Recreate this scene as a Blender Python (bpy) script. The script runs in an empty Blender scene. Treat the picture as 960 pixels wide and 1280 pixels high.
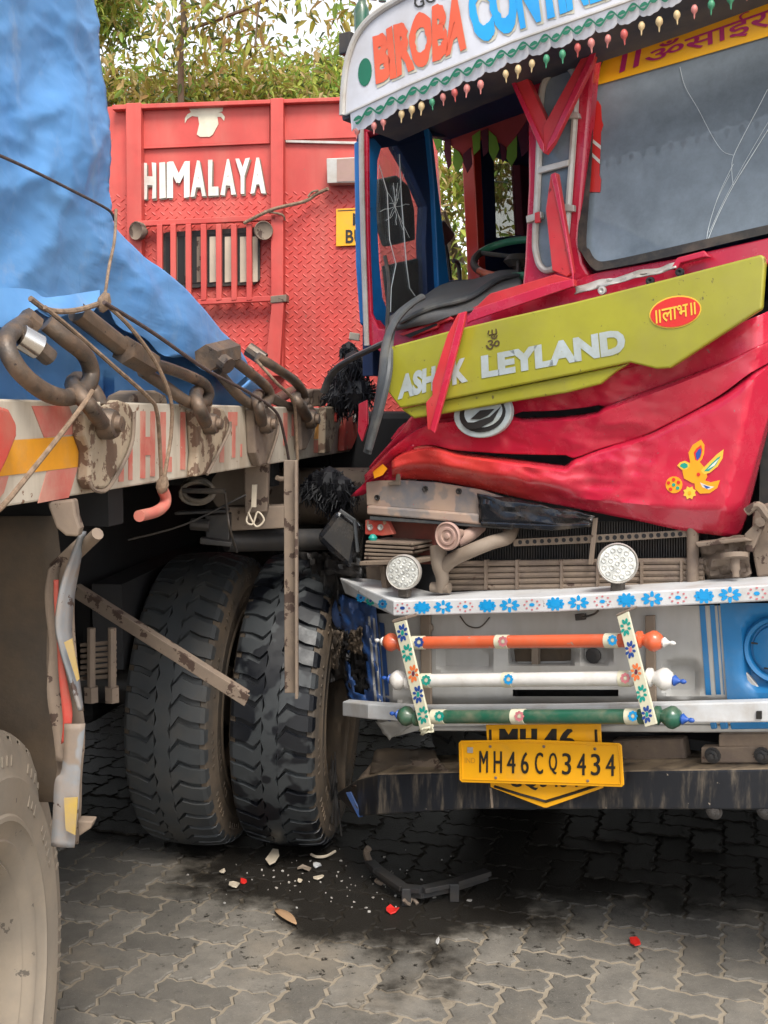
import bpy, bmesh, math, random
from mathutils import Vector, Matrix, noise

# ------------------------------------------------------------------ camera, sky, sun, exposure
sc = bpy.context.scene
COL = sc.collection
FPX, CAMZ = 1400.0, 1.55
PITCH = math.atan(126 / FPX)
cam = bpy.data.cameras.new('camera'); cam_o = bpy.data.objects.new('camera', cam); COL.objects.link(cam_o)
cam.sensor_fit = 'VERTICAL'; cam.sensor_height = 24.0; cam.lens = 24.0 * FPX / 1280.0
cam.clip_start = 0.05; cam.clip_end = 2000
cam_o.location = (0, 0, CAMZ); cam_o.rotation_euler = (math.pi / 2 - PITCH, 0, 0)
sc.camera = cam_o

SUN_EL, SUN_AZ = math.radians(54), math.radians(165)      # azimuth clockwise from +Y: behind the camera, a little to its right
world = bpy.data.worlds.new('World'); sc.world = world; world.use_nodes = True
nt = world.node_tree
sky = nt.nodes.new('ShaderNodeTexSky'); sky.sky_type = 'NISHITA'; sky.sun_disc = False
sky.sun_elevation = SUN_EL; sky.sun_rotation = SUN_AZ
sky.air_density = 1.0; sky.dust_density = 0.8; sky.ozone_density = 1.0; sky.altitude = 100
hs = nt.nodes.new('ShaderNodeHueSaturation'); hs.inputs['Saturation'].default_value = 0.16
bg = nt.nodes['Background']; bg.inputs['Strength'].default_value = 0.15
nt.links.new(sky.outputs[0], hs.inputs['Color']); nt.links.new(hs.outputs[0], bg.inputs['Color'])
sun = bpy.data.lights.new('sun', 'SUN'); sun.energy = 2.1; sun.angle = math.radians(24); sun.color = (1.0, 0.95, 0.87)
sun_o = bpy.data.objects.new('sun', sun); COL.objects.link(sun_o)
sd = Vector((math.sin(SUN_AZ) * math.cos(SUN_EL), math.cos(SUN_AZ) * math.cos(SUN_EL), math.sin(SUN_EL)))
sun_o.rotation_euler = sd.to_track_quat('Z', 'Y').to_euler(); sun_o.location = (2, -6, 9)
vs = sc.view_settings
vs.view_transform = 'Standard'; vs.look = 'None'; vs.exposure = 1.06; vs.gamma = 1.0; vs.use_curve_mapping = False

sc.cycles.adaptive_threshold = .02; sc.cycles.max_bounces = 6; sc.cycles.diffuse_bounces = 3; sc.cycles.glossy_bounces = 3; sc.cycles.transmission_bounces = 3; sc.cycles.transparent_max_bounces = 6
R = math.radians
rnd = random.Random(11)

# ------------------------------------------------------------------ points: photograph pixel -> a place on a surface of the scene
C0 = Vector((0, 0, CAMZ))
def ray(px, py):
    u = (px - 480) / FPX; v = (640 - py) / FPX
    return Vector((u, math.cos(PITCH) + v * math.sin(PITCH), -math.sin(PITCH) + v * math.cos(PITCH)))
def at(px, py, Y):
    d = ray(px, py); return C0 + d * (Y / d.y)
def ground(px, py, z=0.0):
    d = ray(px, py); return C0 + d * ((z - CAMZ) / d.z)
class Plane:
    def __init__(s, O, n): s.O = Vector(O); s.n = Vector(n).normalized()
    def __call__(s, px, py, off=0.0):
        d = ray(px, py); return C0 + d * ((s.O + s.n * off - C0).dot(s.n) / d.dot(s.n))
YAW = R(33)
TA = Vector((math.cos(YAW), -math.sin(YAW), 0)); TN = Vector((-math.sin(YAW), -math.cos(YAW), 0)); UP = Vector((0, 0, 1))
TO = Vector((0.47, 3.15, 0))
TP = Plane(TO, TN)                                   # front of the crashed truck
SP = Plane(TP(453, 300), TA)                         # its driver's side wall
BA = Vector((math.sin(R(10)), math.cos(R(10)), 0)); BN = Vector((math.cos(R(10)), -math.sin(R(10)), 0))
BP = Plane((-0.95, 0, 0), BN)                        # side rail of the flatbed
WA = Vector((math.cos(R(5)), -math.sin(R(5)), 0)); WN = Vector((-math.sin(R(5)), -math.cos(R(5)), 0))
WP = Plane((-0.67, 5.2, 0), WN)                      # headboard wall of the hauler
def TL(t, z, off=0.0): return TO + TA * t + UP * z + TN * off

# ------------------------------------------------------------------ mesh building
def wloc(o):
    v = Vector((0, 0, 0))
    while o is not None: v += Vector(o.location); o = o.parent
    return v
def tag(o, label=None, cat=None, group=None, kind=None):
    if label: o['label'] = label
    if cat: o['category'] = cat
    if group: o['group'] = group
    if kind: o['kind'] = kind
    return o
def empty(name, loc, label, cat, group=None):
    o = bpy.data.objects.new(name, None); COL.objects.link(o); o.location = loc; o.empty_display_size = .1
    return tag(o, label, cat, group)
def spline(path, n=6, closed=False):
    P = [Vector(p) for p in path]; m = len(P); out = []
    if m < 3 and not closed: return P
    segs = m if closed else m - 1
    for i in range(segs):
        if closed: a, b, c, d = P[(i - 1) % m], P[i], P[(i + 1) % m], P[(i + 2) % m]
        else: a, b, c, d = P[max(i - 1, 0)], P[i], P[i + 1], P[min(i + 2, m - 1)]
        for k in range(n):
            t = k / n
            out.append(0.5 * ((2 * b) + (c - a) * t + (2 * a - 5 * b + 4 * c - d) * t * t + (3 * b - a - 3 * c + d) * t ** 3))
    if not closed: out.append(P[-1])
    return out
class MB:
    def __init__(s): s.v = []; s.f = []
    def add(s, vs_, fs):
        n = len(s.v); s.v += [Vector(p) for p in vs_]; s.f += [tuple(i + n for i in f) for f in fs]; return s
    def face(s, pts): return s.add(pts, [tuple(range(len(pts)))])
    def prism(s, pts, vec):
        pts = [Vector(p) for p in pts]; vec = Vector(vec); n = len(pts)
        return s.add(pts + [p + vec for p in pts], [tuple(range(n)), tuple(range(2 * n - 1, n - 1, -1))] + [(i, i + n, (i + 1) % n + n, (i + 1) % n) for i in range(n)])
    def hexa(s, a): return s.add(a, [(0, 1, 2, 3), (7, 6, 5, 4), (0, 4, 5, 1), (1, 5, 6, 2), (2, 6, 7, 3), (3, 7, 4, 0)])
    def box(s, c, hx, hy, hz):
        c = Vector(c); hx, hy, hz = Vector(hx), Vector(hy), Vector(hz)
        return s.hexa([c - hx - hy - hz, c + hx - hy - hz, c + hx + hy - hz, c - hx + hy - hz, c - hx - hy + hz, c + hx - hy + hz, c + hx + hy + hz, c - hx + hy + hz])
    def bar(s, p, q, w, h, up=UP):
        p, q = Vector(p), Vector(q); d = (q - p).normalized(); sx = d.cross(Vector(up)).normalized(); sy = sx.cross(d)
        return s.hexa([p - sx * w / 2 - sy * h / 2, p + sx * w / 2 - sy * h / 2, p + sx * w / 2 + sy * h / 2, p - sx * w / 2 + sy * h / 2,
                       q - sx * w / 2 - sy * h / 2, q + sx * w / 2 - sy * h / 2, q + sx * w / 2 + sy * h / 2, q - sx * w / 2 + sy * h / 2])
    def tube(s, path, r, seg=10, closed=False, flat=1.0, upv=None):
        P = [Vector(p) for p in path]; n = len(P); rs = r if isinstance(r, (list, tuple)) else [r] * n
        T = [(P[(i + 1) % n] - P[i - 1]) if closed else (P[min(i + 1, n - 1)] - P[max(i - 1, 0)]) for i in range(n)]
        T = [t.normalized() if t.length > 1e-9 else Vector((0, 0, 1)) for t in T]
        ref = Vector(upv) if upv is not None else (Vector((0, 0, 1)) if abs(T[0].z) < .9 else Vector((1, 0, 0)))
        N = (ref - T[0] * ref.dot(T[0])).normalized(); vv = []
        for i in range(n):
            N = (N - T[i] * N.dot(T[i])); N = N.normalized() if N.length > 1e-6 else T[i].orthogonal().normalized()
            B = T[i].cross(N)
            for k in range(seg):
                a = 2 * math.pi * k / seg; vv.append(P[i] + (N * math.cos(a) * flat + B * math.sin(a)) * rs[i])
        ff = []
        for i in range(n if closed else n - 1):
            j = (i + 1) % n
            for k in range(seg): l = (k + 1) % seg; ff.append((i * seg + k, i * seg + l, j * seg + l, j * seg + k))
        if not closed: ff += [tuple(range(seg - 1, -1, -1)), tuple((n - 1) * seg + k for k in range(seg))]
        return s.add(vv, ff)
    def lathe(s, o, axis, prof, seg=24, ref=None):
        o = Vector(o); ax = Vector(axis).normalized(); N = (Vector(ref) - ax * Vector(ref).dot(ax)).normalized() if ref is not None else ax.orthogonal().normalized(); B = ax.cross(N); vv = []; ff = []
        for r, h in prof:
            for k in range(seg):
                a = 2 * math.pi * k / seg; vv.append(o + ax * h + (N * math.cos(a) + B * math.sin(a)) * max(r, 1e-5))
        for i in range(len(prof) - 1):
            for k in range(seg): l = (k + 1) % seg; ff.append((i * seg + k, i * seg + l, (i + 1) * seg + l, (i + 1) * seg + k))
        ff += [tuple(range(seg - 1, -1, -1)), tuple((len(prof) - 1) * seg + k for k in range(seg))]
        return s.add(vv, ff)
    def grid(s, rows, skip=None):
        nr, nc = len(rows), len(rows[0]); vv = [p for r_ in rows for p in r_]
        ff = [(i * nc + j, i * nc + j + 1, (i + 1) * nc + j + 1, (i + 1) * nc + j) for i in range(nr - 1) for j in range(nc - 1) if not (skip and skip(i, j))]
        return s.add(vv, ff)
    def build(s, name, mat, parent=None, smooth=False, bevel=0, solid=0, angle=40, loc=None, subsurf=0):
        base = wloc(parent) if loc is None else Vector(loc)
        me = bpy.data.meshes.new(name); me.from_pydata([tuple(p - base) for p in s.v], [], s.f)
        me.validate(); bm = bmesh.new(); bm.from_mesh(me); bmesh.ops.recalc_face_normals(bm, faces=bm.faces); bm.to_mesh(me); bm.free()
        me.materials.append(mat)
        if smooth:
            for p in me.polygons: p.use_smooth = True
            me.set_sharp_from_angle(angle=R(angle))
        o = bpy.data.objects.new(name, me); COL.objects.link(o)
        if parent is not None: o.parent = parent
        if loc is not None: o.location = base - (wloc(parent) if parent is not None else Vector((0, 0, 0)))
        if solid:
            m = o.modifiers.new('thick', 'SOLIDIFY'); m.thickness = solid; m.offset = 0
        if subsurf:
            m = o.modifiers.new('sub', 'SUBSURF'); m.levels = subsurf; m.render_levels = subsurf
        if bevel:
            m = o.modifiers.new('bevel', 'BEVEL'); m.width = bevel; m.segments = 2; m.limit_method = 'ANGLE'; m.angle_limit = R(40)
        return o
def poly(pts, plane, off, thick): # prism whose front face lies at 'off', 'thick' deep behind it
    m = MB(); return m.prism([plane(x, y, off) for x, y in pts], -plane.n * thick)
def interp(tab, x):
    if x <= tab[0][0]: return tab[0][1]
    for (x0, y0), (x1, y1) in zip(tab, tab[1:]):
        if x <= x1: return y0 + (y1 - y0) * (x - x0) / (x1 - x0)
    return tab[-1][1]
def sinterp(tab, x):            # smooth through the table
    n = len(tab)
    if x <= tab[0][0]: return tab[0][1]
    if x >= tab[-1][0]: return tab[-1][1]
    for i in range(n - 1):
        if x <= tab[i + 1][0]:
            x0, y0 = tab[i]; x1, y1 = tab[i + 1]
            m0 = (tab[i + 1][1] - tab[max(i - 1, 0)][1]) / (tab[i + 1][0] - tab[max(i - 1, 0)][0])
            m1 = (tab[min(i + 2, n - 1)][1] - tab[i][1]) / (tab[min(i + 2, n - 1)][0] - tab[i][0])
            h = x1 - x0; t = (x - x0) / h
            return (2*t**3-3*t*t+1)*y0 + (t**3-2*t*t+t)*h*m0 + (-2*t**3+3*t*t)*y1 + (t**3-t*t)*h*m1
def nz(p, sc_=1.0, seed=0.0): return noise.noise(Vector(p) * sc_ + Vector((seed * 7.13, seed * 3.7, seed)))

_font_cache = {}
BF = bpy.data.fonts.load('<builtin>')
def text_shape(s, bold=0.0, res=3):
    key = (s, bold, res)
    if key in _font_cache: return _font_cache[key]
    cu = bpy.data.curves.new('lettering', 'FONT'); cu.font = BF; cu.body = s; cu.offset = bold; cu.resolution_u = res; cu.fill_mode = 'FRONT'
    ob = bpy.data.objects.new('lettering', cu); COL.objects.link(ob)
    dg = bpy.context.evaluated_depsgraph_get(); me = bpy.data.meshes.new_from_object(ob.evaluated_get(dg))
    v = [p.co.copy() for p in me.vertices]; f = [tuple(p.vertices) for p in me.polygons]
    bpy.data.objects.remove(ob); bpy.data.curves.remove(cu); bpy.data.meshes.remove(me)
    x0 = min(p.x for p in v); x1 = max(p.x for p in v); y0 = min(p.y for p in v); y1 = max(p.y for p in v)
    v = [((p.x - x0) / (x1 - x0), (p.y - y0) / (y1 - y0)) for p in v]
    _font_cache[key] = (v, f); return v, f
def quad_map(q, u, w):          # q = TL, TR, BR, BL in pixels; u right, w up
    tl, tr, br, bl = q
    x = (bl[0]*(1-u)+br[0]*u)*(1-w) + (tl[0]*(1-u)+tr[0]*u)*w
    y = (bl[1]*(1-u)+br[1]*u)*(1-w) + (tl[1]*(1-u)+tr[1]*u)*w
    return x, y
def text_on(name, s, q, plane, off, mat, parent, bold=0.0, res=3, wob=0.0, shift=(0, 0), offf=None):
    v, f = text_shape(s, bold, res); m = MB(); pts = []
    for u, w in v:
        x, y = quad_map(q, u, w); x += shift[0]; y += shift[1]
        if wob: x += wob * noise.noise(Vector((x * .35, y * .35, 1))); y += wob * noise.noise(Vector((x * .35, y * .35, 9)))
        pts.append(plane(x, y, off if offf is None else offf(x, y) + off))
    m.add(pts, f); return m.build(name, mat, parent)
# ------------------------------------------------------------------ materials
def srgb(r, g, b): return tuple(((c / 255) / 12.92 if c / 255 <= .04045 else ((c / 255 + .055) / 1.055) ** 2.4) for c in (r, g, b))
DUST = srgb(150, 132, 110)
def mat(name, col, rough=.5, metal=0.0, var=.12, vscale=5.0, dirt=0.0, dirtcol=DUST, dscale=5.0, dthr=.5, chips=0.0, chipcol=(.10, .06, .045), cscale=22.0,
        bump=0.0, bscale=60.0, coat=0.0, updust=0.0, streak=False, alt=None, altscale=6.0, altthr=.5, world_co=False, spec=.5, wet=None):
    m = bpy.data.materials.new(name); m.use_nodes = True; t = m.node_tree; N = t.nodes; L = t.links
    b = N['Principled BSDF']; b.inputs['Roughness'].default_value = rough; b.inputs['Metallic'].default_value = metal
    b.inputs['Coat Weight'].default_value = coat; b.inputs['Coat Roughness'].default_value = .08; b.inputs['Specular IOR Level'].default_value = spec
    if world_co: co = N.new('ShaderNodeNewGeometry').outputs['Position']
    else: co = N.new('ShaderNodeTexCoord').outputs['Object']
    if streak:
        mp = N.new('ShaderNodeMapping'); mp.inputs['Scale'].default_value = (1, 1, .18); L.new(co, mp.inputs[0]); sco = mp.outputs[0]
    else: sco = co
    def nse(scale, detail=6, rough_=.6, src=None, off=0.0):
        n = N.new('ShaderNodeTexNoise'); n.inputs['Scale'].default_value = scale; n.inputs['Detail'].default_value = detail; n.inputs['Roughness'].default_value = rough_
        mp_ = N.new('ShaderNodeVectorMath'); mp_.operation = 'ADD'; mp_.inputs[1].default_value = (off, off * 1.7, off * .6); L.new(src or co, mp_.inputs[0]); L.new(mp_.outputs[0], n.inputs['Vector'])
        return n.outputs['Fac']
    def ramp(fac, lo, hi, a=0.0, z=1.0):
        r = N.new('ShaderNodeMapRange'); r.inputs['From Min'].default_value = lo; r.inputs['From Max'].default_value = hi; r.inputs['To Min'].default_value = a; r.inputs['To Max'].default_value = z
        r.interpolation_type = 'SMOOTHSTEP'; L.new(fac, r.inputs['Value']); return r.outputs[0]
    def mix(fac, a, bb):
        x = N.new('ShaderNodeMix'); x.data_type = 'RGBA'
        if isinstance(fac, float): x.inputs[0].default_value = fac
        else: L.new(fac, x.inputs[0])
        for i, c in ((6, a), (7, bb)):
            if isinstance(c, tuple): x.inputs[i].default_value = (*c, 1)
            else: L.new(c, x.inputs[i])
        return x.outputs[2]
    lo = tuple(c * (1 - var) for c in col); hi = tuple(min(c * (1 + var), .95) for c in col)
    c = mix(ramp(nse(vscale, 5, .6, off=3.1), .3, .7), lo, hi)
    if alt: c = mix(ramp(nse(altscale, 3, .5, off=8.3), altthr - .02, altthr + .02), c, alt)
    rgh = None
    if dirt > 0:
        d1 = ramp(nse(dscale, 5, .68, sco, 1.3), dthr - .18, dthr + .22, 0, dirt); c = mix(d1, c, dirtcol); rgh = ramp(d1, 0, 1, rough, .9)
    if chips > 0:
        c1 = ramp(nse(cscale, 5, .65, off=5.7), .72 - chips * .25, .74 - chips * .25); c = mix(c1, c, chipcol)
    if updust > 0:
        g = N.new('ShaderNodeNewGeometry'); sx = N.new('ShaderNodeSeparateXYZ'); L.new(g.outputs['Normal'], sx.inputs[0])
        u1 = ramp(sx.outputs[2], .45, .9, 0, updust); mu = N.new('ShaderNodeMath'); mu.operation = 'MULTIPLY'; L.new(u1, mu.inputs[0]); L.new(ramp(nse(14, 6, .6, off=2.2), .25, .6), mu.inputs[1])
        c = mix(mu.outputs[0], c, DUST)
    L.new(c, b.inputs['Base Color'])
    if rgh is not None: L.new(rgh, b.inputs['Roughness'])
    else: L.new(ramp(nse(vscale * 3, 5, .6, off=6.6), .3, .75, max(rough - .08, .02), min(rough + .12, 1)), b.inputs['Roughness'])
    if bump > 0:
        bp_ = N.new('ShaderNodeBump'); bp_.inputs['Strength'].default_value = min(bump, 1); bp_.inputs['Distance'].default_value = .01 * max(bump, .3); L.new(nse(bscale, 6, .65, off=4.4), bp_.inputs['Height']); L.new(bp_.outputs[0], b.inputs['Normal'])
    return m
K = {}
K['red'] = mat('red_truck_paint', (.53, .016, .048), .27, dirt=.30, dscale=11, dthr=.60, dirtcol=srgb(196, 110, 112), coat=.40, bump=.05, bscale=9, chips=.16, cscale=36, chipcol=(.30, .12, .12), var=.10)
K['red_bright'] = mat('bright_red_bar_paint', (.55, .030, .035), .38, dirt=.22, dthr=.6, dirtcol=srgb(190, 130, 120), chips=.25, cscale=40, chipcol=(.25, .02, .02), var=.12)
K['red_orange'] = mat('orange_red_worn_paint', (.58, .045, .02), .33, dirt=.3, dscale=6, dthr=.55, dirtcol=(.45, .02, .035), coat=.3, bump=.08, bscale=12)
K['wall_red'] = mat('sun_bleached_red_paint', (.54, .062, .05), .55, dirt=.5, dscale=4.0, dthr=.57, dirtcol=srgb(190, 120, 105), chips=.12, cscale=18, chipcol=(.30, .10, .07), var=.12, streak=True)
K['white_letter'] = mat('chalky_white_paint', (.70, .68, .62), .6, dirt=.5, dthr=.6, dscale=9)
K['white'] = mat('white_rail_paint', (.60, .61, .62), .42, dirt=.55, dthr=.56, dscale=7, chips=.12, cscale=30, chipcol=(.2, .15, .12))
K['white_dirty'] = mat('grimy_white_panel_paint', (.50, .485, .45), .5, dirt=.55, dthr=.52, dscale=3.2, dirtcol=srgb(120, 108, 92), chips=.1, cscale=26, streak=True)
K['grey_panel'] = mat('pale_grey_bumper_paint', (.43, .43, .42), .45, dirt=.55, dthr=.53, dscale=3.0, dirtcol=srgb(135, 122, 105), streak=True)
K['visor_white'] = mat('white_visor_paint', (.54, .54, .58), .42, dirt=.38, dthr=.56, dscale=4.5, dirtcol=srgb(150, 140, 130))
K['beam_white'] = mat('weathered_cream_rail_paint', (.54, .48, .39), .6, dirt=.7, dthr=.52, dscale=9, chips=.30, cscale=26, chipcol=(.2, .11, .07), streak=True, bump=.12, bscale=50)
K['beam_red'] = mat('faded_red_stripe', (.55, .13, .10), .6, dirt=.55, dthr=.5, dscale=10, dirtcol=srgb(200, 170, 150), chips=.2, cscale=40, chipcol=srgb(190, 175, 150))
K['beam_yellow'] = mat('amber_reflective_tape', (.75, .32, .02), .4, dirt=.4, dthr=.6, dscale=12)
K['rusty_cream'] = mat('chipped_cream_steel', (.34, .27, .19), .7, dirt=.5, dscale=16, chips=.85, cscale=22, chipcol=(.14, .085, .055), bump=.5, bscale=40)
K['rusty_brown'] = mat('dusty_brown_steel', (.15, .11, .085), .75, dirt=.4, dscale=14, chips=.3, cscale=25, chipcol=(.09, .05, .035), bump=.4, bscale=55)
K['rusty_red'] = mat('flaking_red_steel', (.52, .055, .04), .55, dirt=.35, dscale=14, chips=.35, cscale=26, chipcol=(.35, .28, .2), bump=.25, bscale=45)
K['link_steel'] = mat('worn_brown_forged_steel', (.095, .078, .065), .42, metal=.5, dirt=.75, dscale=14, dthr=.52, dirtcol=srgb(138, 112, 90), chips=.3, cscale=30, chipcol=(.05, .035, .03), bump=.45, bscale=60)
K['dark_steel'] = mat('greasy_dark_steel', (.035, .035, .037), .5, metal=.3, dirt=.35, dscale=12, dirtcol=srgb(95, 84, 72), bump=.25, bscale=45)
K['black_metal'] = mat('scuffed_black_bumper_paint', (.012, .014, .019), .36, dirt=.6, dscale=34, dthr=.64, dirtcol=srgb(150, 135, 115), chips=.1, cscale=40, chipcol=(.3, .25, .2), updust=.85, streak=True, bump=.1, bscale=40)
K['black_gloss'] = mat('glossy_black_paint', (.012, .013, .016), .18, dirt=.25, dscale=10, dthr=.62, coat=.4)
K['chrome'] = mat('bare_bright_steel', (.62, .60, .58), .22, metal=1, var=.1)
K['silver'] = mat('dull_silver_trim', (.52, .50, .47), .45, metal=.25, dirt=.45, dscale=12)
K['tan_steel'] = mat('tan_dusty_steel', (.175, .132, .10), .75, dirt=.6, dscale=13, dthr=.52, dirtcol=srgb(140, 122, 104), chips=.55, cscale=18, chipcol=(.06, .035, .025), bump=.25, bscale=40)
K['patchy'] = mat('patchy_primer_steel', (.36, .26, .215), .6, dirt=.55, dscale=9, dirtcol=srgb(175, 150, 125), alt=(.17, .17, .185), altscale=9, altthr=.52, chips=.3, cscale=14, chipcol=(.42, .09, .09), bump=.15, bscale=30)
K['beige'] = mat('beige_dust_coated_metal', (.22, .175, .135), .75, dirt=.5, dscale=9, dirtcol=srgb(120, 100, 82), bump=.2, bscale=40)
K['horn_pink'] = mat('dusty_pink_plastic', (.40, .25, .215), .65, dirt=.5, dscale=16)
K['yellow_green'] = mat('lime_yellow_panel_paint', (.325, .305, .024), .32, dirt=.35, dscale=5, dthr=.57, dirtcol=srgb(140, 130, 75), coat=.2, bump=.10, bscale=4, var=.10, chips=.22, cscale=40, chipcol=(.13, .11, .03))
K['leyland'] = mat('pale_blue_grey_lettering', (.40, .45, .47), .45, dirt=.45, dscale=20, dirtcol=srgb(140, 140, 110))
K['brown_ink'] = mat('dark_brown_sticker', (.08, .05, .015), .6)
K['red_sticker'] = mat('red_sticker', (.62, .025, .02), .45, var=.05)
K['guard_paint'] = mat('scraped_blue_grey_guard_paint', (.20, .215, .23), .65, dirt=.6, dscale=12, dthr=.5, dirtcol=srgb(150, 128, 108), alt=(.19, .15, .12), altscale=11, altthr=.56, chips=.45, cscale=20, chipcol=(.08, .05, .04), bump=.3, bscale=30)
K['yellow_worn'] = mat('worn_yellow_paint', (.42, .28, .06), .6, dirt=.6, dscale=20, dthr=.48, chips=.3, cscale=30, chipcol=(.2, .2, .2))
K['yellow_ink'] = mat('yellow_sticker_ink', (.80, .48, .05), .45, var=.05)
K['orange_sticker'] = mat('orange_sticker', (.88, .33, .012), .4, var=.08)
K['sticker_blue'] = mat('blue_sticker', (.02, .08, .34), .4, var=.08)
K['sticker_teal'] = mat('teal_sticker', (.01, .30, .22), .4, var=.08)
K['magenta'] = mat('magenta_lettering', (.42, .015, .13), .45)
K['orange_band'] = mat('orange_sun_band', (.92, .46, .015), .35, var=.06, dirt=.2, dthr=.62, dscale=8)
K['plate'] = mat('yellow_number_plate', (.86, .40, .008), .38, var=.06, dirt=.25, dscale=14, dthr=.64)
K['ink'] = mat('black_plate_ink', (.018, .016, .014), .45)
K['plate_grey'] = mat('faint_plate_mark', (.55, .27, .03), .4)
K['sign_red'] = mat('orange_red_sign_paint', (.66, .095, .04), .45, dirt=.15, dthr=.6)
K['sign_blue'] = mat('sky_blue_sign_paint', (.012, .30, .68), .45, dirt=.12, dthr=.62)
K['sign_shadow'] = mat('beige_letter_shadow', (.46, .43, .34), .5)
K['green_paint'] = mat('dark_green_paint', (.006, .13, .07), .4)
K['green_bar'] = mat('bottle_green_bar_paint', (.012, .085, .05), .32, dirt=.4, dthr=.58, dscale=14, coat=.3)
K['orange_bar'] = mat('orange_bar_paint', (.58, .10, .035), .34, dirt=.35, dthr=.6, dscale=12, coat=.3, chips=.3, cscale=34, chipcol=(.35, .2, .15))
K['white_bar'] = mat('white_bar_paint', (.62, .60, .57), .36, dirt=.4, dthr=.6, dscale=12, coat=.3)
K['blue_paint'] = mat('mid_blue_paint', (.012, .15, .36), .4, dirt=.35, dthr=.56, dscale=6, dirtcol=srgb(120, 125, 125))
K['blue_deep'] = mat('deep_blue_scraped_paint', (.015, .07, .24), .42, dirt=.5, dthr=.52, dscale=7, dirtcol=srgb(90, 90, 92), chips=.2, chipcol=(.05, .04, .035))
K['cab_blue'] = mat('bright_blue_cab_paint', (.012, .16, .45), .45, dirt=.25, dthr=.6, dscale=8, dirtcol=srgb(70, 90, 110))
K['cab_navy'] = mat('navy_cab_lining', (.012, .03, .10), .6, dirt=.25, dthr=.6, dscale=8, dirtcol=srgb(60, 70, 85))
K['decal_blue'] = mat('cyan_flower_decal', (.01, .30, .66), .4, var=.05)
K['decal_navy'] = mat('navy_flower_decal', (.02, .06, .25), .4, var=.05)
K['decal_pink'] = mat('pink_flower_decal', (.55, .18, .20), .4, var=.05)
K['decal_orange'] = mat('orange_flower_decal', (.70, .17, .05), .4, var=.05)
K['decal_teal'] = mat('teal_flower_decal', (.006, .27, .22), .4, var=.05)
K['decal_cream'] = mat('cream_strap_paint', (.58, .55, .41), .45, dirt=.3, dthr=.6)
K['rubber'] = mat('grey_black_weatherstrip_rubber', (.055, .06, .065), .5, dirt=.5, dscale=12, dthr=.56, dirtcol=srgb(120, 116, 108))
K['rubber_black'] = mat('black_rubber', (.02, .02, .022), .55, dirt=.25, dscale=14)
K['tyre'] = mat('dark_tyre_rubber', (.042, .046, .049), .58, dirt=.45, dscale=9, dthr=.56, dirtcol=srgb(84, 78, 70), bump=.15, bscale=70)
K['tyre_dust'] = mat('brown_dusty_sidewall', (.065, .054, .044), .8, dirt=.7, dscale=6, dthr=.48, dirtcol=srgb(112, 94, 74), bump=.2, bscale=60)
K['tyre_beige'] = mat('beige_mud_dusted_tyre', (.25, .21, .165), .85, dirt=.6, dscale=7, dthr=.5, dirtcol=srgb(160, 144, 124), chips=.25, cscale=20, chipcol=(.12, .10, .08), bump=.2, bscale=50)
K['mud'] = mat('mud_caked_brown_flap', (.07, .054, .04), .85, dirt=.6, dscale=5, dirtcol=srgb(104, 86, 66), bump=.4, bscale=30)
K['dash'] = mat('grey_dashboard_plastic', (.085, .085, .088), .6, dirt=.55, dscale=7, dthr=.52, dirtcol=srgb(118, 112, 104), bump=.2, bscale=20)
K['maroon'] = mat('maroon_cloth', (.12, .02, .04), .9)
K['cloth_red'] = mat('dull_red_cloth', (.45, .06, .06), .9)
K['cloth_green'] = mat('leaf_green_cloth', (.22, .40, .05), .9)
K['bulb_pink'] = mat('pink_bead_paint', (.48, .17, .15), .35)
K['bulb_cream'] = mat('cream_bead_paint', (.52, .38, .20), .35)
K['bulb_green'] = mat('green_bead_paint', (.05, .22, .12), .35)
K['bulb_red'] = mat('red_bead_paint', (.42, .08, .07), .35)
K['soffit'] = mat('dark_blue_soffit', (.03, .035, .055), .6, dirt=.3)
K['dark'] = mat('sooty_black_chassis', (.016, .016, .018), .8, dirt=.2, dirtcol=(.04, .035, .03))
K['rope'] = mat('brown_hemp_rope', (.22, .15, .10), .9, var=.3, vscale=60, bump=.6, bscale=160)
K['rope_dark'] = mat('dark_twisted_rope', (.075, .05, .045), .9, var=.3, vscale=60)
K['hook'] = mat('faded_red_hook_paint', (.52, .13, .10), .6, dirt=.5, dscale=18)
K['engine_red'] = mat('greasy_dull_red_paint', (.22, .05, .035), .6, dirt=.6, dscale=9, dirtcol=(.09, .06, .045))
K['led'] = mat('clear_led_lens', (.50, .50, .47), .25, var=.3, vscale=70, metal=.3)
K['bull'] = mat('cream_bull_emblem', (.66, .60, .46), .6, dirt=.4, dthr=.56, dscale=14)
K['hair'] = mat('black_tassel_hair', (.006, .006, .009), .55, var=.3)
K['cream'] = mat('cream_plastic', (.55, .47, .36), .6)
K['dry_leaf'] = mat('dry_tan_leaf', (.36, .22, .12), .8)
K['bark'] = mat('grey_brown_bark', (.12, .085, .055), .9, bump=.6, bscale=30)
K['cyan_glass'] = mat('dusty_grey_side_glass', (.20, .19, .15), .25, dirt=.4, dirtcol=(.3, .28, .2), dscale=14)
K['tyre_oily'] = mat('oil_splashed_tyre_rubber', (.040, .044, .047), .42, alt=(.006, .007, .010), altscale=7, altthr=.50, bump=.15, bscale=70)
K['coil'] = mat('grey_air_hose', (.10, .095, .085), .6, dirt=.5, dscale=18)

def new_mat(name):
    m = bpy.data.materials.new(name); m.use_nodes = True; return m, m.node_tree.nodes, m.node_tree.links
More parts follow.
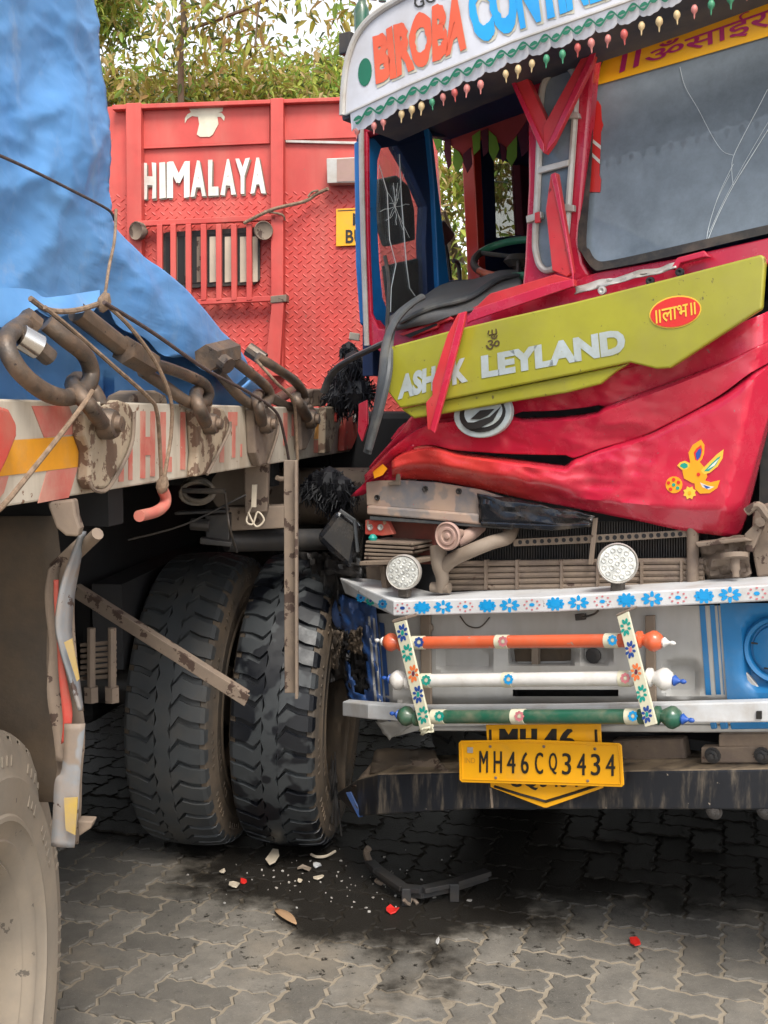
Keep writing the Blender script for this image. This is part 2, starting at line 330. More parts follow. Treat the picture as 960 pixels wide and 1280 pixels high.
# blue tarpaulin: plastic sheet, fine creases
def tarp_mat():
    m, N, L = new_mat('blue_tarpaulin'); b = N['Principled BSDF']; tc = N.new('ShaderNodeTexCoord')
    n1 = N.new('ShaderNodeTexNoise'); n1.inputs['Scale'].default_value = 2.6; n1.inputs['Detail'].default_value = 8; n1.inputs['Roughness'].default_value = .65; L.new(tc.outputs['Object'], n1.inputs['Vector'])
    r = N.new('ShaderNodeValToRGB'); r.color_ramp.elements[0].position = .3; r.color_ramp.elements[0].color = (.08, .24, .53, 1); r.color_ramp.elements[1].position = .72; r.color_ramp.elements[1].color = (.135, .315, .59, 1); L.new(n1.outputs['Fac'], r.inputs[0])
    n2 = N.new('ShaderNodeTexNoise'); n2.inputs['Scale'].default_value = 7; n2.inputs['Detail'].default_value = 7; n2.inputs['Roughness'].default_value = .7
    mp = N.new('ShaderNodeMapping'); mp.inputs['Scale'].default_value = (1, 1, .75); mp.inputs['Rotation'].default_value = (.5, .5, .3); L.new(tc.outputs['Object'], mp.inputs[0]); L.new(mp.outputs[0], n2.inputs['Vector'])
    dr = N.new('ShaderNodeMapRange'); dr.inputs['From Min'].default_value = .55; dr.inputs['From Max'].default_value = .8; dr.inputs['To Max'].default_value = .45; L.new(n2.outputs['Fac'], dr.inputs[0])
    mx = N.new('ShaderNodeMix'); mx.data_type = 'RGBA'; mx.inputs[7].default_value = (.40, .42, .45, 1); L.new(dr.outputs[0], mx.inputs[0]); L.new(r.outputs[0], mx.inputs[6]); L.new(mx.outputs[2], b.inputs['Base Color'])
    b.inputs['Roughness'].default_value = .55; b.inputs['Specular IOR Level'].default_value = .4
    rg = N.new('ShaderNodeTexNoise'); rg.noise_type = 'RIDGED_MULTIFRACTAL'; rg.inputs['Scale'].default_value = 6.5; rg.inputs['Detail'].default_value = 7; rg.inputs['Roughness'].default_value = .62; L.new(mp.outputs[0], rg.inputs['Vector'])
    vo = N.new('ShaderNodeTexVoronoi'); vo.feature = 'DISTANCE_TO_EDGE'; vo.inputs['Scale'].default_value = 5
    wn = N.new('ShaderNodeTexNoise'); wn.inputs['Scale'].default_value = 4; L.new(mp.outputs[0], wn.inputs['Vector'])
    va = N.new('ShaderNodeVectorMath'); va.operation = 'ADD'; L.new(mp.outputs[0], va.inputs[0]); L.new(wn.outputs['Color'], va.inputs[1]); L.new(va.outputs[0], vo.inputs['Vector'])
    mr = N.new('ShaderNodeMapRange'); mr.inputs['From Max'].default_value = .12; L.new(vo.outputs['Distance'], mr.inputs[0])
    ad = N.new('ShaderNodeMath'); ad.operation = 'MULTIPLY_ADD'; ad.inputs[1].default_value = .05; L.new(mr.outputs[0], ad.inputs[0]); L.new(rg.outputs['Fac'], ad.inputs[2])
    bu = N.new('ShaderNodeBump'); bu.inputs['Strength'].default_value = .5; bu.inputs['Distance'].default_value = .012; L.new(ad.outputs[0], bu.inputs['Height']); L.new(bu.outputs[0], b.inputs['Normal'])
    return m
K['tarp'] = tarp_mat()
def fold_mat():
    m = K['red'].copy(); m.name = 'red_paint_worn_orange_on_fold'; t = m.node_tree; N = t.nodes; L = t.links; b = N['Principled BSDF']; src = b.inputs['Base Color'].links[0].from_socket
    g = N.new('ShaderNodeNewGeometry'); sp_ = N.new('ShaderNodeVectorMath'); sp_.operation = 'DOT_PRODUCT'; sp_.inputs[1].default_value = TA; L.new(g.outputs['Position'], sp_.inputs[0])
    n = N.new('ShaderNodeTexNoise'); n.inputs['Scale'].default_value = 7; n.inputs['Detail'].default_value = 5; L.new(g.outputs['Position'], n.inputs['Vector'])
    ad = N.new('ShaderNodeMath'); ad.operation = 'MULTIPLY_ADD'; ad.inputs[1].default_value = .35; L.new(n.outputs['Fac'], ad.inputs[0]); L.new(sp_.outputs['Value'], ad.inputs[2])
    e0 = TP(590, 600, .08).dot(TA) + .17; e1 = TP(735, 620, .08).dot(TA) + .17
    r = N.new('ShaderNodeMapRange'); r.interpolation_type = 'SMOOTHSTEP'; r.inputs['From Min'].default_value = e0; r.inputs['From Max'].default_value = e1; r.inputs['To Min'].default_value = .62; r.inputs['To Max'].default_value = 0; L.new(ad.outputs[0], r.inputs[0])
    mx = N.new('ShaderNodeMix'); mx.data_type = 'RGBA'; mx.inputs[7].default_value = (.60, .060, .030, 1); L.new(r.outputs[0], mx.inputs[0]); L.new(src, mx.inputs[6]); L.new(mx.outputs[2], b.inputs['Base Color']); return m
K['red_fold'] = fold_mat()
# windscreen: tinted, dusty; its blue-grey dust colour also paints in the sky's reflection
def glass_mat(name, tint, dust, refl, dustamt, rough=.03):
    m, N, L = new_mat(name); out = N['Material Output']; N.remove(N['Principled BSDF'])
    tr = N.new('ShaderNodeBsdfTransparent'); tr.inputs[0].default_value = (*tint, 1)
    gl = N.new('ShaderNodeBsdfGlossy'); gl.inputs['Roughness'].default_value = rough; gl.inputs[0].default_value = (.85, .93, 1, 1)
    df = N.new('ShaderNodeBsdfDiffuse'); df.inputs[0].default_value = (*dust, 1)
    tc = N.new('ShaderNodeTexCoord'); n = N.new('ShaderNodeTexNoise'); n.inputs['Scale'].default_value = 3; n.inputs['Detail'].default_value = 8; n.inputs['Roughness'].default_value = .7; L.new(tc.outputs['Object'], n.inputs['Vector'])
    mr = N.new('ShaderNodeMapRange'); mr.inputs['From Min'].default_value = .3; mr.inputs['From Max'].default_value = .75; mr.inputs['To Min'].default_value = dustamt * .55; mr.inputs['To Max'].default_value = dustamt * 1.4; L.new(n.outputs['Fac'], mr.inputs[0])
    lw = N.new('ShaderNodeLayerWeight'); lw.inputs[0].default_value = .5; fr = N.new('ShaderNodeMath'); fr.operation = 'POWER'; fr.inputs[1].default_value = 4.0; L.new(lw.outputs['Facing'], fr.inputs[0])
    fm = N.new('ShaderNodeMath'); fm.operation = 'ADD'; fm.inputs[1].default_value = refl; L.new(fr.outputs[0], fm.inputs[0])
    a = N.new('ShaderNodeMixShader'); L.new(mr.outputs[0], a.inputs[0]); L.new(tr.outputs[0], a.inputs[1]); L.new(df.outputs[0], a.inputs[2])
    bb = N.new('ShaderNodeMixShader'); L.new(fm.outputs[0], bb.inputs[0]); L.new(a.outputs[0], bb.inputs[1]); L.new(gl.outputs[0], bb.inputs[2])
    L.new(bb.outputs[0], out.inputs[0]); return m
K['windscreen'] = glass_mat('dusty_windscreen_sky_sheen', (.30, .34, .38), (.33, .39, .45), .032, .60)
K['sideglass'] = glass_mat('cracked_side_glass', (.78, .82, .82), (.5, .5, .48), .05, .10)
K['rearglass'] = glass_mat('dusty_rear_glass', (.7, .7, .66), (.35, .33, .27), .04, .35)
K['crack'] = mat('white_crack_edge', (.80, .85, .86), .3, var=.1)
def leaf_mat(name, col):
    m, N, L = new_mat(name); out = N['Material Output']; b = N['Principled BSDF']; b.inputs['Roughness'].default_value = .5
    oi = N.new('ShaderNodeNewGeometry'); n = N.new('ShaderNodeTexNoise'); n.inputs['Scale'].default_value = 2.2; n.inputs['Detail'].default_value = 3; L.new(oi.outputs['Position'], n.inputs['Vector'])
    hv = N.new('ShaderNodeHueSaturation'); hv.inputs['Color'].default_value = (*col, 1)
    mr = N.new('ShaderNodeMapRange'); mr.inputs['From Min'].default_value = .3; mr.inputs['From Max'].default_value = .7; mr.inputs['To Min'].default_value = .65; mr.inputs['To Max'].default_value = 1.4; L.new(n.outputs['Fac'], mr.inputs[0]); L.new(mr.outputs[0], hv.inputs['Value']); L.new(hv.outputs[0], b.inputs['Base Color'])
    t = N.new('ShaderNodeBsdfTranslucent'); L.new(hv.outputs[0], t.inputs[0]); mx = N.new('ShaderNodeMixShader'); mx.inputs[0].default_value = .45
    L.new(b.outputs[0], mx.inputs[1]); L.new(t.outputs[0], mx.inputs[2]); L.new(mx.outputs[0], out.inputs[0]); return m
LEAF = [leaf_mat('leaf_olive', (.32, .28, .065)), leaf_mat('leaf_green', (.22, .34, .06)), leaf_mat('leaf_tan', (.42, .31, .13)), leaf_mat('leaf_lime', (.40, .45, .08)), leaf_mat('leaf_dark', (.08, .11, .03))]
# paving: concrete blocks, with spilled engine fluid and the shade under the vehicles painted in
def paving_mat(name, c1, c2, sand=False):
    m, N, L = new_mat(name); b = N['Principled BSDF']; g = N.new('ShaderNodeNewGeometry'); P = g.outputs['Position']
    def nse(s, d, r=.6):
        n = N.new('ShaderNodeTexNoise'); n.inputs['Scale'].default_value = s; n.inputs['Detail'].default_value = d; n.inputs['Roughness'].default_value = r; L.new(P, n.inputs['Vector']); return n.outputs['Fac']
    def rng(f, a, z, lo=0., hi=1.):
        r = N.new('ShaderNodeMapRange'); r.interpolation_type = 'SMOOTHSTEP'; r.inputs['From Min'].default_value = a; r.inputs['From Max'].default_value = z; r.inputs['To Min'].default_value = lo; r.inputs['To Max'].default_value = hi; L.new(f, r.inputs[0]); return r.outputs[0]
    def mix(f, a, z):
        x = N.new('ShaderNodeMix'); x.data_type = 'RGBA'; L.new(f, x.inputs[0])
        for i, c in ((6, a), (7, z)):
            if isinstance(c, tuple): x.inputs[i].default_value = (*c, 1)
            else: L.new(c, x.inputs[i])
        return x.outputs[2]
    def ma(op, a, z):
        x = N.new('ShaderNodeMath'); x.operation = op
        for i, c in ((0, a), (1, z)):
            if isinstance(c, (int, float)): x.inputs[i].default_value = c
            else: L.new(c, x.inputs[i])
        return x.outputs[0]
    oi = N.new('ShaderNodeObjectInfo')
    c = mix(rng(nse(9, 8, .7), .32, .7), c1, c2)
    if not sand:
        c = mix(rng(oi.outputs['Random'], 0, 1, 0, .6), c, tuple(x * .55 for x in c1))
        c = mix(rng(nse(240, 3, .8), .6, .72, 0, .5), c, (.45, .41, .36))
        c = mix(rng(nse(38, 2, .5), .73, .76, 0, .7), c, (.03, .027, .024))
    dust = rng(nse(2.2, 6, .65), .48, .72, 0, .45); c = mix(dust, c, (.30, .245, .18))
    sx = N.new('ShaderNodeSeparateXYZ'); L.new(P, sx.inputs[0])
    w = ma('MULTIPLY', ma('SUBTRACT', nse(3.6, 7, .65), .5), 1.5)
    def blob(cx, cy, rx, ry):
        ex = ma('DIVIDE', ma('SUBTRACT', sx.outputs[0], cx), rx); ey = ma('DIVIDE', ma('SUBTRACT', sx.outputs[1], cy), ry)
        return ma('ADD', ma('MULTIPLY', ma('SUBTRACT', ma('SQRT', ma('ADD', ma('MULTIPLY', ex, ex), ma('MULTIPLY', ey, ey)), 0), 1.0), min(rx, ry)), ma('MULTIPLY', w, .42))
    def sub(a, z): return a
    masks = [rng(blob(*q), -.10, .07, 1., 0.) for q in OIL_SHADE]
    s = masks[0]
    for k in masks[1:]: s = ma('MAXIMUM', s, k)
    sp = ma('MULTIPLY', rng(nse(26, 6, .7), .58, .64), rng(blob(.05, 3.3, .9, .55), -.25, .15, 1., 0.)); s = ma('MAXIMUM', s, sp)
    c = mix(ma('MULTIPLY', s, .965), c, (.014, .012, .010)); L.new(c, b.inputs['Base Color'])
    L.new(rng(s, 0, 1, .88, .5), b.inputs['Roughness']); L.new(rng(s, 0, 1, .5, .12), b.inputs['Specular IOR Level'])
    bu = N.new('ShaderNodeBump'); bu.inputs['Strength'].default_value = .5; bu.inputs['Distance'].default_value = .006; L.new(nse(150, 5, .7), bu.inputs['Height']); L.new(bu.outputs[0], b.inputs['Normal'])
    return m
OIL_SHADE = [(-.10, 3.72, .56, .48), (1.35, 5.4, 3.3, 2.06), (.12, 3.40, .50, .27), (.02, 3.12, .05, .22), (.14, 3.10, .035, .16), (-1.3, 5.4, 1.5, 1.5)]  # spilled oil, widened to paint the shade under truck and trailer
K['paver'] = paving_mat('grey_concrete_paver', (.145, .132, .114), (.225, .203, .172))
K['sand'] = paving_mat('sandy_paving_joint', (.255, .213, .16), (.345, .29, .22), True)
# ------------------------------------------------------------------ ground and paving
gm = MB(); gm.face([(-400, -400, -.0042), (400, -400, -.0042), (400, 400, -.0042), (-400, 400, -.0042)])
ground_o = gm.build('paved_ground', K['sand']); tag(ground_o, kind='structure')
PW = .1125
def paver_mesh():
    A = .011; unit = [(0, 0), (.16, 0.0), (.34, A), (.66, -A), (.84, 0.0)]
    pts = []
    def run(p, d, nrm, n):
        for k in range(n):
            for s, e in unit:
                q = Vector(p) + Vector(d) * (PW * (k + s)) + Vector(nrm) * e; pts.append(q)
    run((-PW, -PW / 2, 0), (1, 0, 0), (0, -1, 0), 2); run((PW, -PW / 2, 0), (0, 1, 0), (1, 0, 0), 1)
    run((PW, PW / 2, 0), (-1, 0, 0), (0, 1, 0), 2); run((-PW, PW / 2, 0), (0, -1, 0), (-1, 0, 0), 1)
    def ins(p, d): return Vector((p.x * (1 - d / PW), p.y * (1 - d / (PW / 2)), 0))
    n = len(pts); top = [ins(p, .0085) for p in pts]; mid = [ins(p, .0055) + Vector((0, 0, -.0032)) for p in pts]; low = [ins(p, .003) + Vector((0, 0, -.03)) for p in pts]
    v = top + mid + low; f = [tuple(range(n))]
    for r_ in (0, 1): f += [(r_ * n + i, (r_ + 1) * n + i, (r_ + 1) * n + (i + 1) % n, r_ * n + (i + 1) % n) for i in range(n)]
    return v, f
pv, pf = paver_mesh()
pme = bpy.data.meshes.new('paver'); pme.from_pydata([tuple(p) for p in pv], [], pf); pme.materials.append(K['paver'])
GA = R(-17); gcs, gsn = math.cos(GA), math.sin(GA); slots = []
for i in range(-60, 60):
    for j in range(-10, 80):
        m4 = (i - j) % 4
        if m4 == 0: cx, cy, rot = (i + 1) * PW, (j + .5) * PW, 0
        elif m4 == 3: cx, cy, rot = (i + .5) * PW, (j + 1) * PW, math.pi / 2
        else: continue
        x = cx * gcs - cy * gsn; y = cx * gsn + cy * gcs + .3
        if not (-2.8 < x < 3.2 and 1.4 < y < 6.2): continue
        px = 480 + FPX * x / y; inview = (y > 2.55 and -60 < px < 1020 and y < 4.7)
        slots.append((0 if inview else 1, y, x, rot))
slots.sort(); near = MB()
for k, (iv, y, x, rot) in enumerate(slots):
    z = rnd.uniform(-.0022, .0018); tx, ty = rnd.gauss(0, .010), rnd.gauss(0, .010)
    if k < 300:
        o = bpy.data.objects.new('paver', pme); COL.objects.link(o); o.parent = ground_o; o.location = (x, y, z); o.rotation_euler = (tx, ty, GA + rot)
    else:
        Mx = Matrix.Translation((x, y, z)) @ Matrix.Rotation(GA + rot, 4, 'Z'); near.add([Mx @ p for p in pv], pf)
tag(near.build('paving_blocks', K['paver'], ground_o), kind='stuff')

# ------------------------------------------------------------------ trees and shrubs behind
def leaves(name, parent, blobs, n, size, weights, seed, shell=.45, droop=.5, top=1.0):
    r_ = random.Random(seed); v = []; f = []; mi = []; vol = [b[1][0] * b[1][1] * b[1][2] * (top if i_ == 0 else 1) for i_, b in enumerate(blobs)]; tot = sum(vol)
    base = wloc(parent)
    for (c, rad), vo in zip(blobs, vol):
        k = max(20, int(n * vo / tot)); c = Vector(c)
        clumps = [Vector((r_.gauss(0, 1), r_.gauss(0, 1), r_.gauss(0, 1))).normalized() * (r_.random() ** shell) for _ in range(max(6, k // 22))]
        for _ in range(k):
            q = r_.choice(clumps); p = Vector((q.x * rad[0], q.y * rad[1], q.z * rad[2])) + c + Vector((r_.gauss(0, .12), r_.gauss(0, .12), r_.gauss(0, .09)))
            a = r_.uniform(0, 2 * math.pi); el = r_.gauss(-droop, .5); d = Vector((math.cos(a) * math.cos(el), math.sin(a) * math.cos(el), math.sin(el)))
            sd_ = d.cross(Vector((r_.gauss(0, .5), r_.gauss(0, .5), 1))).normalized(); nn = sd_.cross(d)
            l = size * r_.uniform(.6, 1.3); w = l * r_.uniform(.13, .2); b0 = len(v)
            v += [p, p + d * l * .35 + sd_ * w + nn * w * .4, p + d * l * .75 + sd_ * w * .7 - nn * l * .04, p + d * l - nn * l * .12, p + d * l * .75 - sd_ * w * .7 - nn * l * .04, p + d * l * .35 - sd_ * w + nn * w * .4]
            f += [(b0, b0 + 1, b0 + 2, b0 + 3), (b0, b0 + 3, b0 + 4, b0 + 5)]; g = r_.choices(range(5), weights)[0]; mi += [g, g]
    me = bpy.data.meshes.new(name); me.from_pydata([tuple(p - base) for p in v], [], f)
    for m_ in LEAF: me.materials.append(m_)
    me.polygons.foreach_set('material_index', mi); o = bpy.data.objects.new(name, me); COL.objects.link(o); o.parent = parent; return o
def shrub(name, px, top_py, Y, width, n, weights, seed, label, low=0.2, cat='tree', size=.074, lower=True):
    top = at(px, top_py, Y); base = Vector((top.x, Y, 0)); e = empty(name, base, label, cat, 'greenery behind the hauler')
    r_ = random.Random(seed); H_ = top.z; t = MB(); t.tube(spline([base - Vector((0, 0, .1)), base + Vector((.1, 0, H_ * .4)), Vector((top.x - .1, Y, H_ * .85))], 6), [.09 - .005 * i for i in range(13)], 8)
    for k in range(7):
        z0 = H_ * (.35 + .07 * k); a = r_.uniform(0, 6.28); p = Vector((top.x, Y, z0)); q = p + Vector((math.cos(a) * width * .75, math.sin(a) * .5, H_ * .16)); t.tube([p, (p + q) / 2 + Vector((0, 0, .1)), q], [.03, .02, .008], 6)
    t.build('trunk', K['bark'], e, True)
    bl = [((top.x + r_.uniform(-.25, .25) * width, Y + r_.uniform(-.2, .2), H_ - .45 * width), (width * .75, .55, .5 * width)),
          ((top.x - width * .4, Y, H_ * .72), (width * .7, .6, H_ * .17)), ((top.x + width * .45, Y + .1, H_ * .68), (width * .7, .6, H_ * .19))]
    if lower: bl += [((top.x, Y, H_ * .35), (width, .7, H_ * .3))]
    leaves('crown', e, bl, n, size, weights, seed + 5, top=7.0); return e
shrub('leafy_tree', 105, -40, 8.2, .5, 12500, (3, 4, 1.5, 3, 1), 1, 'bright green bushy tree rising behind the blue tarpaulin edge')
shrub('leafy_tree', 190, 80, 7.9, .75, 12500, (4, 2, 3.5, 2, 1), 2, 'olive brown leafy shrub above the bull emblem of the headboard')
shrub('leafy_tree', 285, 84, 8.3, .75, 12500, (4, 2, 3, 3, 1), 3, 'olive shrub above the right corner of the headboard panel')
shrub('leafy_tree', 375, 76, 9.0, .8, 12500, (2, 4, 1, 4, 1), 4, 'light green shrub rising towards the white visor')
shrub('leafy_tree', 462, 40, 9.2, .8, 12500, (2, 4, 1.5, 4, 1), 5, 'light green shrub reaching behind the rounded end of the visor')
shrub('leafy_tree', 578, 190, 7.7, .36, 3000, (3, 2, 3, 4, .5), 6, 'yellow green shrub seen through the empty cab opening', lower=False)
shrub('leafy_tree', 640, 310, 7.6, .7, 5000, (3, 3, 3, 3, .5), 7, 'low scrubby bush seen under the cab window behind the steering wheel')
shrub('leafy_tree', 760, 60, 9.4, 1.3, 2800, (3, 3, 2, 3, 1), 8, 'broad green tree hidden behind the red cab')
shrub('leafy_tree', 1180, 20, 9.2, 1.5, 2800, (3, 3, 2, 3, 1), 9, 'broad olive tree far right behind the red truck')
st = empty('slender_tree', Vector((at(228, 60, 7.2).x, 7.2, 0)), 'slender vine wrapped tree with drooping leaves against the white sky', 'tree', 'greenery behind the hauler')
tm = MB(); tb = at(228, 60, 7.2)
tm.tube(spline([Vector((tb.x, 7.2, -.1)), at(226, 120, 7.2), at(230, 40, 7.2), at(228, -60, 7.2), at(236, -170, 7.2)], 5), .02, 8)
tm.tube(spline([at(230, 38, 7.2), at(262, 28, 7.1), at(320, 6, 7.0), at(352, -12, 7.0)], 5), .012, 6)
tm.tube(spline([at(228, -50, 7.2), at(300, -40, 7.0), at(400, -12, 6.9), at(470, -2, 6.8)], 5), .014, 6)
tm.tube(spline([at(330, -20, 7.0), at(322, 20, 6.95), at(319, 58, 6.9)], 5), .006, 5); tm.build('trunk', K['bark'], st, True)
dr = [((228, 8), .09), ((226, 35), .1), ((230, 58), .11), ((222, 20), .08), ((262, 30), .1), ((290, 40), .06), ((280, 8), .12), ((350, 4), .1), ((330, 26), .07), ((320, 45), .06), ((300, 52), .04), ((365, 6), .08), ((405, 12), .07), ((426, 20), .09), ((420, 2), .1), ((440, 24), .06), ((255, -6), .12)]
leaves('crown', st, [(at(p[0], p[1], 7.1), (s_, s_, s_)) for p, s_ in dr], 520, .085, (4, 2, 3, 1, 2), 77, droop=.7)
# ------------------------------------------------------------------ wheels
def wheel_meshes(Rr=.525, hw=.13, N_=46, floor=.022):
    car = MB(); X = Vector((1, 0, 0))
    prof = [(.27, -.105), (.30, -.135), (.36, -.150), (.42, -.152), (.47, -.146), (Rr - .032, -hw - .006), (Rr - floor, -hw + .008), (Rr - floor, hw - .008), (Rr - .032, hw + .006), (.47, .146), (.42, .152), (.36, .150), (.30, .135), (.27, .105)]
    side = MB(); seg = 72
    vv = []; ff = []
    def ring(m, pr):
        b = len(m.v); vv = []
        for r_, h in pr:
            for k in range(seg): a = 2 * math.pi * k / seg; vv.append((h, math.cos(a) * r_, math.sin(a) * r_))
        ff = [(i * seg + k, i * seg + (k + 1) % seg, (i + 1) * seg + (k + 1) % seg, (i + 1) * seg + k) for i in range(len(pr) - 1) for k in range(seg)]
        m.add(vv, ff)
    ring(side, [(.27, -.105), (.285, -.130), (.30, -.137), (.305, -.133), (.36, -.150), (.42, -.153), (.425, -.149), (.47, -.146), (Rr - .032, -hw - .006), (Rr - floor, -hw + .012)])
    ring(side, [(Rr - floor, hw - .012), (Rr - .032, hw + .006), (.47, .146), (.425, .149), (.42, .153), (.37, .150), (.352, .146), (.347, .150), (.338, .150), (.333, .143), (.305, .133), (.30, .137), (.285, .130), (.27, .105)])
    ring(side, [(.27, .105), (.262, .09), (.262, -.09), (.27, -.105)])
    for sg in (-1, 1):
        for k in range(96):
            a = 2 * math.pi * k / 96; rad = Vector((0, math.cos(a), math.sin(a))); tan_ = Vector((0, -math.sin(a), math.cos(a)))
            if k % 8 < 5: side.box(rad * .452 + Vector((sg * .1475, 0, 0)), rad * .010, tan_ * .004, Vector((.0022, 0, 0)))
            if k % 24 in (2, 3, 4, 5, 6, 9, 10, 11): side.box(rad * .392 + Vector((sg * .1515, 0, 0)), rad * (.012 if k % 2 else .008), tan_ * .006, Vector((.0016, 0, 0)))
    tr = MB(); ring(tr, [(Rr - floor, -hw + .014), (Rr - floor + .002, 0), (Rr - floor, hw - .014)])
    def P(th, w, r_): return (w, math.cos(th) * r_, math.sin(th) * r_)
    def crown(w): return Rr - .9 * w * w
    # middle rib, notched at both edges
    nn = N_ * 4; rows = []
    for k in range(nn):
        th = 2 * math.pi * k / nn; jag = .006 * math.sin(th * N_)
        rows.append([P(th, -.026 + jag, Rr - floor), P(th, -.024 + jag, crown(.024)), P(th, .024 + jag, crown(.024)), P(th, .026 + jag, Rr - floor)])
    rows.append(rows[0]); tr.grid(rows)
    pitch = 2 * math.pi / N_; gw = .021 / Rr
    cols = [(.0265, .012), (.052, -.018), (.09, -.004), (.122, .0), (hw + .004, .002)]
    for s_ in (-1, 1):
        for k in range(N_):
            th0 = pitch * (k + (.5 if s_ > 0 else 0))
            top = []; bot = []
            for (w, g) in cols:
                a = th0 + s_ * g / Rr * 1.1 + gw / 2; b = th0 + s_ * g / Rr * 1.1 + pitch - gw / 2
                if w < .03: a -= gw * .25; b += gw * .25
                rr = crown(w) if w <= .122 else crown(w) - .006
                top.append((P(a, s_ * w, rr), P(b, s_ * w, rr))); bot.append((P(a - .003, s_ * w, Rr - floor - .003), P(b + .003, s_ * w, Rr - floor - .003)))
            top.append((P(th0 + gw * .8, s_ * (hw + .013), Rr - .05), P(th0 + pitch - gw * .8, s_ * (hw + .013), Rr - .05))); bot.append((P(th0 + gw * .8, s_ * (hw + .005), Rr - .052), P(th0 + pitch - gw * .8, s_ * (hw + .005), Rr - .052)))
            n = len(top); v = [p for t_ in top for p in t_] + [p for t_ in bot for p in t_]; f = []
            for i in range(n - 1):
                f += [(2*i, 2*i+1, 2*i+3, 2*i+2), (2*i, 2*i+2, 2*n+2*i+2, 2*n+2*i), (2*i+1, 2*n+2*i+1, 2*n+2*i+3, 2*i+3)]
            f += [(0, 2*n, 2*n+1, 1)]
            tr.add(v, f)
    rim = MB(); ring(rim, [(.262, .088), (.272, .112), (.262, .118), (.25, .10), (.235, .02), (.225, -.05), (.15, -.06), (.12, -.02), (.12, .05), (.10, .08), (.001, .085)])
    ring(rim, [(.262, -.088), (.272, -.112), (.262, -.118), (.25, -.10), (.235, -.05), (.10, -.055), (.001, -.055)])
    for k in range(10):
        a = 2 * math.pi * k / 10; rim.lathe((-.055, math.cos(a) * .185, math.sin(a) * .185), (1, 0, 0), [(.016, 0), (.016, .02), (.009, .022), (.009, .035), (.001, .036)], 6)
    return side, tr, rim
WS, WT, WR = wheel_meshes()
def raw_mesh(m, name, mt, ang=35):
    me = bpy.data.meshes.new(name); me.from_pydata([tuple(p) for p in m.v], [], m.f); me.materials.append(mt)
    bm = bmesh.new(); bm.from_mesh(me); bmesh.ops.recalc_face_normals(bm, faces=bm.faces); bm.to_mesh(me); bm.free()
    for p in me.polygons: p.use_smooth = True
    me.set_sharp_from_angle(angle=R(ang)); return me
MS = {'dark': raw_mesh(WS, 'tyre_sidewall', K['tyre_dust']), 'beige': raw_mesh(WS, 'tyre_sidewall', K['tyre_beige'])}
MT = {'dark': raw_mesh(WT, 'tyre_tread', K['tyre'], 25), 'beige': raw_mesh(WT, 'tyre_tread', K['tyre_beige'], 25)}
MR = {'dark': raw_mesh(WR, 'rim', K['mud']), 'beige': raw_mesh(WR, 'rim', K['tyre_beige'])}
def wheel(parent, c, rotz, kind='dark', roll=0.0, spin=0.0, tag_label=None):
    o = bpy.data.objects.new('wheel', MR[kind]); COL.objects.link(o); o.parent = parent; o.location = Vector(c) - wloc(parent); o.rotation_mode = 'ZYX'; o.rotation_euler = (spin, roll, rotz)
    for nm, d in (('tyre', MS), ('tread', MT)):
        q = bpy.data.objects.new(nm, d[kind]); COL.objects.link(q); q.parent = o
    if tag_label: o['label'] = tag_label
    return o
def dline(d, off=0.0): return Vector((-.95 + math.tan(R(10)) * d, d, 0)) + BN * off

# ------------------------------------------------------------------ flatbed trailer
trailer = empty('flatbed_trailer', dline(2.2, -1.2), 'low flatbed trailer with red and cream striped side rail under the blue tarpaulin', 'trailer')
def bpoly(pts, off, th): return poly(pts, BP, off, th)
zt = BP(200, 505.5).z; zb = BP(200, 606).z
rail = MB(); p0, p1 = dline(.9), dline(4.93)
def rz(d): return (1.57 - .0035 * (d - 1.83), 1.57 - .0035 * (d - 1.83) - .178 + .004 * max(0, d - 4))
a0, a1 = rz(.9), rz(4.93)
rail.hexa([p0 + UP * a0[1], p1 + UP * a1[1], p1 + UP * a1[1] - BN * .07, p0 + UP * a0[1] - BN * .07, p0 + UP * a0[0], p1 + UP * a1[0], p1 + UP * a1[0] - BN * .07, p0 + UP * a0[0] - BN * .07])
rail_o = rail.build('side_rail', K['beam_white'], trailer, bevel=.004)
def zpt(px, py, off): # point on the rail's face
    return BP(px, py, off)
for pts in ([(40, 507.5), (86, 507), (100, 542), (55.5, 547)], [(59, 589), (97.5, 584), (86, 622), (47.5, 629)], [(0, 596), (11, 595), (5, 616), (-4, 626)]): bpoly(pts, .0015, .001).build('painted_chevron', K['beam_red'], rail_o)
for pts in ([(18, 550), (102, 544.5), (103, 583), (-5, 596)], [(398, 524), (405, 524), (404, 548), (392, 549)]): bpoly(pts, .002, .001).build('reflective_tape', K['beam_yellow'], rail_o)
for x0, y0, x1, y1 in [(149, 584, 155, 602), (161, 558, 166, 600), (176, 514, 182, 598), (188.5, 514, 194, 595.5), (182.3, 546, 188.3, 569), (201, 515, 207.5, 592), (207.6, 571, 215, 590), (226, 515, 232, 587), (237, 516, 239, 583), (285.5, 515, 297, 532), (290.5, 532.3, 294.5, 572), (275, 551, 280.5, 578), (301, 555, 303, 571), (354.5, 516, 359.5, 557), (365, 518, 368, 545), (392.5, 550, 402, 566)]:
    bpoly([(x0, y0), (x1, y0), (x1 - .2, y1), (x0 - .2, y1)], .0017, .001).build('painted_letter_stroke', K['beam_red'], rail_o)
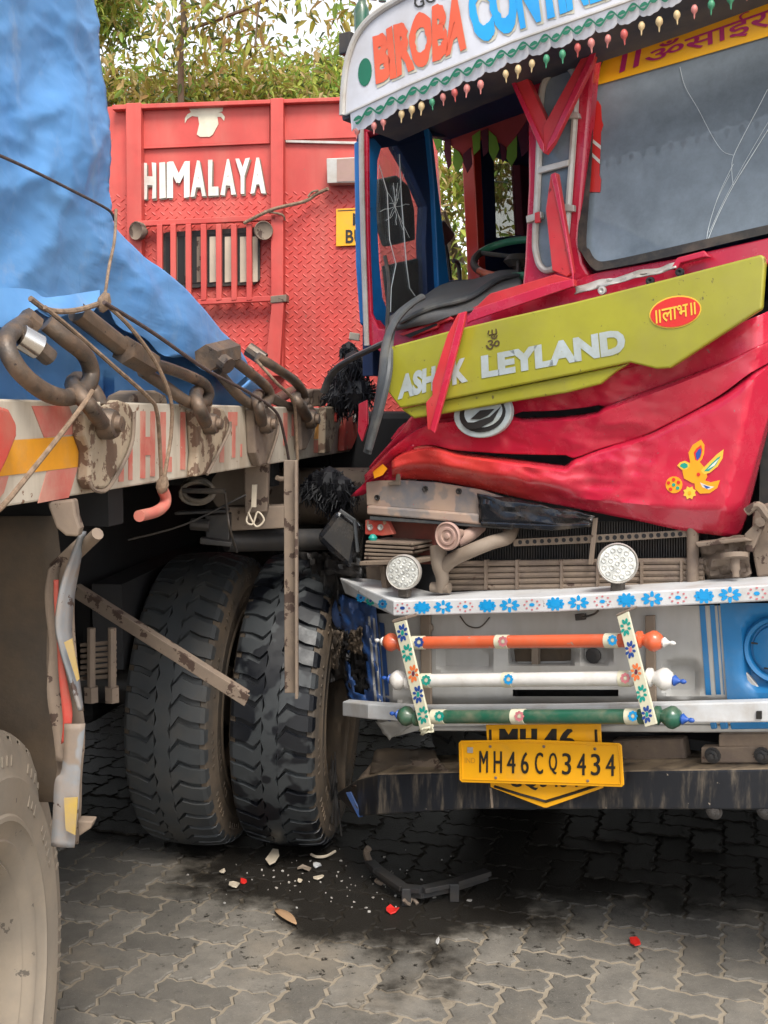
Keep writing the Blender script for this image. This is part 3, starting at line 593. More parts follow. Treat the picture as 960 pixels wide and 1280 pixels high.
LUG = [([(-14, 505), (0, 507), (12, 511), (22, 530), (22, 545), (10, 575), (0, 596), (-14, 596)], K['rusty_red']),
       ([(106, 517), (117, 507), (140, 508), (150, 500), (162, 504), (168, 515), (166, 550), (156, 577), (135, 611), (117, 612), (112, 600), (114, 565), (107, 545)], K['rusty_cream']),
       ([(245, 511), (259, 506), (280, 511), (288, 527), (285, 543), (259, 593), (246, 596), (248.5, 566)], K['rusty_cream']),
       ([(317.5, 511), (334, 507), (346, 518), (347.6, 540), (334.6, 580), (325.5, 583), (320, 566)], K['rusty_brown']),
       ([(376, 511), (391, 506), (399.5, 518), (397, 530), (383, 562), (377.5, 563)], K['rusty_brown']),
       ([(407.5, 508.6), (429.6, 508), (430, 519), (412.7, 566), (406, 567)], K['rusty_cream']),
       ([(433.5, 511), (449, 507), (455.7, 516), (453, 532), (440, 562), (430, 564)], K['rusty_red'])]
for i, (pts, mt) in enumerate(LUG):
    lg = bpoly(pts, .028, .0275).build('lashing_lug', mt, trailer, bevel=.006)
    if i in (1, 2, 3):
        q = MB(); cx = sum(p[0] for p in pts) / len(pts); w = [BP(p[0] * .995 + cx * .005, p[1], .034) for p in pts[len(pts) // 2 - 1:-2]]
        q.tube(spline(w, 4), .004, 6); q.build('weld_bead', K['rusty_brown'], lg, True)
for cx, cy, mt in [(419, 522, K['rusty_red']), (442, 523, K['silver'])]:
    m = MB(); m.lathe(BP(cx, cy, .028), BN, [(.019, 0), (.019, .008), (.012, .012), (.001, .013)], 6); m.build('bolt', mt, trailer)
# stake pockets on top of the rail
for pts in ([(390, 508), (390, 498), (384, 497), (386, 489), (394, 486), (406, 486), (413, 491), (413, 498), (407, 498), (407, 508)], [(163, 505), (166, 494), (178, 488), (196, 488), (208, 494), (211, 506)]):
    bpoly(pts, -.03, .06).build('stake_pocket', K['tan_steel'], trailer, bevel=.006)
# deck, chassis, cross members
dk = MB(); q0, q1 = dline(.9, -.072), dline(4.9, -.072); dz = 1.50
dk.hexa([q0 + UP * (dz - .05), q1 + UP * (dz - .05), q1 - BN * 2.35 + UP * (dz - .05), q0 - BN * 2.35 + UP * (dz - .05), q0 + UP * dz, q1 + UP * dz, q1 - BN * 2.35 + UP * dz, q0 - BN * 2.35 + UP * dz])
dk.build('deck', K['dark'], trailer)
for off in (-.75, -1.6):
    ch = MB(); ch.bar(dline(.9, off) + UP * 1.18, dline(6.2, off) + UP * 1.18, .12, .44); ch.build('chassis_beam', K['dark'], trailer)
for d in (1.2, 2.45, 3.75, 4.6):
    ch = MB(); ch.bar(dline(d, -.075) + UP * 1.37, dline(d, -2.3) + UP * 1.37, .08, .14); ch.build('cross_member', K['dark'], trailer)
sk = MB(); sk.hexa([dline(.9, -2.42) + UP * .12, dline(5.2, -2.42) + UP * .12, dline(5.2, -2.46) + UP * .12, dline(.9, -2.46) + UP * .12, dline(.9, -2.42) + UP * 1.57, dline(5.2, -2.42) + UP * 1.57, dline(5.2, -2.46) + UP * 1.57, dline(.9, -2.46) + UP * 1.57]); sk.build('far_light_screen', K['dark'], trailer)  # dark screen added on the far side to shut out light
# wheels: front pair on the near side, its far twin, and the pale wheel of the rear axle
hub = dline(4.05, -.17); HZ = R(-10)
MT['oily'] = raw_mesh(WT, 'tyre_tread', K['tyre_oily'], 25); MS['oily'] = MS['dark']; MR['oily'] = MR['dark']
w1 = wheel(trailer, dline(4.0, -.05) + UP * .515, R(-8), 'oily', R(1.5), .05, 'outer dual tyre with a split tread'); w2 = wheel(trailer, dline(3.95, -.39) + UP * .515, R(-8), 'dark', R(1.5), .0, 'inner dual tyre with brown dusty sidewall')
for o_ in (-1.9, -2.24): wheel(trailer, dline(4.05, o_) + UP * .52, HZ)
near_c = Vector((-.868, 1.99, .44)); wheel(trailer, near_c, R(2), 'beige', 0, .2, 'pale beige dust covered tyre')
wheel(trailer, near_c + Vector((-.34, .02, 0)), R(2), 'beige')
ax = MB(); ax.tube([dline(4.05, -.2) + UP * .52, dline(4.05, -2.2) + UP * .52], .08, 12); ax.lathe(dline(4.05, -1.2) + UP * .52, BN, [(.001, -.25), (.12, -.2), (.22, -.06), (.22, .06), (.12, .2), (.001, .25)], 16); ax.build('axle', K['dark_steel'], trailer, True)
ax = MB(); ax.tube([near_c, near_c + Vector((-1.8, .06, 0))], .08, 12); ax.build('axle', K['dark_steel'], trailer, True)
for o0_, o1_ in ((-.06, -.95), (-1.45, -2.4)):
    m = MB(); m.hexa([dline(4.78, o0_) + UP * .08, dline(4.78, o1_) + UP * .08, dline(4.80, o1_) + UP * .08, dline(4.80, o0_) + UP * .08, dline(4.78, o0_) + UP * 1.3, dline(4.78, o1_) + UP * 1.3, dline(4.80, o1_) + UP * 1.3, dline(4.80, o0_) + UP * 1.3]); m.build('mud_flap_or_light_block', K['rubber_black'], trailer)  # dark sheets added behind the duals to block light from beyond
m = MB(); m.box(dline(4.5, -1.2) + UP * .75, BN * .24, BA * .3, UP * .45); m.build('gap_light_block', K['dark'], trailer, bevel=.04)  # dark box added to close the gap between the light-blocking sheets
# leaf spring stack seen between mudguard and tyre
ls = MB()
for k in range(7):
    y = 806 + k * 7; ls.hexa([at(100, y + 3, 2.9), at(146, y - 1, 2.9), at(146, y - 1, 3.0), at(100, y + 3, 3.0), at(100, y - 2, 2.9), at(146, y - 6, 2.9), at(146, y - 6, 3.0), at(100, y - 2, 3.0)])
lo_ = ls.build('leaf_spring', K['tan_steel'], trailer, bevel=.003)
u = MB()
for x in (114, 140): u.tube([at(x, 785, 2.87), at(x, 872, 2.87)], .011, 8); u.lathe(at(x, 868, 2.87), UP, [(.02, -.02), (.02, .02)], 6)
u.build('clamp_bolt', K['tan_steel'], lo_, True)
# mud flap sheet behind the bent guard
mf = MB(); rows = []
for i in range(10):
    r_ = []
    for j in range(7):
        x = -60 + (62 + 12 * (i / 9)) * 0 + j * (130 + 12 * math.sin(i * .35)) / 6; y = 645 + i * 40; p = at(x, y, 2.3); p.y += .03 * nz(p, 3, 2); r_.append(p)
    rows.append(r_)
mf.grid(rows); mf.build('mud_flap_or_light_block', K['mud'], trailer, True, solid=.008)
# the bent guard rail: two twisted strips
def ribbon(left, right, Y, n=6, bulge=0.0, seed=0, plane=None):
    l = spline([Vector((x, y, 0)) for x, y in left], n); r_ = spline([Vector((x, y, 0)) for x, y in right], n); m = MB(); rows = []
    for a, b in zip(l, r_):
        row = []
        for k in range(4):
            t_ = k / 3; x = a.x + (b.x - a.x) * t_; y = a.y + (b.y - a.y) * t_; yy = (Y(x, y, t_) if callable(Y) else Y); p = at(x, y, yy) if plane is None else plane(x, y, yy); p += Vector((0, -1, 0)) * bulge * math.sin(math.pi * t_); p += Vector((.006, .012, 0)) * nz(p, 9, seed); row.append(p)
        rows.append(row)
    m.grid(rows); return m
g0 = ribbon([(62, 705), (57, 760), (60, 840), (66, 905), (72, 955), (69, 985), (67, 1056)], [(98, 672), (91, 740), (93, 815), (102, 870), (105, 905), (101, 975), (95, 1056)], 2.12, 6, .0, 8); gsh = g0.build('bent_guard', K['tan_steel'], trailer, True, solid=.005)
g1 = ribbon([(60, 712), (56, 740), (57, 790), (60, 850), (64, 900), (71, 950)], [(75, 700), (70, 740), (71, 790), (76, 850), (86, 900), (92, 955)], lambda x, y, t: 2.10 + .015 * t, 5, .003, 1); guard = g1.build('bent_guard', K['tan_steel'], trailer, True, solid=.006)
g2 = ribbon([(98, 668), (80, 715), (72, 775), (77, 812), (88, 850), (98, 888)], [(106, 664), (95, 705), (90, 775), (91, 805), (99, 845), (105, 888)], lambda x, y, t: 2.05 + .04 * t, 6, .003, 2); g2.build('guard_strip', K['guard_paint'], guard, True, solid=.006)
g3 = ribbon([(66, 725), (68, 780), (75, 850), (80, 900), (76, 930)], [(72, 725), (73, 780), (84, 850), (91, 895), (84, 925)], 2.085, 5, .0, 3); g3.build('red_inner_strip', K['rusty_red'], guard, True, solid=.004)
g4 = ribbon([(80, 905), (79, 960), (70, 975), (68, 1010), (67, 1056)], [(105, 905), (102, 960), (100, 985), (99, 1010), (95, 1058)], 2.06, 5, .002, 4); g4.build('guard_strip', K['guard_paint'], guard, True, solid=.006)
for Y_, pts in ((2.035, [(80, 803), (90, 798), (99, 849), (96, 852)]), (2.03, [(80, 998), (97, 997), (94, 1044), (82, 1038)])): MB().prism([at(x, y, Y_) for x, y in pts], (0, .004, 0)).build('yellow_patch', K['yellow_worn'], guard)
ft = MB(); ft.prism([at(x, y, 2.08) for x, y in [(96, 1026), (117, 1027), (113, 1036), (98, 1046)]], (0, .03, 0)); ft.build('guard_foot', K['tan_steel'], guard, bevel=.003)
br = MB(); br.prism([at(x, y, 2.0) for x, y in [(58, 628), (92, 624), (95, 645), (100, 660), (97, 671), (82, 670), (70, 660)]], (0, .03, 0)); br.build('hanger_bracket', K['tan_steel'], trailer, bevel=.004)
br = MB(); br.tube([at(96, 692, 2.12), at(122, 667, 2.06)], .012, 10); br.build('stub_rod', K['tan_steel'], trailer, True)
# diagonal and upright angle irons
for (p, q, w) in [((95, 740), (309, 876), 17), ]:
    m = MB(); a, b = at(p[0], p[1], 3.0), at(q[0], q[1], 2.85); m.bar(a, b, .006, .034, (0, 0, 1)); m.bar(a + Vector((0, .014, .017)), b + Vector((0, .014, .017)), .028, .006, (0, 0, 1)); m.build('brace_angle', K['tan_steel'], trailer, bevel=.002)
m = MB(); m.bar(at(363, 575, 3.02), at(364, 866, 3.02), .006, .036, (1, 0, 0)); m.bar(at(370.5, 575, 3.0), at(371, 872, 3.0), .036, .008, (1, 0, 0)); m.build('upright_angle', K['tan_steel'], trailer, bevel=.002)
# gear under the rail
m = MB(); m.prism([at(x, y, 3.45) for x, y in [(305, 583), (336, 578), (334, 640), (306, 642)]], (0, .05, 0)); m.build('hanger_bracket', K['tan_steel'], trailer, bevel=.004)
m = MB(); m.prism([at(x, y, 3.5) for x, y in [(282, 634), (362, 632), (362, 660), (284, 664)]], (0, .08, 0)); m.build('spring_hanger', K['tan_steel'], trailer, bevel=.004)
m = MB(); m.tube([at(283, 676, 3.55), at(415, 674, 3.75)], .036, 14); m.build('cross_tube', K['dark_steel'], trailer, True)
m = MB(); m.lathe(at(292, 612, 3.6), (0.1, -1, .1), [(.06, -.02), (.075, -.01), (.075, .01), (.05, .02), (.001, .022)], 20); m.build('brake_chamber', K['beige'], trailer, True)
m = MB(); m.prism([at(x, y, 3.3) for x, y in [(218, 640), (284, 637), (284, 641), (218, 644)]], (0, .06, 0)); m.prism([at(x, y, 3.35) for x, y in [(256, 644), (287, 642), (286, 680), (258, 682)]], (0, .05, 0)); m.prism([at(x, y, 3.28) for x, y in [(250, 672), (290, 678), (289, 684), (249, 680)]], (0, .04, 0)); m.tube([at(238, 655, 3.3), at(262, 657, 3.3)], .018, 10); m.build('valve_block', K['dark_steel'], trailer, bevel=.003)
hc = MB(); pts = []
for k in range(90):
    a = k * .35; pts.append(at(247 + 20 * math.cos(a) + 2 * math.sin(k * .3), 614 + 14 * math.sin(a) + (k - 45) * .06, 3.28 + .02 * math.sin(k * .21)))
hc.tube(pts, .0065, 6); hc.build('coiled_air_hose', K['coil'], trailer, True)
m = MB(); m.tube([at(228, 613, 3.15), at(281, 614, 3.15)], .008, 8); m.build('rubber_pipe', K['rubber_black'], trailer, True)
m = MB(); m.tube(spline([at(281, 614, 3.15), at(284, 640, 3.2), at(287, 660, 3.2), at(296, 690, 3.3)], 5), .004, 6); m.tube(spline([at(160, 675, 3.2), at(230, 656, 3.2), at(300, 622, 3.2), at(306, 620, 3.2)], 5), .003, 6); m.build('cable', K['rubber_black'], trailer, True)
m = MB(); m.tube(spline([at(318, 625, 3.35), at(308, 650, 3.3), at(316, 655, 3.3), at(322, 640, 3.3), at(330, 650, 3.3), at(320, 658, 3.3), at(310, 640, 3.3)], 5), .003, 6); m.prism([at(x, y, 3.3) for x, y in [(315, 606), (321, 606), (320, 634), (314, 634)]], (0, .015, 0)); m.build('wire_tie', K['cream'], trailer)
m = MB(); m.tube(spline([BP(346, 597, .0), BP(352, 599, .01), BP(362, 596, .02)], 5), .008, 8); m.build('rope_peg', K['tan_steel'], trailer, True)

# ------------------------------------------------------------------ tarpaulin over the load
load = empty('tarpaulin_covered_load', dline(2.0, -1.0) + UP * 1.55, 'tall load wrapped in a crumpled blue tarpaulin on the flatbed deck', 'load')
edge = [(-60, 100), (0, 122), (40, 128), (90, 136), (150, 143), (200, 147), (250, 147), (275, 150), (295, 163), (320, 192), (350, 228), (380, 258), (410, 290), (440, 318), (470, 330), (500, 332)]
rows = []; tm = MB()
def hem_y(x): return interp([(-140, 380), (40, 386), (60, 392), (95, 398), (120, 385), (128, 372), (150, 402), (180, 425), (210, 442), (250, 456), (275, 470), (300, 485), (330, 470)], x) + 4 * math.sin(x * .13)
def ridge(p, s_): return 1 - 2 * abs(nz(p, 1, s_))
def top_y(x):
    u_ = (x - 480) / FPX; d_ = .95 / (math.tan(R(10)) - u_); return 514 - 1.08 * FPX / d_
YT = top_y(104)
for i in range(190):
    y0_ = YT + i * (505 - YT) / 189; xr = sinterp([(YT, 96)] + edge[1:], y0_); row = []
    for j in range(150):
        s_ = j / 149; x = -420 + (xr + 420) * s_; yt = top_y(min(x, 104)); y = min(yt + (y0_ - YT) * (505 - yt) / (505 - YT), hem_y(max(x, -140))); p = BP(x, y, -.11)
        f = .035 * nz((x * .010, y * .005, 0), 1, 1) + .010 * ridge((x * .012 + y * .007, y * .007 - x * .005, 3), 2) + .005 * ridge((x * .030 - y * .014, y * .017 + x * .010, 5), 3) + .002 * max(ridge((x * .055 + y * .04, y * .045 - x * .02, 9), 6), .2) + .0012 * ridge((x * .13, y * .12, 5), 3) - .03 * max(0, s_ - .92) / .08
        if y > 300: f += -.03 * (y - 300) / 200
        row.append(p + BN * f)
    e_ = row[-1]
    for k in range(1, 8): row.append(e_ - BN * (.12 * k) + BA * (.03 * math.sin(k * .5)) + UP * (.012 * k * (1 if y0_ < 280 else 1.2)))
    rows.append(row)
rows = [[p - BN * (.3 * k) + UP * (.05 - .02 * k) for p in rows[0]] for k in range(6, 0, -1)] + rows
tm.grid(rows); tm.build('tarpaulin', K['tarp'], load, True, angle=80)
hm_ = MB(); hm_.tube([BP(x, hem_y(x) - 1, -.108 - .0001 * max(0, hem_y(x) - 300) * 1.5) + BN * .035 * nz((x * .010, hem_y(x) * .005, 0), 1, 1) for x in range(-130, 318, 6)], .006, 6); hm_.build('rolled_hem', K['tarp'], load, True)
# tucked-in skirt of the tarpaulin, deeper under the hem
tk = MB(); rows = []
for i in range(22):
    y = 340 + i * 170 / 21; row = []
    for j in range(60):
        x = -420 + j * 755 / 59; yy = max(y, interp([(-140, 340), (150, 345), (230, 400), (300, 455), (335, 480)], x)); f = -.22 + .06 * nz((x * .02, y * .012, 2), 1, 4) + .03 * nz((x * .06, y * .03, 7), 1, 5); row.append(BP(x, yy, f))
    rows.append(row)
tk.grid(rows); tk.build('tucked_skirt', K['tarp'], load, True, angle=80)
fl = ribbon([(-20, 362), (10, 360), (38, 362), (58, 372), (100, 366), (122, 362)], [(-20, 398), (8, 410), (30, 398), (52, 384), (95, 392), (124, 380)], lambda x, y, t: -.06 + .02 * t, 5, 0, 7, BP); fl.build('hem_flap', K['tarp'], load, True)
body = MB(); body.hexa([dline(1.25, -.35) + UP * 1.51, dline(2.1, -.35) + UP * 1.51, dline(2.1, -2.2) + UP * 1.51, dline(1.25, -2.2) + UP * 1.51, dline(1.25, -.35) + UP * 2.45, dline(2.1, -.35) + UP * 2.45, dline(2.1, -2.2) + UP * 2.45, dline(1.25, -2.2) + UP * 2.45]); body.build('cargo_block', K['dark'], load)
body = MB(); body.hexa([dline(2.2, -.45) + UP * 1.51, dline(3.3, -.45) + UP * 1.51, dline(3.3, -2.2) + UP * 1.51, dline(2.2, -2.2) + UP * 1.51, dline(2.2, -.45) + UP * 1.95, dline(3.3, -.45) + UP * 1.54, dline(3.3, -2.2) + UP * 1.54, dline(2.2, -2.2) + UP * 1.95]); body.build('cargo_block', K['dark'], load)

# ------------------------------------------------------------------ lashing hardware: shackles, turnbuckles, ropes
def bpt(pts): return [BP(x, y, o) for x, y, o in pts]
def shackle(label, boss, r, path, pr):
    s_ = empty('shackle', BP(boss[0], boss[1], .03), label, 'shackle', 'shackles on the trailer rail')
    m = MB(); m.tube(spline(bpt(path), 6), pr * .74, 10); m.build('bow', K['link_steel'], s_, True)
    m = MB(); m.lathe(BP(boss[0], boss[1], .03), BN, [(r, 0), (r, .02), (r * .85, .03), (r * .55, .032), (r * .5, .042), (.001, .043)], 18); m.build('pin', K['link_steel'], s_, True)
shackle('large worn shackle hanging on the chipped cream lug nearest the tape', (127, 530), .030, [(127, 528, .045), (112, 508, .06), (98, 492, .04), (91, 480, .0), (100, 474, -.04), (118, 490, -.03), (128, 512, .0)], .021)
shackle('shackle on the second cream lug below the long turnbuckle', (257, 530), .026, [(257, 528, .05), (250, 512, .06), (245, 498, .045), (246, 490, .02), (252, 490, -.02), (258, 505, 0)], .022)
shackle('round headed shackle on the brown lug beside the dark rope', (327.5, 530), .028, [(327.5, 528, .045), (324, 510, .055), (320, 498, .03), (324, 493, 0), (330, 500, -.02)], .022)
shackle('small shackle on the last brown lug near the rail end', (384, 524), .032, [(384, 522, .045), (377, 508, .05), (369, 497, .03), (373, 494, 0), (380, 502, -.02)], .024)
def turnbuckle(label, loop, r, extra):
    t_ = empty('turnbuckle', BP(loop[0][0], loop[0][1], loop[0][2]), label, 'turnbuckle', 'turnbuckles lashing the load')
    m = MB(); m.tube(spline(bpt(loop), 6), r * .70, 10); m.build('loop', K['link_steel'], t_, True)
    for nm, mt, path, rr, seg in extra: m = MB(); m.tube(bpt(path), rr * .74, seg); m.build(nm, mt, t_, True, angle=30)
turnbuckle('big oval lashing link with a bright steel bolt at the left edge', [(34, 402, -.02), (8, 424, .0), (20, 458, .02), (50, 486, .03), (80, 497, .03), (104, 488, .03), (114, 468, .03), (106, 444, .03), (80, 422, .02), (58, 404, .0)], .023,
           [('bolt', K['chrome'], [(24, 420, .0), (48, 434, .02)], .030, 14), ('bolt_tip', K['link_steel'], [(45, 432, .02), (62, 447, .03)], .022, 12), ('cross_block', K['link_steel'], [(30, 396, -.02), (44, 408, -.01)], .027, 8)])
turnbuckle('long turnbuckle with a thick rod under the tarpaulin hem', [(178, 452, .0), (215, 462, .02), (252, 478, .03), (261, 492, .03), (254, 503, .03), (236, 503, .03), (205, 482, .0), (178, 464, -.02)], .020,
           [('rod', K['link_steel'], [(96, 390, -.06), (165, 444, -.01)], .029, 12), ('nut', K['link_steel'], [(155, 437, -.01), (186, 455, .01)], .042, 6)])
turnbuckle('short turnbuckle with a hexagonal nut in the middle of the rail', [(284, 444, -.01), (310, 464, .02), (335, 486, .03), (335, 501, .03), (320, 507, .03), (300, 496, .0), (272, 464, -.02)], .021,
           [('nut', K['link_steel'], [(258, 448, -.02), (288, 440, -.01)], .048, 6), ('stud', K['link_steel'], [(278, 452, .02), (286, 458, .04)], .03, 10)])
turnbuckle('farthest turnbuckle leaning towards the red headboard', [(322, 446, -.03), (345, 460, .01), (370, 478, .03), (381, 496, .03), (377, 506, .03), (360, 508, .0), (338, 496, -.04)], .022, [('rod', K['link_steel'], [(310, 436, -.08), (330, 450, -.03)], .03, 10)])
turnbuckle('half hidden link behind the farthest shackle', [(345, 500, -.2), (360, 492, -.2), (372, 488, -.2), (384, 494, -.2), (388, 506, -.2)], .03, [('rod', K['link_steel'], [(340, 498, -.2), (330, 486, -.2)], .026, 8)])
def rope(label, pts, r, mt, plane=BP, n=8):
    m = MB(); P = spline([plane(*p) for p in pts], n); m.tube(P, r * .68, 7); o = m.build('rope', mt, None, True); tag(o, label, 'rope', 'ropes over the load'); return o
rope('dark rope slanting down across the side of the blue tarpaulin', [(-20, 186, -.05), (30, 208, -.06), (90, 238, -.06), (135, 262, -.07), (143, 275, -.12)], .0045, K['rope_dark'])
rope('brown rope hanging along the tarpaulin edge to the knot', [(145, 262, -.08), (143, 300, -.06), (136, 335, -.05), (130, 378, -.03)], .005, K['rope'])
rope('brown rope running from the left flap to the knot', [(38, 373, -.02), (62, 388, -.01), (95, 388, -.01), (128, 378, -.01)], .008, K['rope'])
rope('brown rope from the flap down to the red hook', [(56, 384, .0), (90, 412, .02), (140, 456, .05), (185, 496, .06), (196, 515, .055), (200, 560, .04), (202, 612, .03)], .0065, K['rope'])
rope('brown rope from the knot looping down beside the hook', [(130, 378, .0), (162, 408, .03), (194, 452, .05), (213, 498, .06), (214, 540, .05), (208, 580, .045), (203, 612, .035)], .0065, K['rope'])
rope('long rope from the knot along the turnbuckles to the peg', [(130, 378, .01), (190, 415, .03), (258, 462, .06), (310, 490, .06), (345, 515, .06), (356, 548, .055), (362, 580, .05), (365, 594, .04)], .0065, K['rope_dark'])
rope('pale rope tied from the first link across the amber tape', [(116, 488, .07), (104, 506, .06), (75, 544, .04), (40, 588, .035), (10, 625, .035), (-5, 640, .02)], .007, K['rope'])
rope('rope hanging over the rail end beside the last lug', [(320, 450, .0), (345, 478, .05), (366, 500, .06), (370, 530, .05), (372, 575, .045)], .007, K['rope'])
for x, y, o_, lb_ in ((203, 606, .035, 'small knot in the brown rope right above the red hook'), (130, 378, .0, 'small knot where the brown ropes meet at the tarpaulin hem')):
    kn = MB(); kn.lathe(BP(x, y, o_), (.3, 0, 1), [(.004, -.02), (.013, -.01), (.014, .005), (.006, .02)], 8); tag(kn.build('rope_knot', K['rope'], None, True), lb_, 'knot', 'rope knots')
hk = MB(); hk.tube(spline([BP(203, 612, .03), BP(207, 622, .03), BP(205, 632, .03), BP(194, 640, .03), BP(174, 645, .03)], 6), .0125, 12)
tag(hk.build('rope_hook', K['hook'], None, True), 'faded red bent hook hanging below the cream rail', 'hook')

# ------------------------------------------------------------------ red hauler with its headboard wall
hauler = empty('hauler_truck', Vector((-1.0, 5.4, 0)), 'red heavy hauler with a chequer plate headboard and barred rear window', 'truck')
wall = poly([(-330, 152), (140, 133), (430, 122), (545, 118), (543, 620), (-330, 640)], WP, 0, .06).build('headboard', K['wall_red'], hauler, bevel=.003)
def wbox(name, pts, off, th, mt, bev=.003, par=None): return poly(pts, WP, off, th).build(name, mt, par or hauler, bevel=bev)
wbox('frame_post', [(157, 129), (176, 128), (178, 460), (160, 462)], .055, .054, K['wall_red']); wbox('frame_post', [(338, 123), (354, 122), (354, 470), (339, 470)], .06, .059, K['wall_red'])
wbox('frame_rail', [(140, 131), (430, 121), (545, 117), (545, 121), (430, 126), (140, 137)], .05, .049, K['wall_red'])
wbox('smooth_panel', [(177, 136), (337, 129.5), (337, 176), (177, 183)], .012, .011, K['wall_red'], .001); wbox('smooth_panel', [(355, 128), (540, 122), (540, 168), (355, 175)], .012, .011, K['wall_red'], .001)
wbox('edge_strip', [(177, 183), (337, 176), (337, 179), (177, 186)], .016, .015, K['wall_red'], .001); wbox('edge_strip', [(357, 175), (446, 177), (446, 180), (357, 178)], .016, .015, K['silver'], .001)
dm = MB(); s_ = .041; WV = UP; o0 = WP(150, 640)
for i in range(-40, 40):
    for j in range(0, 72):
        x = (i + (j % 2) * .5) * s_ * 1.0; z = j * s_ * .5; c = o0 + WA * (x + .7) + WV * z; ang = R(40) if j % 2 == 0 else R(-40)
        d = WA * math.cos(ang) + WV * math.sin(ang); n_ = WA * -math.sin(ang) + WV * math.cos(ang)
        if c.z > 2.68 or c.x > .17: continue
        l, w, h = .0155, .0042, .0030
        b0 = [c - d * l, c - d * l * .5 - n_ * w, c + d * l * .5 - n_ * w, c + d * l, c + d * l * .5 + n_ * w, c - d * l * .5 + n_ * w, c - d * l * .55 + WN * h, c + d * l * .55 + WN * h]
        dm.add(b0, [(0, 1, 6), (1, 2, 7, 6), (2, 3, 7), (3, 4, 7), (4, 5, 6, 7), (5, 0, 6)])
tag(dm.build('chequer_studs', K['wall_red'], wall), kind='stuff')
bull = MB()
bull.prism([WP(x, y, .016) for x, y in [(234, 131), (280, 129), (278, 139), (271, 142), (273, 155), (266, 168), (262, 171), (250, 171), (246, 168), (249, 155), (247, 143), (239, 141)]], -WN * .003)
bull.prism([WP(x, y, .015) for x, y in [(239, 140), (248, 141), (247, 146), (240, 145), (234, 149), (231, 154), (231, 148), (234, 143)]], -WN * .002); bull.prism([WP(x, y, .015) for x, y in [(271, 141), (277, 141), (281, 146), (280, 151), (276, 146), (271, 146)]], -WN * .002)
bull.build('bull_emblem', K['bull'], hauler)
for ch, x0, x1 in zip('HIMALAYA', (179, 199, 210, 238, 260, 275, 293, 313), (195, 207, 235, 258, 273, 295, 313, 332)):
    ya = 204 - (x0 - 179) * .052; yb = ya + 45; q_ = ((x0, ya), (x1, ya - .8), (x1, yb - .8), (x0, yb))
    text_on('painted_letter_shadow', ch, q_, WP, .0085, K['rusty_brown'], wall, bold=.06 if ch != 'M' else 0.0, wob=1.0, shift=(1.5, 2.2)); [text_on('painted_letter', ch, q_, WP, .011 + .0004 * k_, K['white_letter'], wall, bold=.055 if ch != 'M' else 0.0, wob=1.4, shift=(k_ * 1.3 - 1.3, 0)) for k_ in (range(1, 2) if ch != 'M' else range(4))]
win = wbox('rear_window', [(208, 290), (316, 284), (323, 288), (325, 296), (325, 350), (318, 356), (208, 362), (201, 357), (200, 300), (202, 293)], .016, .012, K['rubber_black'])
wbox('pane', [(207, 296), (318, 290), (319, 349), (207, 356)], .019, .002, K['dark'], 0, win)
for k, x in enumerate((216, 231, 246, 262, 281, 300, 312)): wbox('curtain_strip', [(x, 296 if k else 300), (x + (6 if k < 3 else 10), 295.5), (x + (6 if k < 3 else 10), 352), (x, 353)], .022, .002, K['cream'] if k >= 3 else K['tan_steel'], 0, win)
for x in (199, 216, 235, 254, 273, 292, 311): wbox('guard_bar', [(x - 3.5, 280), (x + 3.5, 279.5), (x + 4, 375), (x - 3, 376)], .065, .02, K['wall_red'])
wbox('guard_rail', [(170, 276), (345, 268), (345, 275), (170, 283)], .06, .03, K['wall_red']); wbox('guard_rail', [(247, 374), (346, 369), (346, 376), (247, 381)], .062, .03, K['wall_red'])
wbox('brace', [(340, 376), (355, 374), (349, 470), (330, 470)], .11, .06, K['wall_red']); wbox('brace_cap', [(338, 370), (358, 368), (358, 377), (338, 379)], .115, .07, K['tan_steel'])
for cx, cy in ((182, 290), (327, 290)):
    m = MB(); m.lathe(WP(cx, cy, .03), (WN + Vector((-.5 if cx < 200 else .35, 0, -.05))).normalized(), [(.016, 0), (.02, .02), (.04, .035), (.043, .06), (.04, .066), (.034, .060), (.001, .055)], 18); m.build('work_lamp', K['tan_steel'], hauler, True)
lb = wbox('tail_lamp', [(408, 198), (452, 196), (452, 228), (409, 229)], .075, .06, K['silver']); wbox('lens', [(421, 199), (451, 197), (451, 226), (421, 227)], .078, .004, K['horn_pink'], 0, lb)
pl = wbox('number_plate', [(420, 261), (462, 259), (462, 306), (420, 308)], .012, .004, K['plate'], .002); wbox('plate_border', [(422, 263), (462, 261), (462, 262), (422, 264)], .0135, .002, K['ink'], 0, pl)
text_on('plate_lettering', 'MH 46', ((441, 266), (486, 265), (486, 281), (441, 282)), WP, .0145, K['ink'], pl, .02); text_on('plate_lettering', 'BU 3', ((432, 287), (470, 286), (470, 303), (432, 304)), WP, .0145, K['ink'], pl, .02)
rp = MB(); rp.tube(spline([WP(305, 279, .07), WP(340, 262, .09), WP(380, 252, .05), WP(395, 243, .04), WP(410, 236, .08)], 6), .008, 7); rp.tube(spline([WP(330, 264, .09), WP(352, 268, .08), WP(356, 275, .06)], 4), .005, 6); rp.tube(spline([WP(385, 246, .05), WP(390, 240, .05), WP(398, 238, .05)], 4), .005, 6)
tag(rp.build('rope', K['rope'], None, True), 'frayed brown rope tied over the headboard window guard', 'rope', 'ropes over the load')
hb = MB(); hb.box((-.75, 6.3, 1.9), (1.05, -.1, 0), (.05, .8, 0), (0, 0, .9)); hb.build('cab_body', K['wall_red'], hauler)
for dx in (-.35, .35):
    m = MB(); m.bar((-1.0 + dx - .25, 3.6, .85), (-.85 + dx, 8.0, .85), .1, .28); m.build('chassis_rail', K['dark'], hauler)
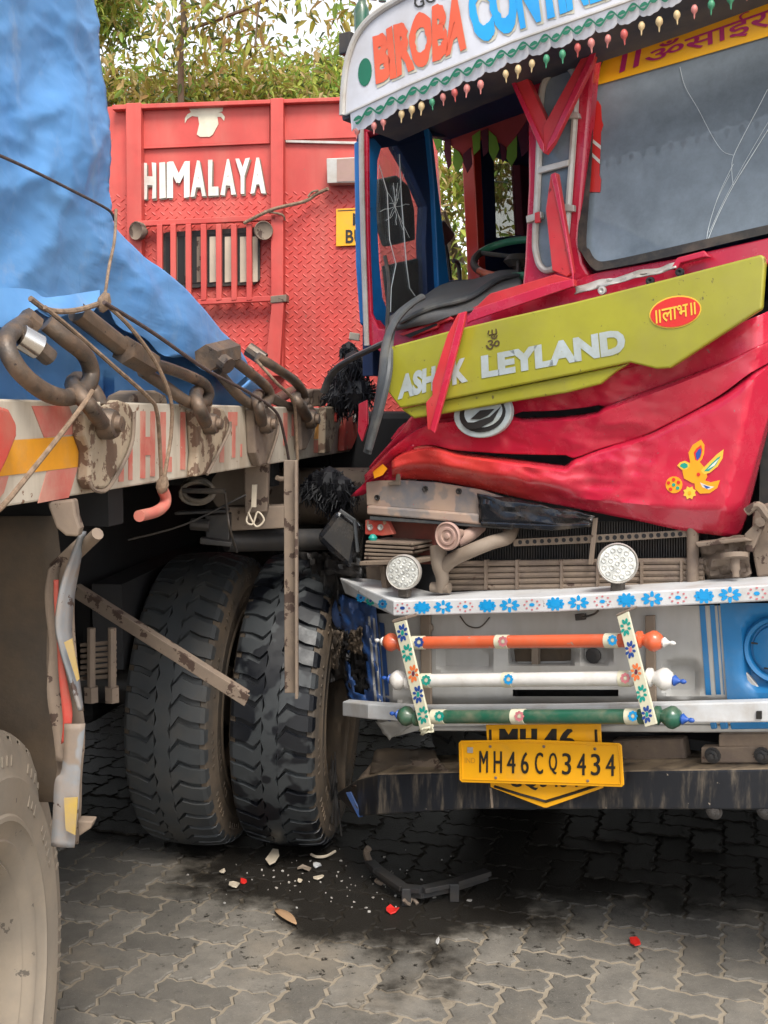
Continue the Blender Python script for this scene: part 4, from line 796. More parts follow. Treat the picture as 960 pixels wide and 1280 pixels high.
wheel(hauler, (.05, 6.6, .52), R(-5)); wheel(hauler, (-1.65, 6.6, .52), R(-5))
# ------------------------------------------------------------------ the crashed red truck
truck = empty('crashed_truck', TL(.25, 0, -.8), 'crashed red truck with painted white visor, lime panel and crumpled bonnet', 'truck')
def tp(name, pts, off, th, mt, bev=.003, par=None, plane=TP): return poly(pts, plane, off, th).build(name, mt, par or truck, bevel=bev)
def flower(px, py, rx, ry, off, par, mp, mc, n=8, ring=False, plane=TP, rot=0.0, dots=False):
    v = []; f = []; mi = []
    def blob(cx, cy, a, b, ang, m, k=7, o=0.0):
        b0 = len(v)
        for i in range(k):
            th = 2 * math.pi * i / k; x = a * math.cos(th); y = b * math.sin(th); v.append(plane(cx + (x * math.cos(ang) - y * math.sin(ang)), cy + (x * math.sin(ang) + y * math.cos(ang)) , off + o))
        f.append(tuple(range(b0, b0 + k))); mi.append(m)
    for i in range(n):
        a = 2 * math.pi * i / n + rot; cx = px + math.cos(a) * rx * .68; cy = py + math.sin(a) * ry * .68; ang = math.atan2(math.sin(a) * ry, math.cos(a) * rx)
        if dots: blob(px + math.cos(a) * rx * .85, py + math.sin(a) * ry * .85, rx * .14, ry * .16, 0, 1)
        else: blob(cx, cy, (rx if ry < rx * 1.2 else math.hypot(math.cos(a) * rx, math.sin(a) * ry)) * .34, ry * .30 if ry < rx * 1.2 else rx * .27, ang, 0)
    if dots: blob(px, py, rx * .32, ry * .32, 0, 0, 9)
    elif ring: blob(px, py, rx * .30, ry * .30, 0, 1, 9, .0006)
    else: blob(px, py, rx * .55, ry * .55, 0, 0, 10, .0006)
    base = wloc(par); me = bpy.data.meshes.new('flower_motif'); me.from_pydata([tuple(p - base) for p in v], [], f); me.materials.append(mp); me.materials.append(mc); me.polygons.foreach_set('material_index', mi)
    o = bpy.data.objects.new('flower_motif', me); COL.objects.link(o); o.parent = par; return o
def crumple(quad, offs, nx, ny, amp, seed, plane=TP, fold=6.0):
    rows = []
    for i in range(ny + 1):
        w = 1 - i / ny; row = []
        for j in range(nx + 1):
            u = j / nx; x, y = quad_map(quad, u, w); o = (offs[3]*(1-u)+offs[2]*u)*(1-w) + (offs[0]*(1-u)+offs[1]*u)*w
            d = amp * (nz((u * fold, w * fold, 0), 1, seed) + .5 * abs(nz((u * fold * 2.3, w * fold * 2.3, 4), 1, seed)))
            x += 3 * nz((u * 5, w * 5, 8), 1, seed); y += 3 * nz((u * 5, w * 5, 12), 1, seed); row.append(plane(x, y, o + d))
        rows.append(row)
    return MB().grid(rows)
# --- cab shell
tp('corner_pillar', [(452, 158), (459, 156), (459.5, 230), (460.5, 300), (464, 392), (474, 411), (488, 414), (488, 434), (464, 433), (456, 424), (453, 300)], 0, .014, K['red'])
m = MB(); m.tube(spline([TP(451.5, 152, .012), TP(452.5, 230, .012), TP(455, 330, .012), TP(458.5, 432, .012)], 5), .0085, 8); m.build('pillar_trim', K['silver'], truck, True)
tp('cab_header', [(452, 128), (745, 12), (1270, -200), (1270, -138), (745, 48), (660, 84), (560, 128), (452, 168)], 0, .05, K['red']); tp('cab_header', [(745, 14), (1270, -196), (1270, -134), (760, 44)], -.052, .12, K['red'])
pil = tp('centre_pillar', [(659, 84), (748, 45), (740, 100), (723, 300), (728, 328), (737, 344), (720, 352), (690, 358), (652, 362), (655, 330), (660, 230)], .0, .05, K['red'], .008)
tp('window_sill', [(464, 398), (474, 411), (488, 412), (520, 403), (590, 384), (652, 362), (720, 350), (737, 343), (752, 339), (840, 324), (960, 297), (1262, 236), (1262, 292), (960, 330), (850, 352), (720, 392), (627, 416), (488, 452), (466, 432)], .002, .05, K['red'], .004)
tp('corner_pillar', [(1237, -118), (1264, -128), (1264, 238), (1234, 240)], 0, .05, K['red'])
# torn seam and cowl lip under the windscreen
m = crumple(((719, 358), (846, 328), (846, 335), (719, 368)), (.03, .03, .05, .04), 30, 3, .016, 3, fold=9); m.build('torn_seam', K['silver'], truck, True, solid=.003, angle=30)
tp('cowl_bracket', [(838, 336), (846, 322), (880, 313), (887, 321), (878, 322), (850, 329), (845, 338)], .045, .03, K['red'], .003)
for x, y in ((752, 363), (812, 351), (849, 340)):
    m = MB(); m.lathe(TP(x, y, .052), TN, [(.011, -.01), (.011, 0), (.006, .001), (.001, -.004)], 12); m.build('bolt', K['silver'] if x < 800 else K['dark'], truck, True)
# split, bent sheet along the left sill
tp('torn_lip', [(497, 418), (525, 408), (548, 398), (562, 394), (566, 399), (548, 405), (546, 410), (512, 422)], .022, .012, K['red_bright'], .002)
tp('torn_slit', [(505, 419), (545, 404), (547, 406), (512, 422)], .0245, .002, K['dark'], 0)
# side wall seen from inside through the missing windscreen
def sp_(name, pts, off, th, mt, bev=.003, par=None): return poly(pts, SP, off, th).build(name, mt, par or truck, bevel=bev)
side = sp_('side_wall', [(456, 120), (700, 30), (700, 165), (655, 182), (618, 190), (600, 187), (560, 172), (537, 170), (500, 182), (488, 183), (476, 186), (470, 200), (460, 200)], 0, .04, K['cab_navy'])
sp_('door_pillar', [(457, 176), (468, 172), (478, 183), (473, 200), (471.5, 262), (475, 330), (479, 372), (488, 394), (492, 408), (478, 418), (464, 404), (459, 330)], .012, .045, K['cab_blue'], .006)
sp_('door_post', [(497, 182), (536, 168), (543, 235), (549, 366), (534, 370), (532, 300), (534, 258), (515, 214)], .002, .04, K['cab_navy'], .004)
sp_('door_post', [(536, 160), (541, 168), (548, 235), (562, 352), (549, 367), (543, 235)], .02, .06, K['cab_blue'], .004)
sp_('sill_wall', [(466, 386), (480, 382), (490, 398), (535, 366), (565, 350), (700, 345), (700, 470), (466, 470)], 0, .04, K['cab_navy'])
sp_('rear_post', [(592, 180), (601, 178), (608, 352), (600, 355)], .022, .05, K['red_orange'], .004)
sp_('rear_post', [(601, 176), (620, 172), (618, 206), (621, 300), (608, 345)], .012, .04, K['cab_navy'], .004)
sp_('rear_panel', [(608, 299), (700, 288), (700, 352), (608, 352)], .006, .04, K['cab_navy'], .004)
sp_('rear_post', [(648, 175), (700, 160), (700, 300), (655, 300), (650, 206)], .016, .04, K['maroon'], .004)
sp_('rear_glass', [(617, 205), (651, 203), (657, 299), (620, 300)], -.012, .006, K['rearglass'], 0)
dg_ = sp_('door_glass', [(474, 188), (487, 183), (499, 186), (515, 214), (534, 258), (531, 300), (534, 368), (489, 394), (479, 372), (473, 262)], -.012, .004, K['sideglass'], 0)
ck = MB(); c0 = (494, 258)
for k in range(15):
    a = rnd.uniform(0, 6.28); l = rnd.uniform(12, 46); pth = [c0]; x, y = c0
    for s_ in range(4):
        x += math.cos(a) * l / 4 * .55 + rnd.uniform(-1.5, 1.5); y += math.sin(a) * l / 4 + rnd.uniform(-2, 2); pth.append((min(max(x, 475), 530), min(max(y, 190), 300)))
    ck.tube([SP(p[0], p[1], -.009) for p in pth], .0009, 4)
for pth in ([(499, 187), (502, 250), (508, 330), (512, 360), (519, 370)], [(474, 206), (484, 240), (487, 300), (495, 330), (489, 360), (488, 390)], [(508, 205), (525, 235), (533, 256)], [(503, 185), (514, 188), (513, 191), (508, 189)]): ck.tube([SP(p[0], p[1], -.009) for p in pth], .0018, 4)
ck.build('crack_lines', K['crack'], dg_)
mir = poly([(474, 224), (497, 219), (512, 232), (519, 262), (520, 300), (486, 308), (477, 280)], SP, -.14, .03).build('door_mirror', K['rubber_black'], truck, bevel=.008)
sp_('door_lining', [(483, 332), (527, 322), (536, 366), (490, 392)], -.03, .02, K['rubber_black'], .004)
m = poly([(551, 277), (556, 275), (570, 293), (567, 299), (557, 309), (554, 312)], SP, -.05, .05); m.build('door_mirror', K['rubber_black'], truck, bevel=.006)
m = MB(); m.tube(spline([SP(556, 306, -.06), SP(559, 322, -.06), SP(562, 350, -.05)], 4), .010, 8); m.tube(spline([SP(567, 326, -.05), SP(573, 330, -.05), SP(575, 352, -.05)], 4), .008, 8); m.build('mirror_arm', K['dark_steel'], truck, True)
# roof, back wall, far side, floor
rf = MB(); A_, B_ = TP(452, 128), TP(1270, -200)
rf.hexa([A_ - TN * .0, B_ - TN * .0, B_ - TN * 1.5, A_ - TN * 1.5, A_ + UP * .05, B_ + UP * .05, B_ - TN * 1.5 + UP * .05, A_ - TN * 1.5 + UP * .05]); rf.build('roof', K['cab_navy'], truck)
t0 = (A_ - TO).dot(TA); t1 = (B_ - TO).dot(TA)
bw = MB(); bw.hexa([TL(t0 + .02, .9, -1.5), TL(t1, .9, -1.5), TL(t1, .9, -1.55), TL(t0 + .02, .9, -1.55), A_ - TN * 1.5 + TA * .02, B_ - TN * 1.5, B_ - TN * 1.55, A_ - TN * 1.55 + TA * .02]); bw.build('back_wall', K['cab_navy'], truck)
fs = MB(); fs.hexa([TL(t1 - .04, .95, -.06), TL(t1, .95, -.06), TL(t1, .95, -1.5), TL(t1 - .04, .95, -1.5), TL(t1 - .04, B_.z, -.06), TL(t1, B_.z, -.06), TL(t1, B_.z, -1.5), TL(t1 - .04, B_.z, -1.5)]); fs.build('side_wall', K['red'], truck)
fl = MB(); fl.hexa([TL(t0 + .1, 1.05, -.35), TL(t1 - .05, 1.05, -.35), TL(t1 - .05, 1.05, -1.48), TL(t0 + .1, 1.05, -1.48), TL(t0 + .1, 1.12, -.35), TL(t1 - .05, 1.12, -.35), TL(t1 - .05, 1.12, -1.48), TL(t0 + .1, 1.12, -1.48)]); fl.build('cab_floor', K['dark'], truck)
fw = MB(); fw.hexa([TL(t0 + .03, .6, -.36), TL(t1 - .05, .6, -.36), TL(t1 - .05, .6, -.4), TL(t0 + .03, .6, -.4), TL(t0 + .03, 1.78, -.36), TL(t1 - .05, 1.9, -.36), TL(t1 - .05, 1.9, -.4), TL(t0 + .03, 1.78, -.4)]); fw.build('firewall', K['dark'], truck)
cb = MB(); cb.hexa([TL(t0 + .0, .85, -1.62), TL(t1 + .05, .85, -1.62), TL(t1 + .05, .85, -6), TL(t0, .85, -6), TL(t0 + .0, 3.1, -1.62), TL(t1 + .05, 3.1, -1.62), TL(t1 + .05, 3.1, -6), TL(t0, 3.1, -6)]); cb.build('cargo_body', K['blue_deep'], truck)
# seat back, dashboard, steering wheel, pennant valance
for t_ in (-.2, .75):
    s_ = MB(); s_.box(TL(t_, 1.75, -1.15), TA * .26, TN * .07, UP * .42); s_.build('seat_back', K['maroon'], truck, bevel=.05)
dl = [[(485, 399, .01), (505, 384, -.05), (530, 370, -.12), (560, 354, -.22), (592, 350, -.28), (622, 340, -.32), (650, 338, -.34)], [(487, 403, .02), (510, 392, .0), (534, 380, -.03), (564, 366, -.12), (592, 362, -.16), (624, 352, -.18), (650, 348, -.2)],
      [(489, 410, .03), (514, 402, .04), (538, 392, .03), (566, 382, .0), (594, 374, -.03), (624, 362, -.06), (652, 354, -.06)], [(490, 414, .02), (518, 408, .03), (540, 404, .03), (568, 394, .02), (596, 386, .01), (624, 376, .0), (654, 366, .0)]]
gr = []
for r_ in range(len(dl)):
    gr.append(spline([TP(*p) for p in dl[r_]], 6))
rows = list(zip(*[spline(list(c), 6) for c in zip(*gr)])); dm = MB(); dm.grid([[p + TN * .014 * nz(p, 11, 3) for p in r_] for r_ in rows]); dm.build('dashboard', K['dash'], truck, True, solid=.006)
m = MB(); m.tube(spline([TP(645, 345, -.2), TP(620, 350, -.12), TP(585, 372, -.02), TP(540, 384, .03), TP(500, 402, .045)], 7), .016, 10, flat=.55); m.build('dash_trim', K['rubber'], truck, True)
sw = TP(648, 322, -.42); e1 = (TA * .9 + TN * .1).normalized(); e2 = (Vector((.1, .9, 0)) + UP * .45).normalized()
def swp(a): return sw + e1 * math.cos(a) * .175 + e2 * math.sin(a) * .175
segs = [(20, 150, K['bulb_green']), (150, 212, K['rubber_black']), (212, 262, K['orange_bar']), (262, 380, K['bulb_green'])]
swo = None
for a, b, mt in segs:
    m = MB(); m.tube([swp(R(a + (b - a) * k / 14)) for k in range(15)], .0125, 9); o = m.build('steering_wheel' if swo is None else 'wrapped_grip', mt, truck if swo is None else swo, True)
    if swo is None: swo = o
m = MB(); m.tube([sw - UP * .02, sw - UP * .2 - TN * .12], .02, 8); m.lathe(sw, UP, [(.03, -.03), (.05, -.01), (.03, .01), (.001, .012)], 12)
for a in (30, 150, 270): m.tube([sw, swp(R(a))], .008, 6)
m.build('steering_column', K['rubber_black'], swo, True)
vp = Plane(TP(600, 150, -.55), TN)
def pennant(pts, mt, o): poly(pts, vp, o, .003).build('pennant', mt, truck)
poly([(500, 128), (720, 60), (720, 150), (690, 160), (660, 148), (652, 160), (633, 188), (612, 168), (596, 178), (578, 199), (556, 172), (540, 166), (500, 168)], vp, 0, .004).build('valance', K['cloth_red'], truck)
for k, (pts, mt) in enumerate([([(556, 165), (563, 172), (564, 205), (560, 212), (555, 190)], K['maroon']), ([(567, 185), (574, 190), (579, 200), (572, 218), (566, 205)], K['cloth_green']), ([(579, 193), (588, 184), (590, 205), (584, 216), (579, 203)], K['maroon']), ([(590, 170), (600, 163), (600, 186), (592, 194)], K['cloth_green']),
                          ([(601, 164), (610, 160), (610, 190), (604, 196)], K['maroon']), ([(611, 163), (620, 171), (624, 186), (617, 202), (611, 190)], K['cloth_green']), ([(624, 178), (632, 184), (633, 196), (628, 204)], K['maroon']), ([(634, 184), (646, 170), (646, 196), (639, 208), (633, 198)], K['cloth_green']), ([(647, 168), (660, 150), (660, 188), (652, 196)], K['maroon']), ([(536, 158), (552, 163), (552, 182), (546, 188)], K['cloth_green'])]): pennant(pts, mt, .004 + .002 * (k % 3))
# --- centre pillar trim: slim arched window and red angle bars
out = [(671, 320), (669, 300), (672, 240), (675, 160), (677, 118), (682, 100), (692, 88), (703, 83), (713, 86), (719, 98), (720, 120), (717, 170), (712, 240), (708, 290), (702, 318), (694, 334), (683, 338), (675, 332)]
cx_, cy_ = 695, 210
m = MB(); m.tube(spline([TP(x, y, .012) for x, y in out], 4, True), .0095, 8, True); fr_ = m.build('slim_window_frame', K['silver'], pil, True)
tp('slim_window_glass', [(x + (cx_ - x) * .08, y + (cy_ - y) * .03) for x, y in out], .006, .004, K['windscreen'], 0, pil)
tp('frame_bar', [(673, 209), (711, 199), (710, 207), (672, 217)], .026, .012, K['silver'], .002, pil)
for q in ([(704, 139), (722, 140), (724, 147), (705, 148)], [(700, 254), (717, 256), (717, 264), (699, 264)], [(657, 270), (676, 264), (677, 272), (658, 279)]): tp('frame_bracket', q, .03, .018, K['silver'], .002, pil)
tp('bracket_wrap', [(668, 266), (674, 264), (675, 278), (668, 279)], .034, .01, K['red_bright'], .002, pil)
def angle_bar(name, p, q, wpx, off, skew=(7, 3), mt='red_bright', mt2='red'):
    (x0, y0), (x1, y1) = p, q; L_ = math.hypot(x1 - x0, y1 - y0); nx, ny = -(y1 - y0) / L_ * wpx / 2, (x1 - x0) / L_ * wpx / 2
    f = poly([(x0 + nx, y0 + ny), (x1 + nx, y1 + ny), (x1 - nx, y1 - ny), (x0 - nx, y0 - ny)], TP, off, .008); o = f.build(name, K[mt], truck, bevel=.0025)
    m_ = MB(); a, b = TP(x0 - nx, y0 - ny, off), TP(x1 - nx, y1 - ny, off); m_.prism([a, b, b - TN * .04, a - TN * .04], (TP(x0, y0, off) - a).normalized() * .006); m_.build('flange', K[mt2], o, bevel=.001); return o
def quad_bar(name, pts, off, mt, th=.01): return tp(name, pts, off, th, K[mt], .0025)
quad_bar('chevron_bar', [(636, 98), (655, 89), (683, 150), (680, 190), (674, 182)], .062, 'red_bright', .03); quad_bar('chevron_bar', [(733, 60), (747, 50), (740, 75), (690, 178), (680, 192), (678, 158), (683, 150)], .066, 'red_bright', .03)
quad_bar('chevron_flange', [(636, 98), (641, 96), (680, 180), (680, 192), (674, 184)], .071, 'red', .006); quad_bar('chevron_flange', [(743, 54), (749, 48), (742, 76), (694, 176), (681, 192), (684, 180)], .075, 'red', .006)
quad_bar('chevron_bar', [(645, 88), (672, 79), (735, 52), (747, 49), (739, 62), (660, 97), (642, 101)], .045, 'red_bright', .02)
quad_bar('lower_bar', [(688, 218), (696, 216), (716, 340), (708, 346), (690, 338), (682, 262)], .068, 'red_bright', .02); quad_bar('lower_bar_flange', [(688, 218), (694, 215), (698, 232), (717, 342), (716, 352), (706, 300)], .075, 'red', .006)
quad_bar('sill_bar', [(590, 388), (612, 367), (693, 343), (716, 349), (716, 357), (592, 396)], .07, 'red_bright', .03); quad_bar('sill_bar_flange', [(583, 398), (592, 386), (690, 354), (717, 348), (717, 358), (588, 402), (584, 405)], .078, 'red', .006)
quad_bar('hanging_bar', [(559, 418), (572, 392), (582, 389), (580, 402), (557, 490), (543, 540), (534, 537), (532, 503), (540, 494), (540, 478)], .19, 'red_bright', .012); quad_bar('hanging_bar_flange', [(575, 391), (582, 389), (580, 403), (556, 494), (543, 542), (537, 537), (552, 480)], .198, 'red', .006)
# --- windscreen
WG = Plane(TP(840, 320), TN * math.cos(R(8)) + UP * math.sin(R(8)))
def wtp(name, pts, off, th, mt, bev, par): return poly(pts, WG, off, th).build(name, mt, par, bevel=bev)
WSO = [(727, 316), (722, 298), (730, 200), (739, 100), (744, 78), (752, 62), (768, 50), (960, -16), (1200, -100), (1222, -102), (1232, -88), (1236, 0), (1240, 200), (1236, 222), (1218, 236), (960, 292), (840, 320), (760, 336), (742, 336)]
WSI = [(737, 312), (733, 298), (740, 200), (743, 108), (750, 82), (758, 70), (772, 60), (960, -5), (1196, -88), (1216, -90), (1223, -78), (1228, 0), (1231, 198), (1227, 214), (1212, 226), (960, 281), (838, 309), (765, 325), (746, 325)]
m = MB(); n_ = len(WSO); a_ = [WG(x, y, .014) for x, y in WSO]; b_ = [WG(x, y, .018) for x, y in WSI]; c_ = [WG(x, y, -.02) for x, y in WSI]; d_ = [WG(x, y, -.02) for x, y in WSO]
A2 = [spline(q, 4, True) for q in (a_, b_, c_, d_)]; k_ = len(A2[0]); m.add(A2[0] + A2[1] + A2[2] + A2[3], [(r_ * k_ + i, r_ * k_ + (i + 1) % k_, ((r_ + 1) % 4) * k_ + (i + 1) % k_, ((r_ + 1) % 4) * k_ + i) for r_ in range(4) for i in range(k_)]); seal = m.build('windscreen_seal', K['rubber_black'], truck, True)
gl = spline([Vector((x, y, 0)) for x, y in WSI], 4, True)
crackline = [(960, 112), (940, 150), (917, 195), (916, 232), (885, 302)]
ws = MB(); ws.prism([WG(x, y, .0) for x, y in [(p.x, p.y) for p in gl]], -WG.n * .006); wso = ws.build('windscreen', K['windscreen'], truck)
# orange sun band and lettering on the glass
wtp('sun_band', [(743, 107), (747, 92), (755, 74), (764, 66), (773, 61), (960, -4), (1196, -86), (1216, -86), (1226, -60), (1226, -28), (960, 45), (850, 77)], .004, .0025, K['orange_band'], 0, wso)
text_on('band_lettering', 'ॐसाईराम', ((806, 62), (1010, -14), (1012, 20), (806, 84)), WG, .0062, K['magenta'], wso, .012)
bars = MB()
for x0, y0 in ((780, 61), (797, 55)): bars.prism([WG(x, y, .0062) for x, y in [(x0 - 1, y0 + 2), (x0 + 6, y0 - 1), (x0 + 1, y0 + 27), (x0 - 6, y0 + 30)]], -WG.n * .001)
bars.build('band_lettering', K['magenta'], wso)
wtp('tower_sticker', [(733, 240), (735, 224), (738, 218), (739, 190), (740, 160), (740, 150), (743, 132), (747, 125), (751, 132), (752, 150), (754, 156), (751, 165), (749, 218), (751, 224), (750, 240)], .004, .0025, K['red_sticker'], 0, wso)
st_ = MB(); st_.prism([WG(x, y, .0055) for x, y in [(738, 171), (751, 182), (751, 187), (738, 176)]], -WG.n * .001); st_.prism([WG(x, y, .0055) for x, y in [(737, 188), (750, 200), (750, 205), (737, 193)]], -WG.n * .001); st_.build('sticker_stripe', K['white_letter'], wso)
ck = MB()
for pth, r_ in (([(850, 84), (856, 108), (872, 136), (890, 170), (903, 189), (916, 194)], .0012), ([(960, 112), (948, 134), (932, 165), (917, 195), (915, 212), (917, 232)], .0015), ([(975, 138), (950, 178), (917, 232), (897, 272), (884, 302)], .0018), ([(917, 205), (900, 240), (888, 276), (883, 302)], .0013), ([(912, 218), (896, 250), (885, 285), (884, 300)], .001), ([(980, 120), (955, 160), (925, 214), (905, 250), (887, 290)], .001)):
    P_ = spline([WG(x + rnd.uniform(-.6, .6), y + rnd.uniform(-.6, .6), .003) for x, y in pth], 4); ck.tube(P_, r_ * .42, 4)
ck.build('crack_lines', K['crack'], wso)
# --- painted visor with fringe and beads
def vline(x): return interp([(428, 146), (440, 140), (513, 106), (640, 53), (783, 3), (1290, -195)], x)
VO = .30
board = [(428, 144), (429, 118), (432, 88), (437, 66), (445, 46), (456, 30), (470, 17), (497, 0), (560, -32), (760, -125), (1290, -340), (1290, -195), (783, 3), (640, 53), (513, 106), (440, 140)]
vis = tp('visor', board, VO, .02, K['visor_white'], .003)
m = MB(); m.tube(spline([TP(x, y, VO + .004) for x, y in board[:10]], 4), .009, 8); m.tube([TP(x, vline(x) - 1, VO + .004) for x in (432, 513, 640, 783, 1290)], .004, 6); m.build('visor_edging', K['silver'], vis, True)
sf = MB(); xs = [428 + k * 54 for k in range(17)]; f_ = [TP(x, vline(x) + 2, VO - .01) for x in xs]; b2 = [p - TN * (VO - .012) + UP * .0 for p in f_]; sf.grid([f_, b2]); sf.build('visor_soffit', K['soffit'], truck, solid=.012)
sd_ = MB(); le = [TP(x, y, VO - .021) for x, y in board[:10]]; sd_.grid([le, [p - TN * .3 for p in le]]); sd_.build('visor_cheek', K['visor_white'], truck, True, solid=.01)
# signs on the visor
def vq(x0, x1, up0, up1, dn0, dn1): return ((x0, vline(x0) - up0), (x1, vline(x1) - up1), (x1, vline(x1) - dn1), (x0, vline(x0) - dn0))
qa = ((464, 45), (582, -12), (583, 61), (470, 107)); qb = ((581, -18), (800, -92), (806, -18), (594, 56))
def zig(x, y): return 0.0
for s_, q, mt, cond in (('BIROBA', qa, K['sign_red'], 1), ('CONTINENT', qb, K['sign_blue'], 1)):
    text_on('sign_lettering', s_, q, TP, VO + .0015, K['sign_shadow'], vis, .075, 3, 2.0, (1.5, 3.5)); text_on('sign_lettering', s_, q, TP, VO + .0035, mt, vis, .062, 5, 2.6)
text_on('sign_lettering', 'GOOD', ((516, -3), (575, -30), (577, -12), (519, 12)), TP, VO + .003, K['ink'], vis, .01)
m = MB(); m.prism([TP(456 + 8.5 * math.cos(a * .35), 90 + 17.5 * math.sin(a * .35) - 2 * math.cos(a * .35), VO + .002) for a in range(18)], -TN * .001); m.build('painted_dot', K['green_paint'], vis)
# scalloped fringe with a green wave
fz = MB(); up_, lo2 = [], []; N_ = 400
for k in range(N_ + 1):
    x = 438 + k * (1290 - 438) / N_; yb = vline(x); per = 27.5; ph = (x - 440) / per; s_ = abs(math.sin(math.pi * ph)); hgt = 20 + 6 * (s_ ** .6) + (1.5 * abs(math.sin(math.pi * ph * 3)))
    up_.append(TP(x, yb - 1, VO + .003)); lo2.append(TP(x + 2, yb + hgt, VO - .008))
fz.grid([up_, lo2]); fr2 = fz.build('fringe', K['visor_white'], vis, solid=.004)
wv = MB()
for kind in (0, 1):
    a_, b_ = [], []
    for k in range(N_ + 1):
        x = 444 + k * (1285 - 444) / N_; yb = vline(x); ph = (x - 440) / 27.5; yc = yb + 11 + 6.0 * math.sin(2 * math.pi * ph)
        if kind == 0: a_.append(TP(x, yc - 1.6, VO + .006)); b_.append(TP(x + .7, yc + 1.6, VO + .0055))
    if kind == 0: wv.grid([a_, b_])
ph = .5
while 440 + (ph) * 27.5 < 1280:
    for dph, sgn in ((.25, -1), (.75, 1)):
        x = 440 + (ph - .5 + dph) * 27.5; yb = vline(x); yc = yb + 11 + 6 * math.sin(2 * math.pi * (ph - .5 + dph)) + sgn * 7.0; sl = -.40
        pts = []
        for i in range(9): th = 2 * math.pi * i / 9; dx = 5.2 * math.cos(th); dy = 2.7 * math.sin(th) + sgn * -.0 + (abs(dx) * .35 * (-sgn)); pts.append(TP(x + dx, yc + dy + dx * sl, VO + .006))
        wv.face(pts)
    ph += 1
wv.build('green_wave', K['green_paint'], fr2)
bd = MB(); bd.lathe((0, 0, 0), (0, 0, 1), [(.0035, .010), (.006, .009), (.0105, .002), (.0115, -.005), (.010, -.012), (.005, -.018), (.0028, -.023), (.0024, -.031), (.0008, -.036)], 12)
bead_me = {c: raw_mesh(bd, 'bead', K['bulb_' + c], 60) for c in ('pink', 'cream', 'green', 'red')}
beads = [(446.7, 163, 'pink'), (467.7, 157, 'pink'), (479, 152, 'pink'), (502, 142, 'cream'), (515, 136, 'cream'), (527, 132, 'cream'), (540, 127, 'green'), (553.7, 121, 'pink'), (568, 115, 'red'), (583.7, 110, 'pink'), (600.7, 105, 'pink'), (632, 92, 'cream'), (647.7, 86, 'cream'), (665, 79, 'cream'), (683, 73, 'green'), (703, 67, 'green'), (722, 59, 'red'), (739, 53, 'pink'), (760, 48, 'pink'), (780, 42, 'red'), (802, 32, 'cream'), (824, 26, 'cream'), (846, 18, 'cream'), (868, 11, 'pink'), (889, 5, 'green'), (913, -3, 'green'), (935, -12, 'pink'), (957, -20, 'pink')]
for x, y, c in beads:
    o = bpy.data.objects.new('fringe_bead', bead_me[c]); COL.objects.link(o); o.parent = vis; o.location = TP(x, y - 1, VO - .012) - wloc(vis); s_ = rnd.uniform(.68, .80); o.scale = (s_, s_, s_); o.rotation_euler = (rnd.uniform(-.1, .1), rnd.uniform(-.1, .1), 0)
m = MB(); m.tube([TP(452, 34, .18), TP(453, -30, .18)], .011, 8); m.tube([TP(478, 2, .18), TP(479, -40, .18)], .011, 8); m.lathe(TP(452, 26, .18), UP, [(.02, -.06), (.022, .03), (.012, .05)], 10); m.build('visor_stay', K['green_bar'], truck, True)
m = MB(); m.box(TP(440, 58, .12), TA * .02, TN * .04, UP * .03); m.build('visor_hinge', K['dark_steel'], truck, bevel=.004)

# --- lime panel with lettering
LP = .16
lime = tp('lime_panel', [(487, 436), (489, 433), (560, 414), (627, 398), (720, 377), (840, 347), (951, 318), (955, 321), (956, 330), (952, 386), (947, 389), (900, 419), (848, 453), (837, 460), (820, 461), (787, 453), (720, 467), (640, 483), (560, 499), (500, 510), (483, 488)], LP, .022, K['yellow_green'], .007)
tp('lime_lip', [(500, 511), (640, 484), (720, 468), (786, 454), (768, 465), (750, 480), (707, 491), (640, 502), (560, 516), (517, 523)], LP - .012, .018, K['yellow_green'], .005, lime)
tp('lime_return', [(481, 486), (486, 440), (489, 433), (486, 428), (478, 440), (472, 470), (474, 486)], LP - .03, .02, K['yellow_green'], .003, lime)
LT = LP + .0015
text_on('panel_lettering', 'ASHOK', ((499, 469), (583, 446), (585, 477), (497, 500)), TP, LT, K['leyland'], lime, .06); text_on('panel_lettering', 'LEYLAND', ((601, 445), (780, 410), (783, 441), (602, 473)), TP, LT, K['leyland'], lime, .06)
text_on('panel_symbol', 'ॐ', ((607, 421), (624, 418), (625, 435), (607, 438)), TP, LT, K['brown_ink'], lime, .012)
m = MB()
for pth in ([(616, 419), (615, 412)], [(610, 418), (611, 413)], [(621, 417), (620, 411)], [(611, 419), (621, 417)]): m.tube([TP(x, y, LT) for x, y in pth], .0018, 4)
m.build('panel_symbol', K['brown_ink'], lime)
def ell(cx, cy, rx, ry, tilt, n=28): return [(cx + rx * math.cos(a) * math.cos(tilt) - ry * math.sin(a) * math.sin(tilt), cy + rx * math.cos(a) * math.sin(tilt) + ry * math.sin(a) * math.cos(tilt)) for a in [2 * math.pi * k / n for k in range(n)]]
tp('oval_border', ell(844, 390, 33, 20, -.2), LT, .001, K['yellow_ink'], 0, lime); tp('oval_badge', ell(844, 390, 31.5, 18.3, -.2), LT + .002, .001, K['red_sticker'], 0, lime)
text_on('badge_lettering', '॥लाभ॥', ((819, 388), (869, 377), (870, 393), (820, 405)), TP, LT + .0035, K['yellow_ink'], lime, .012)
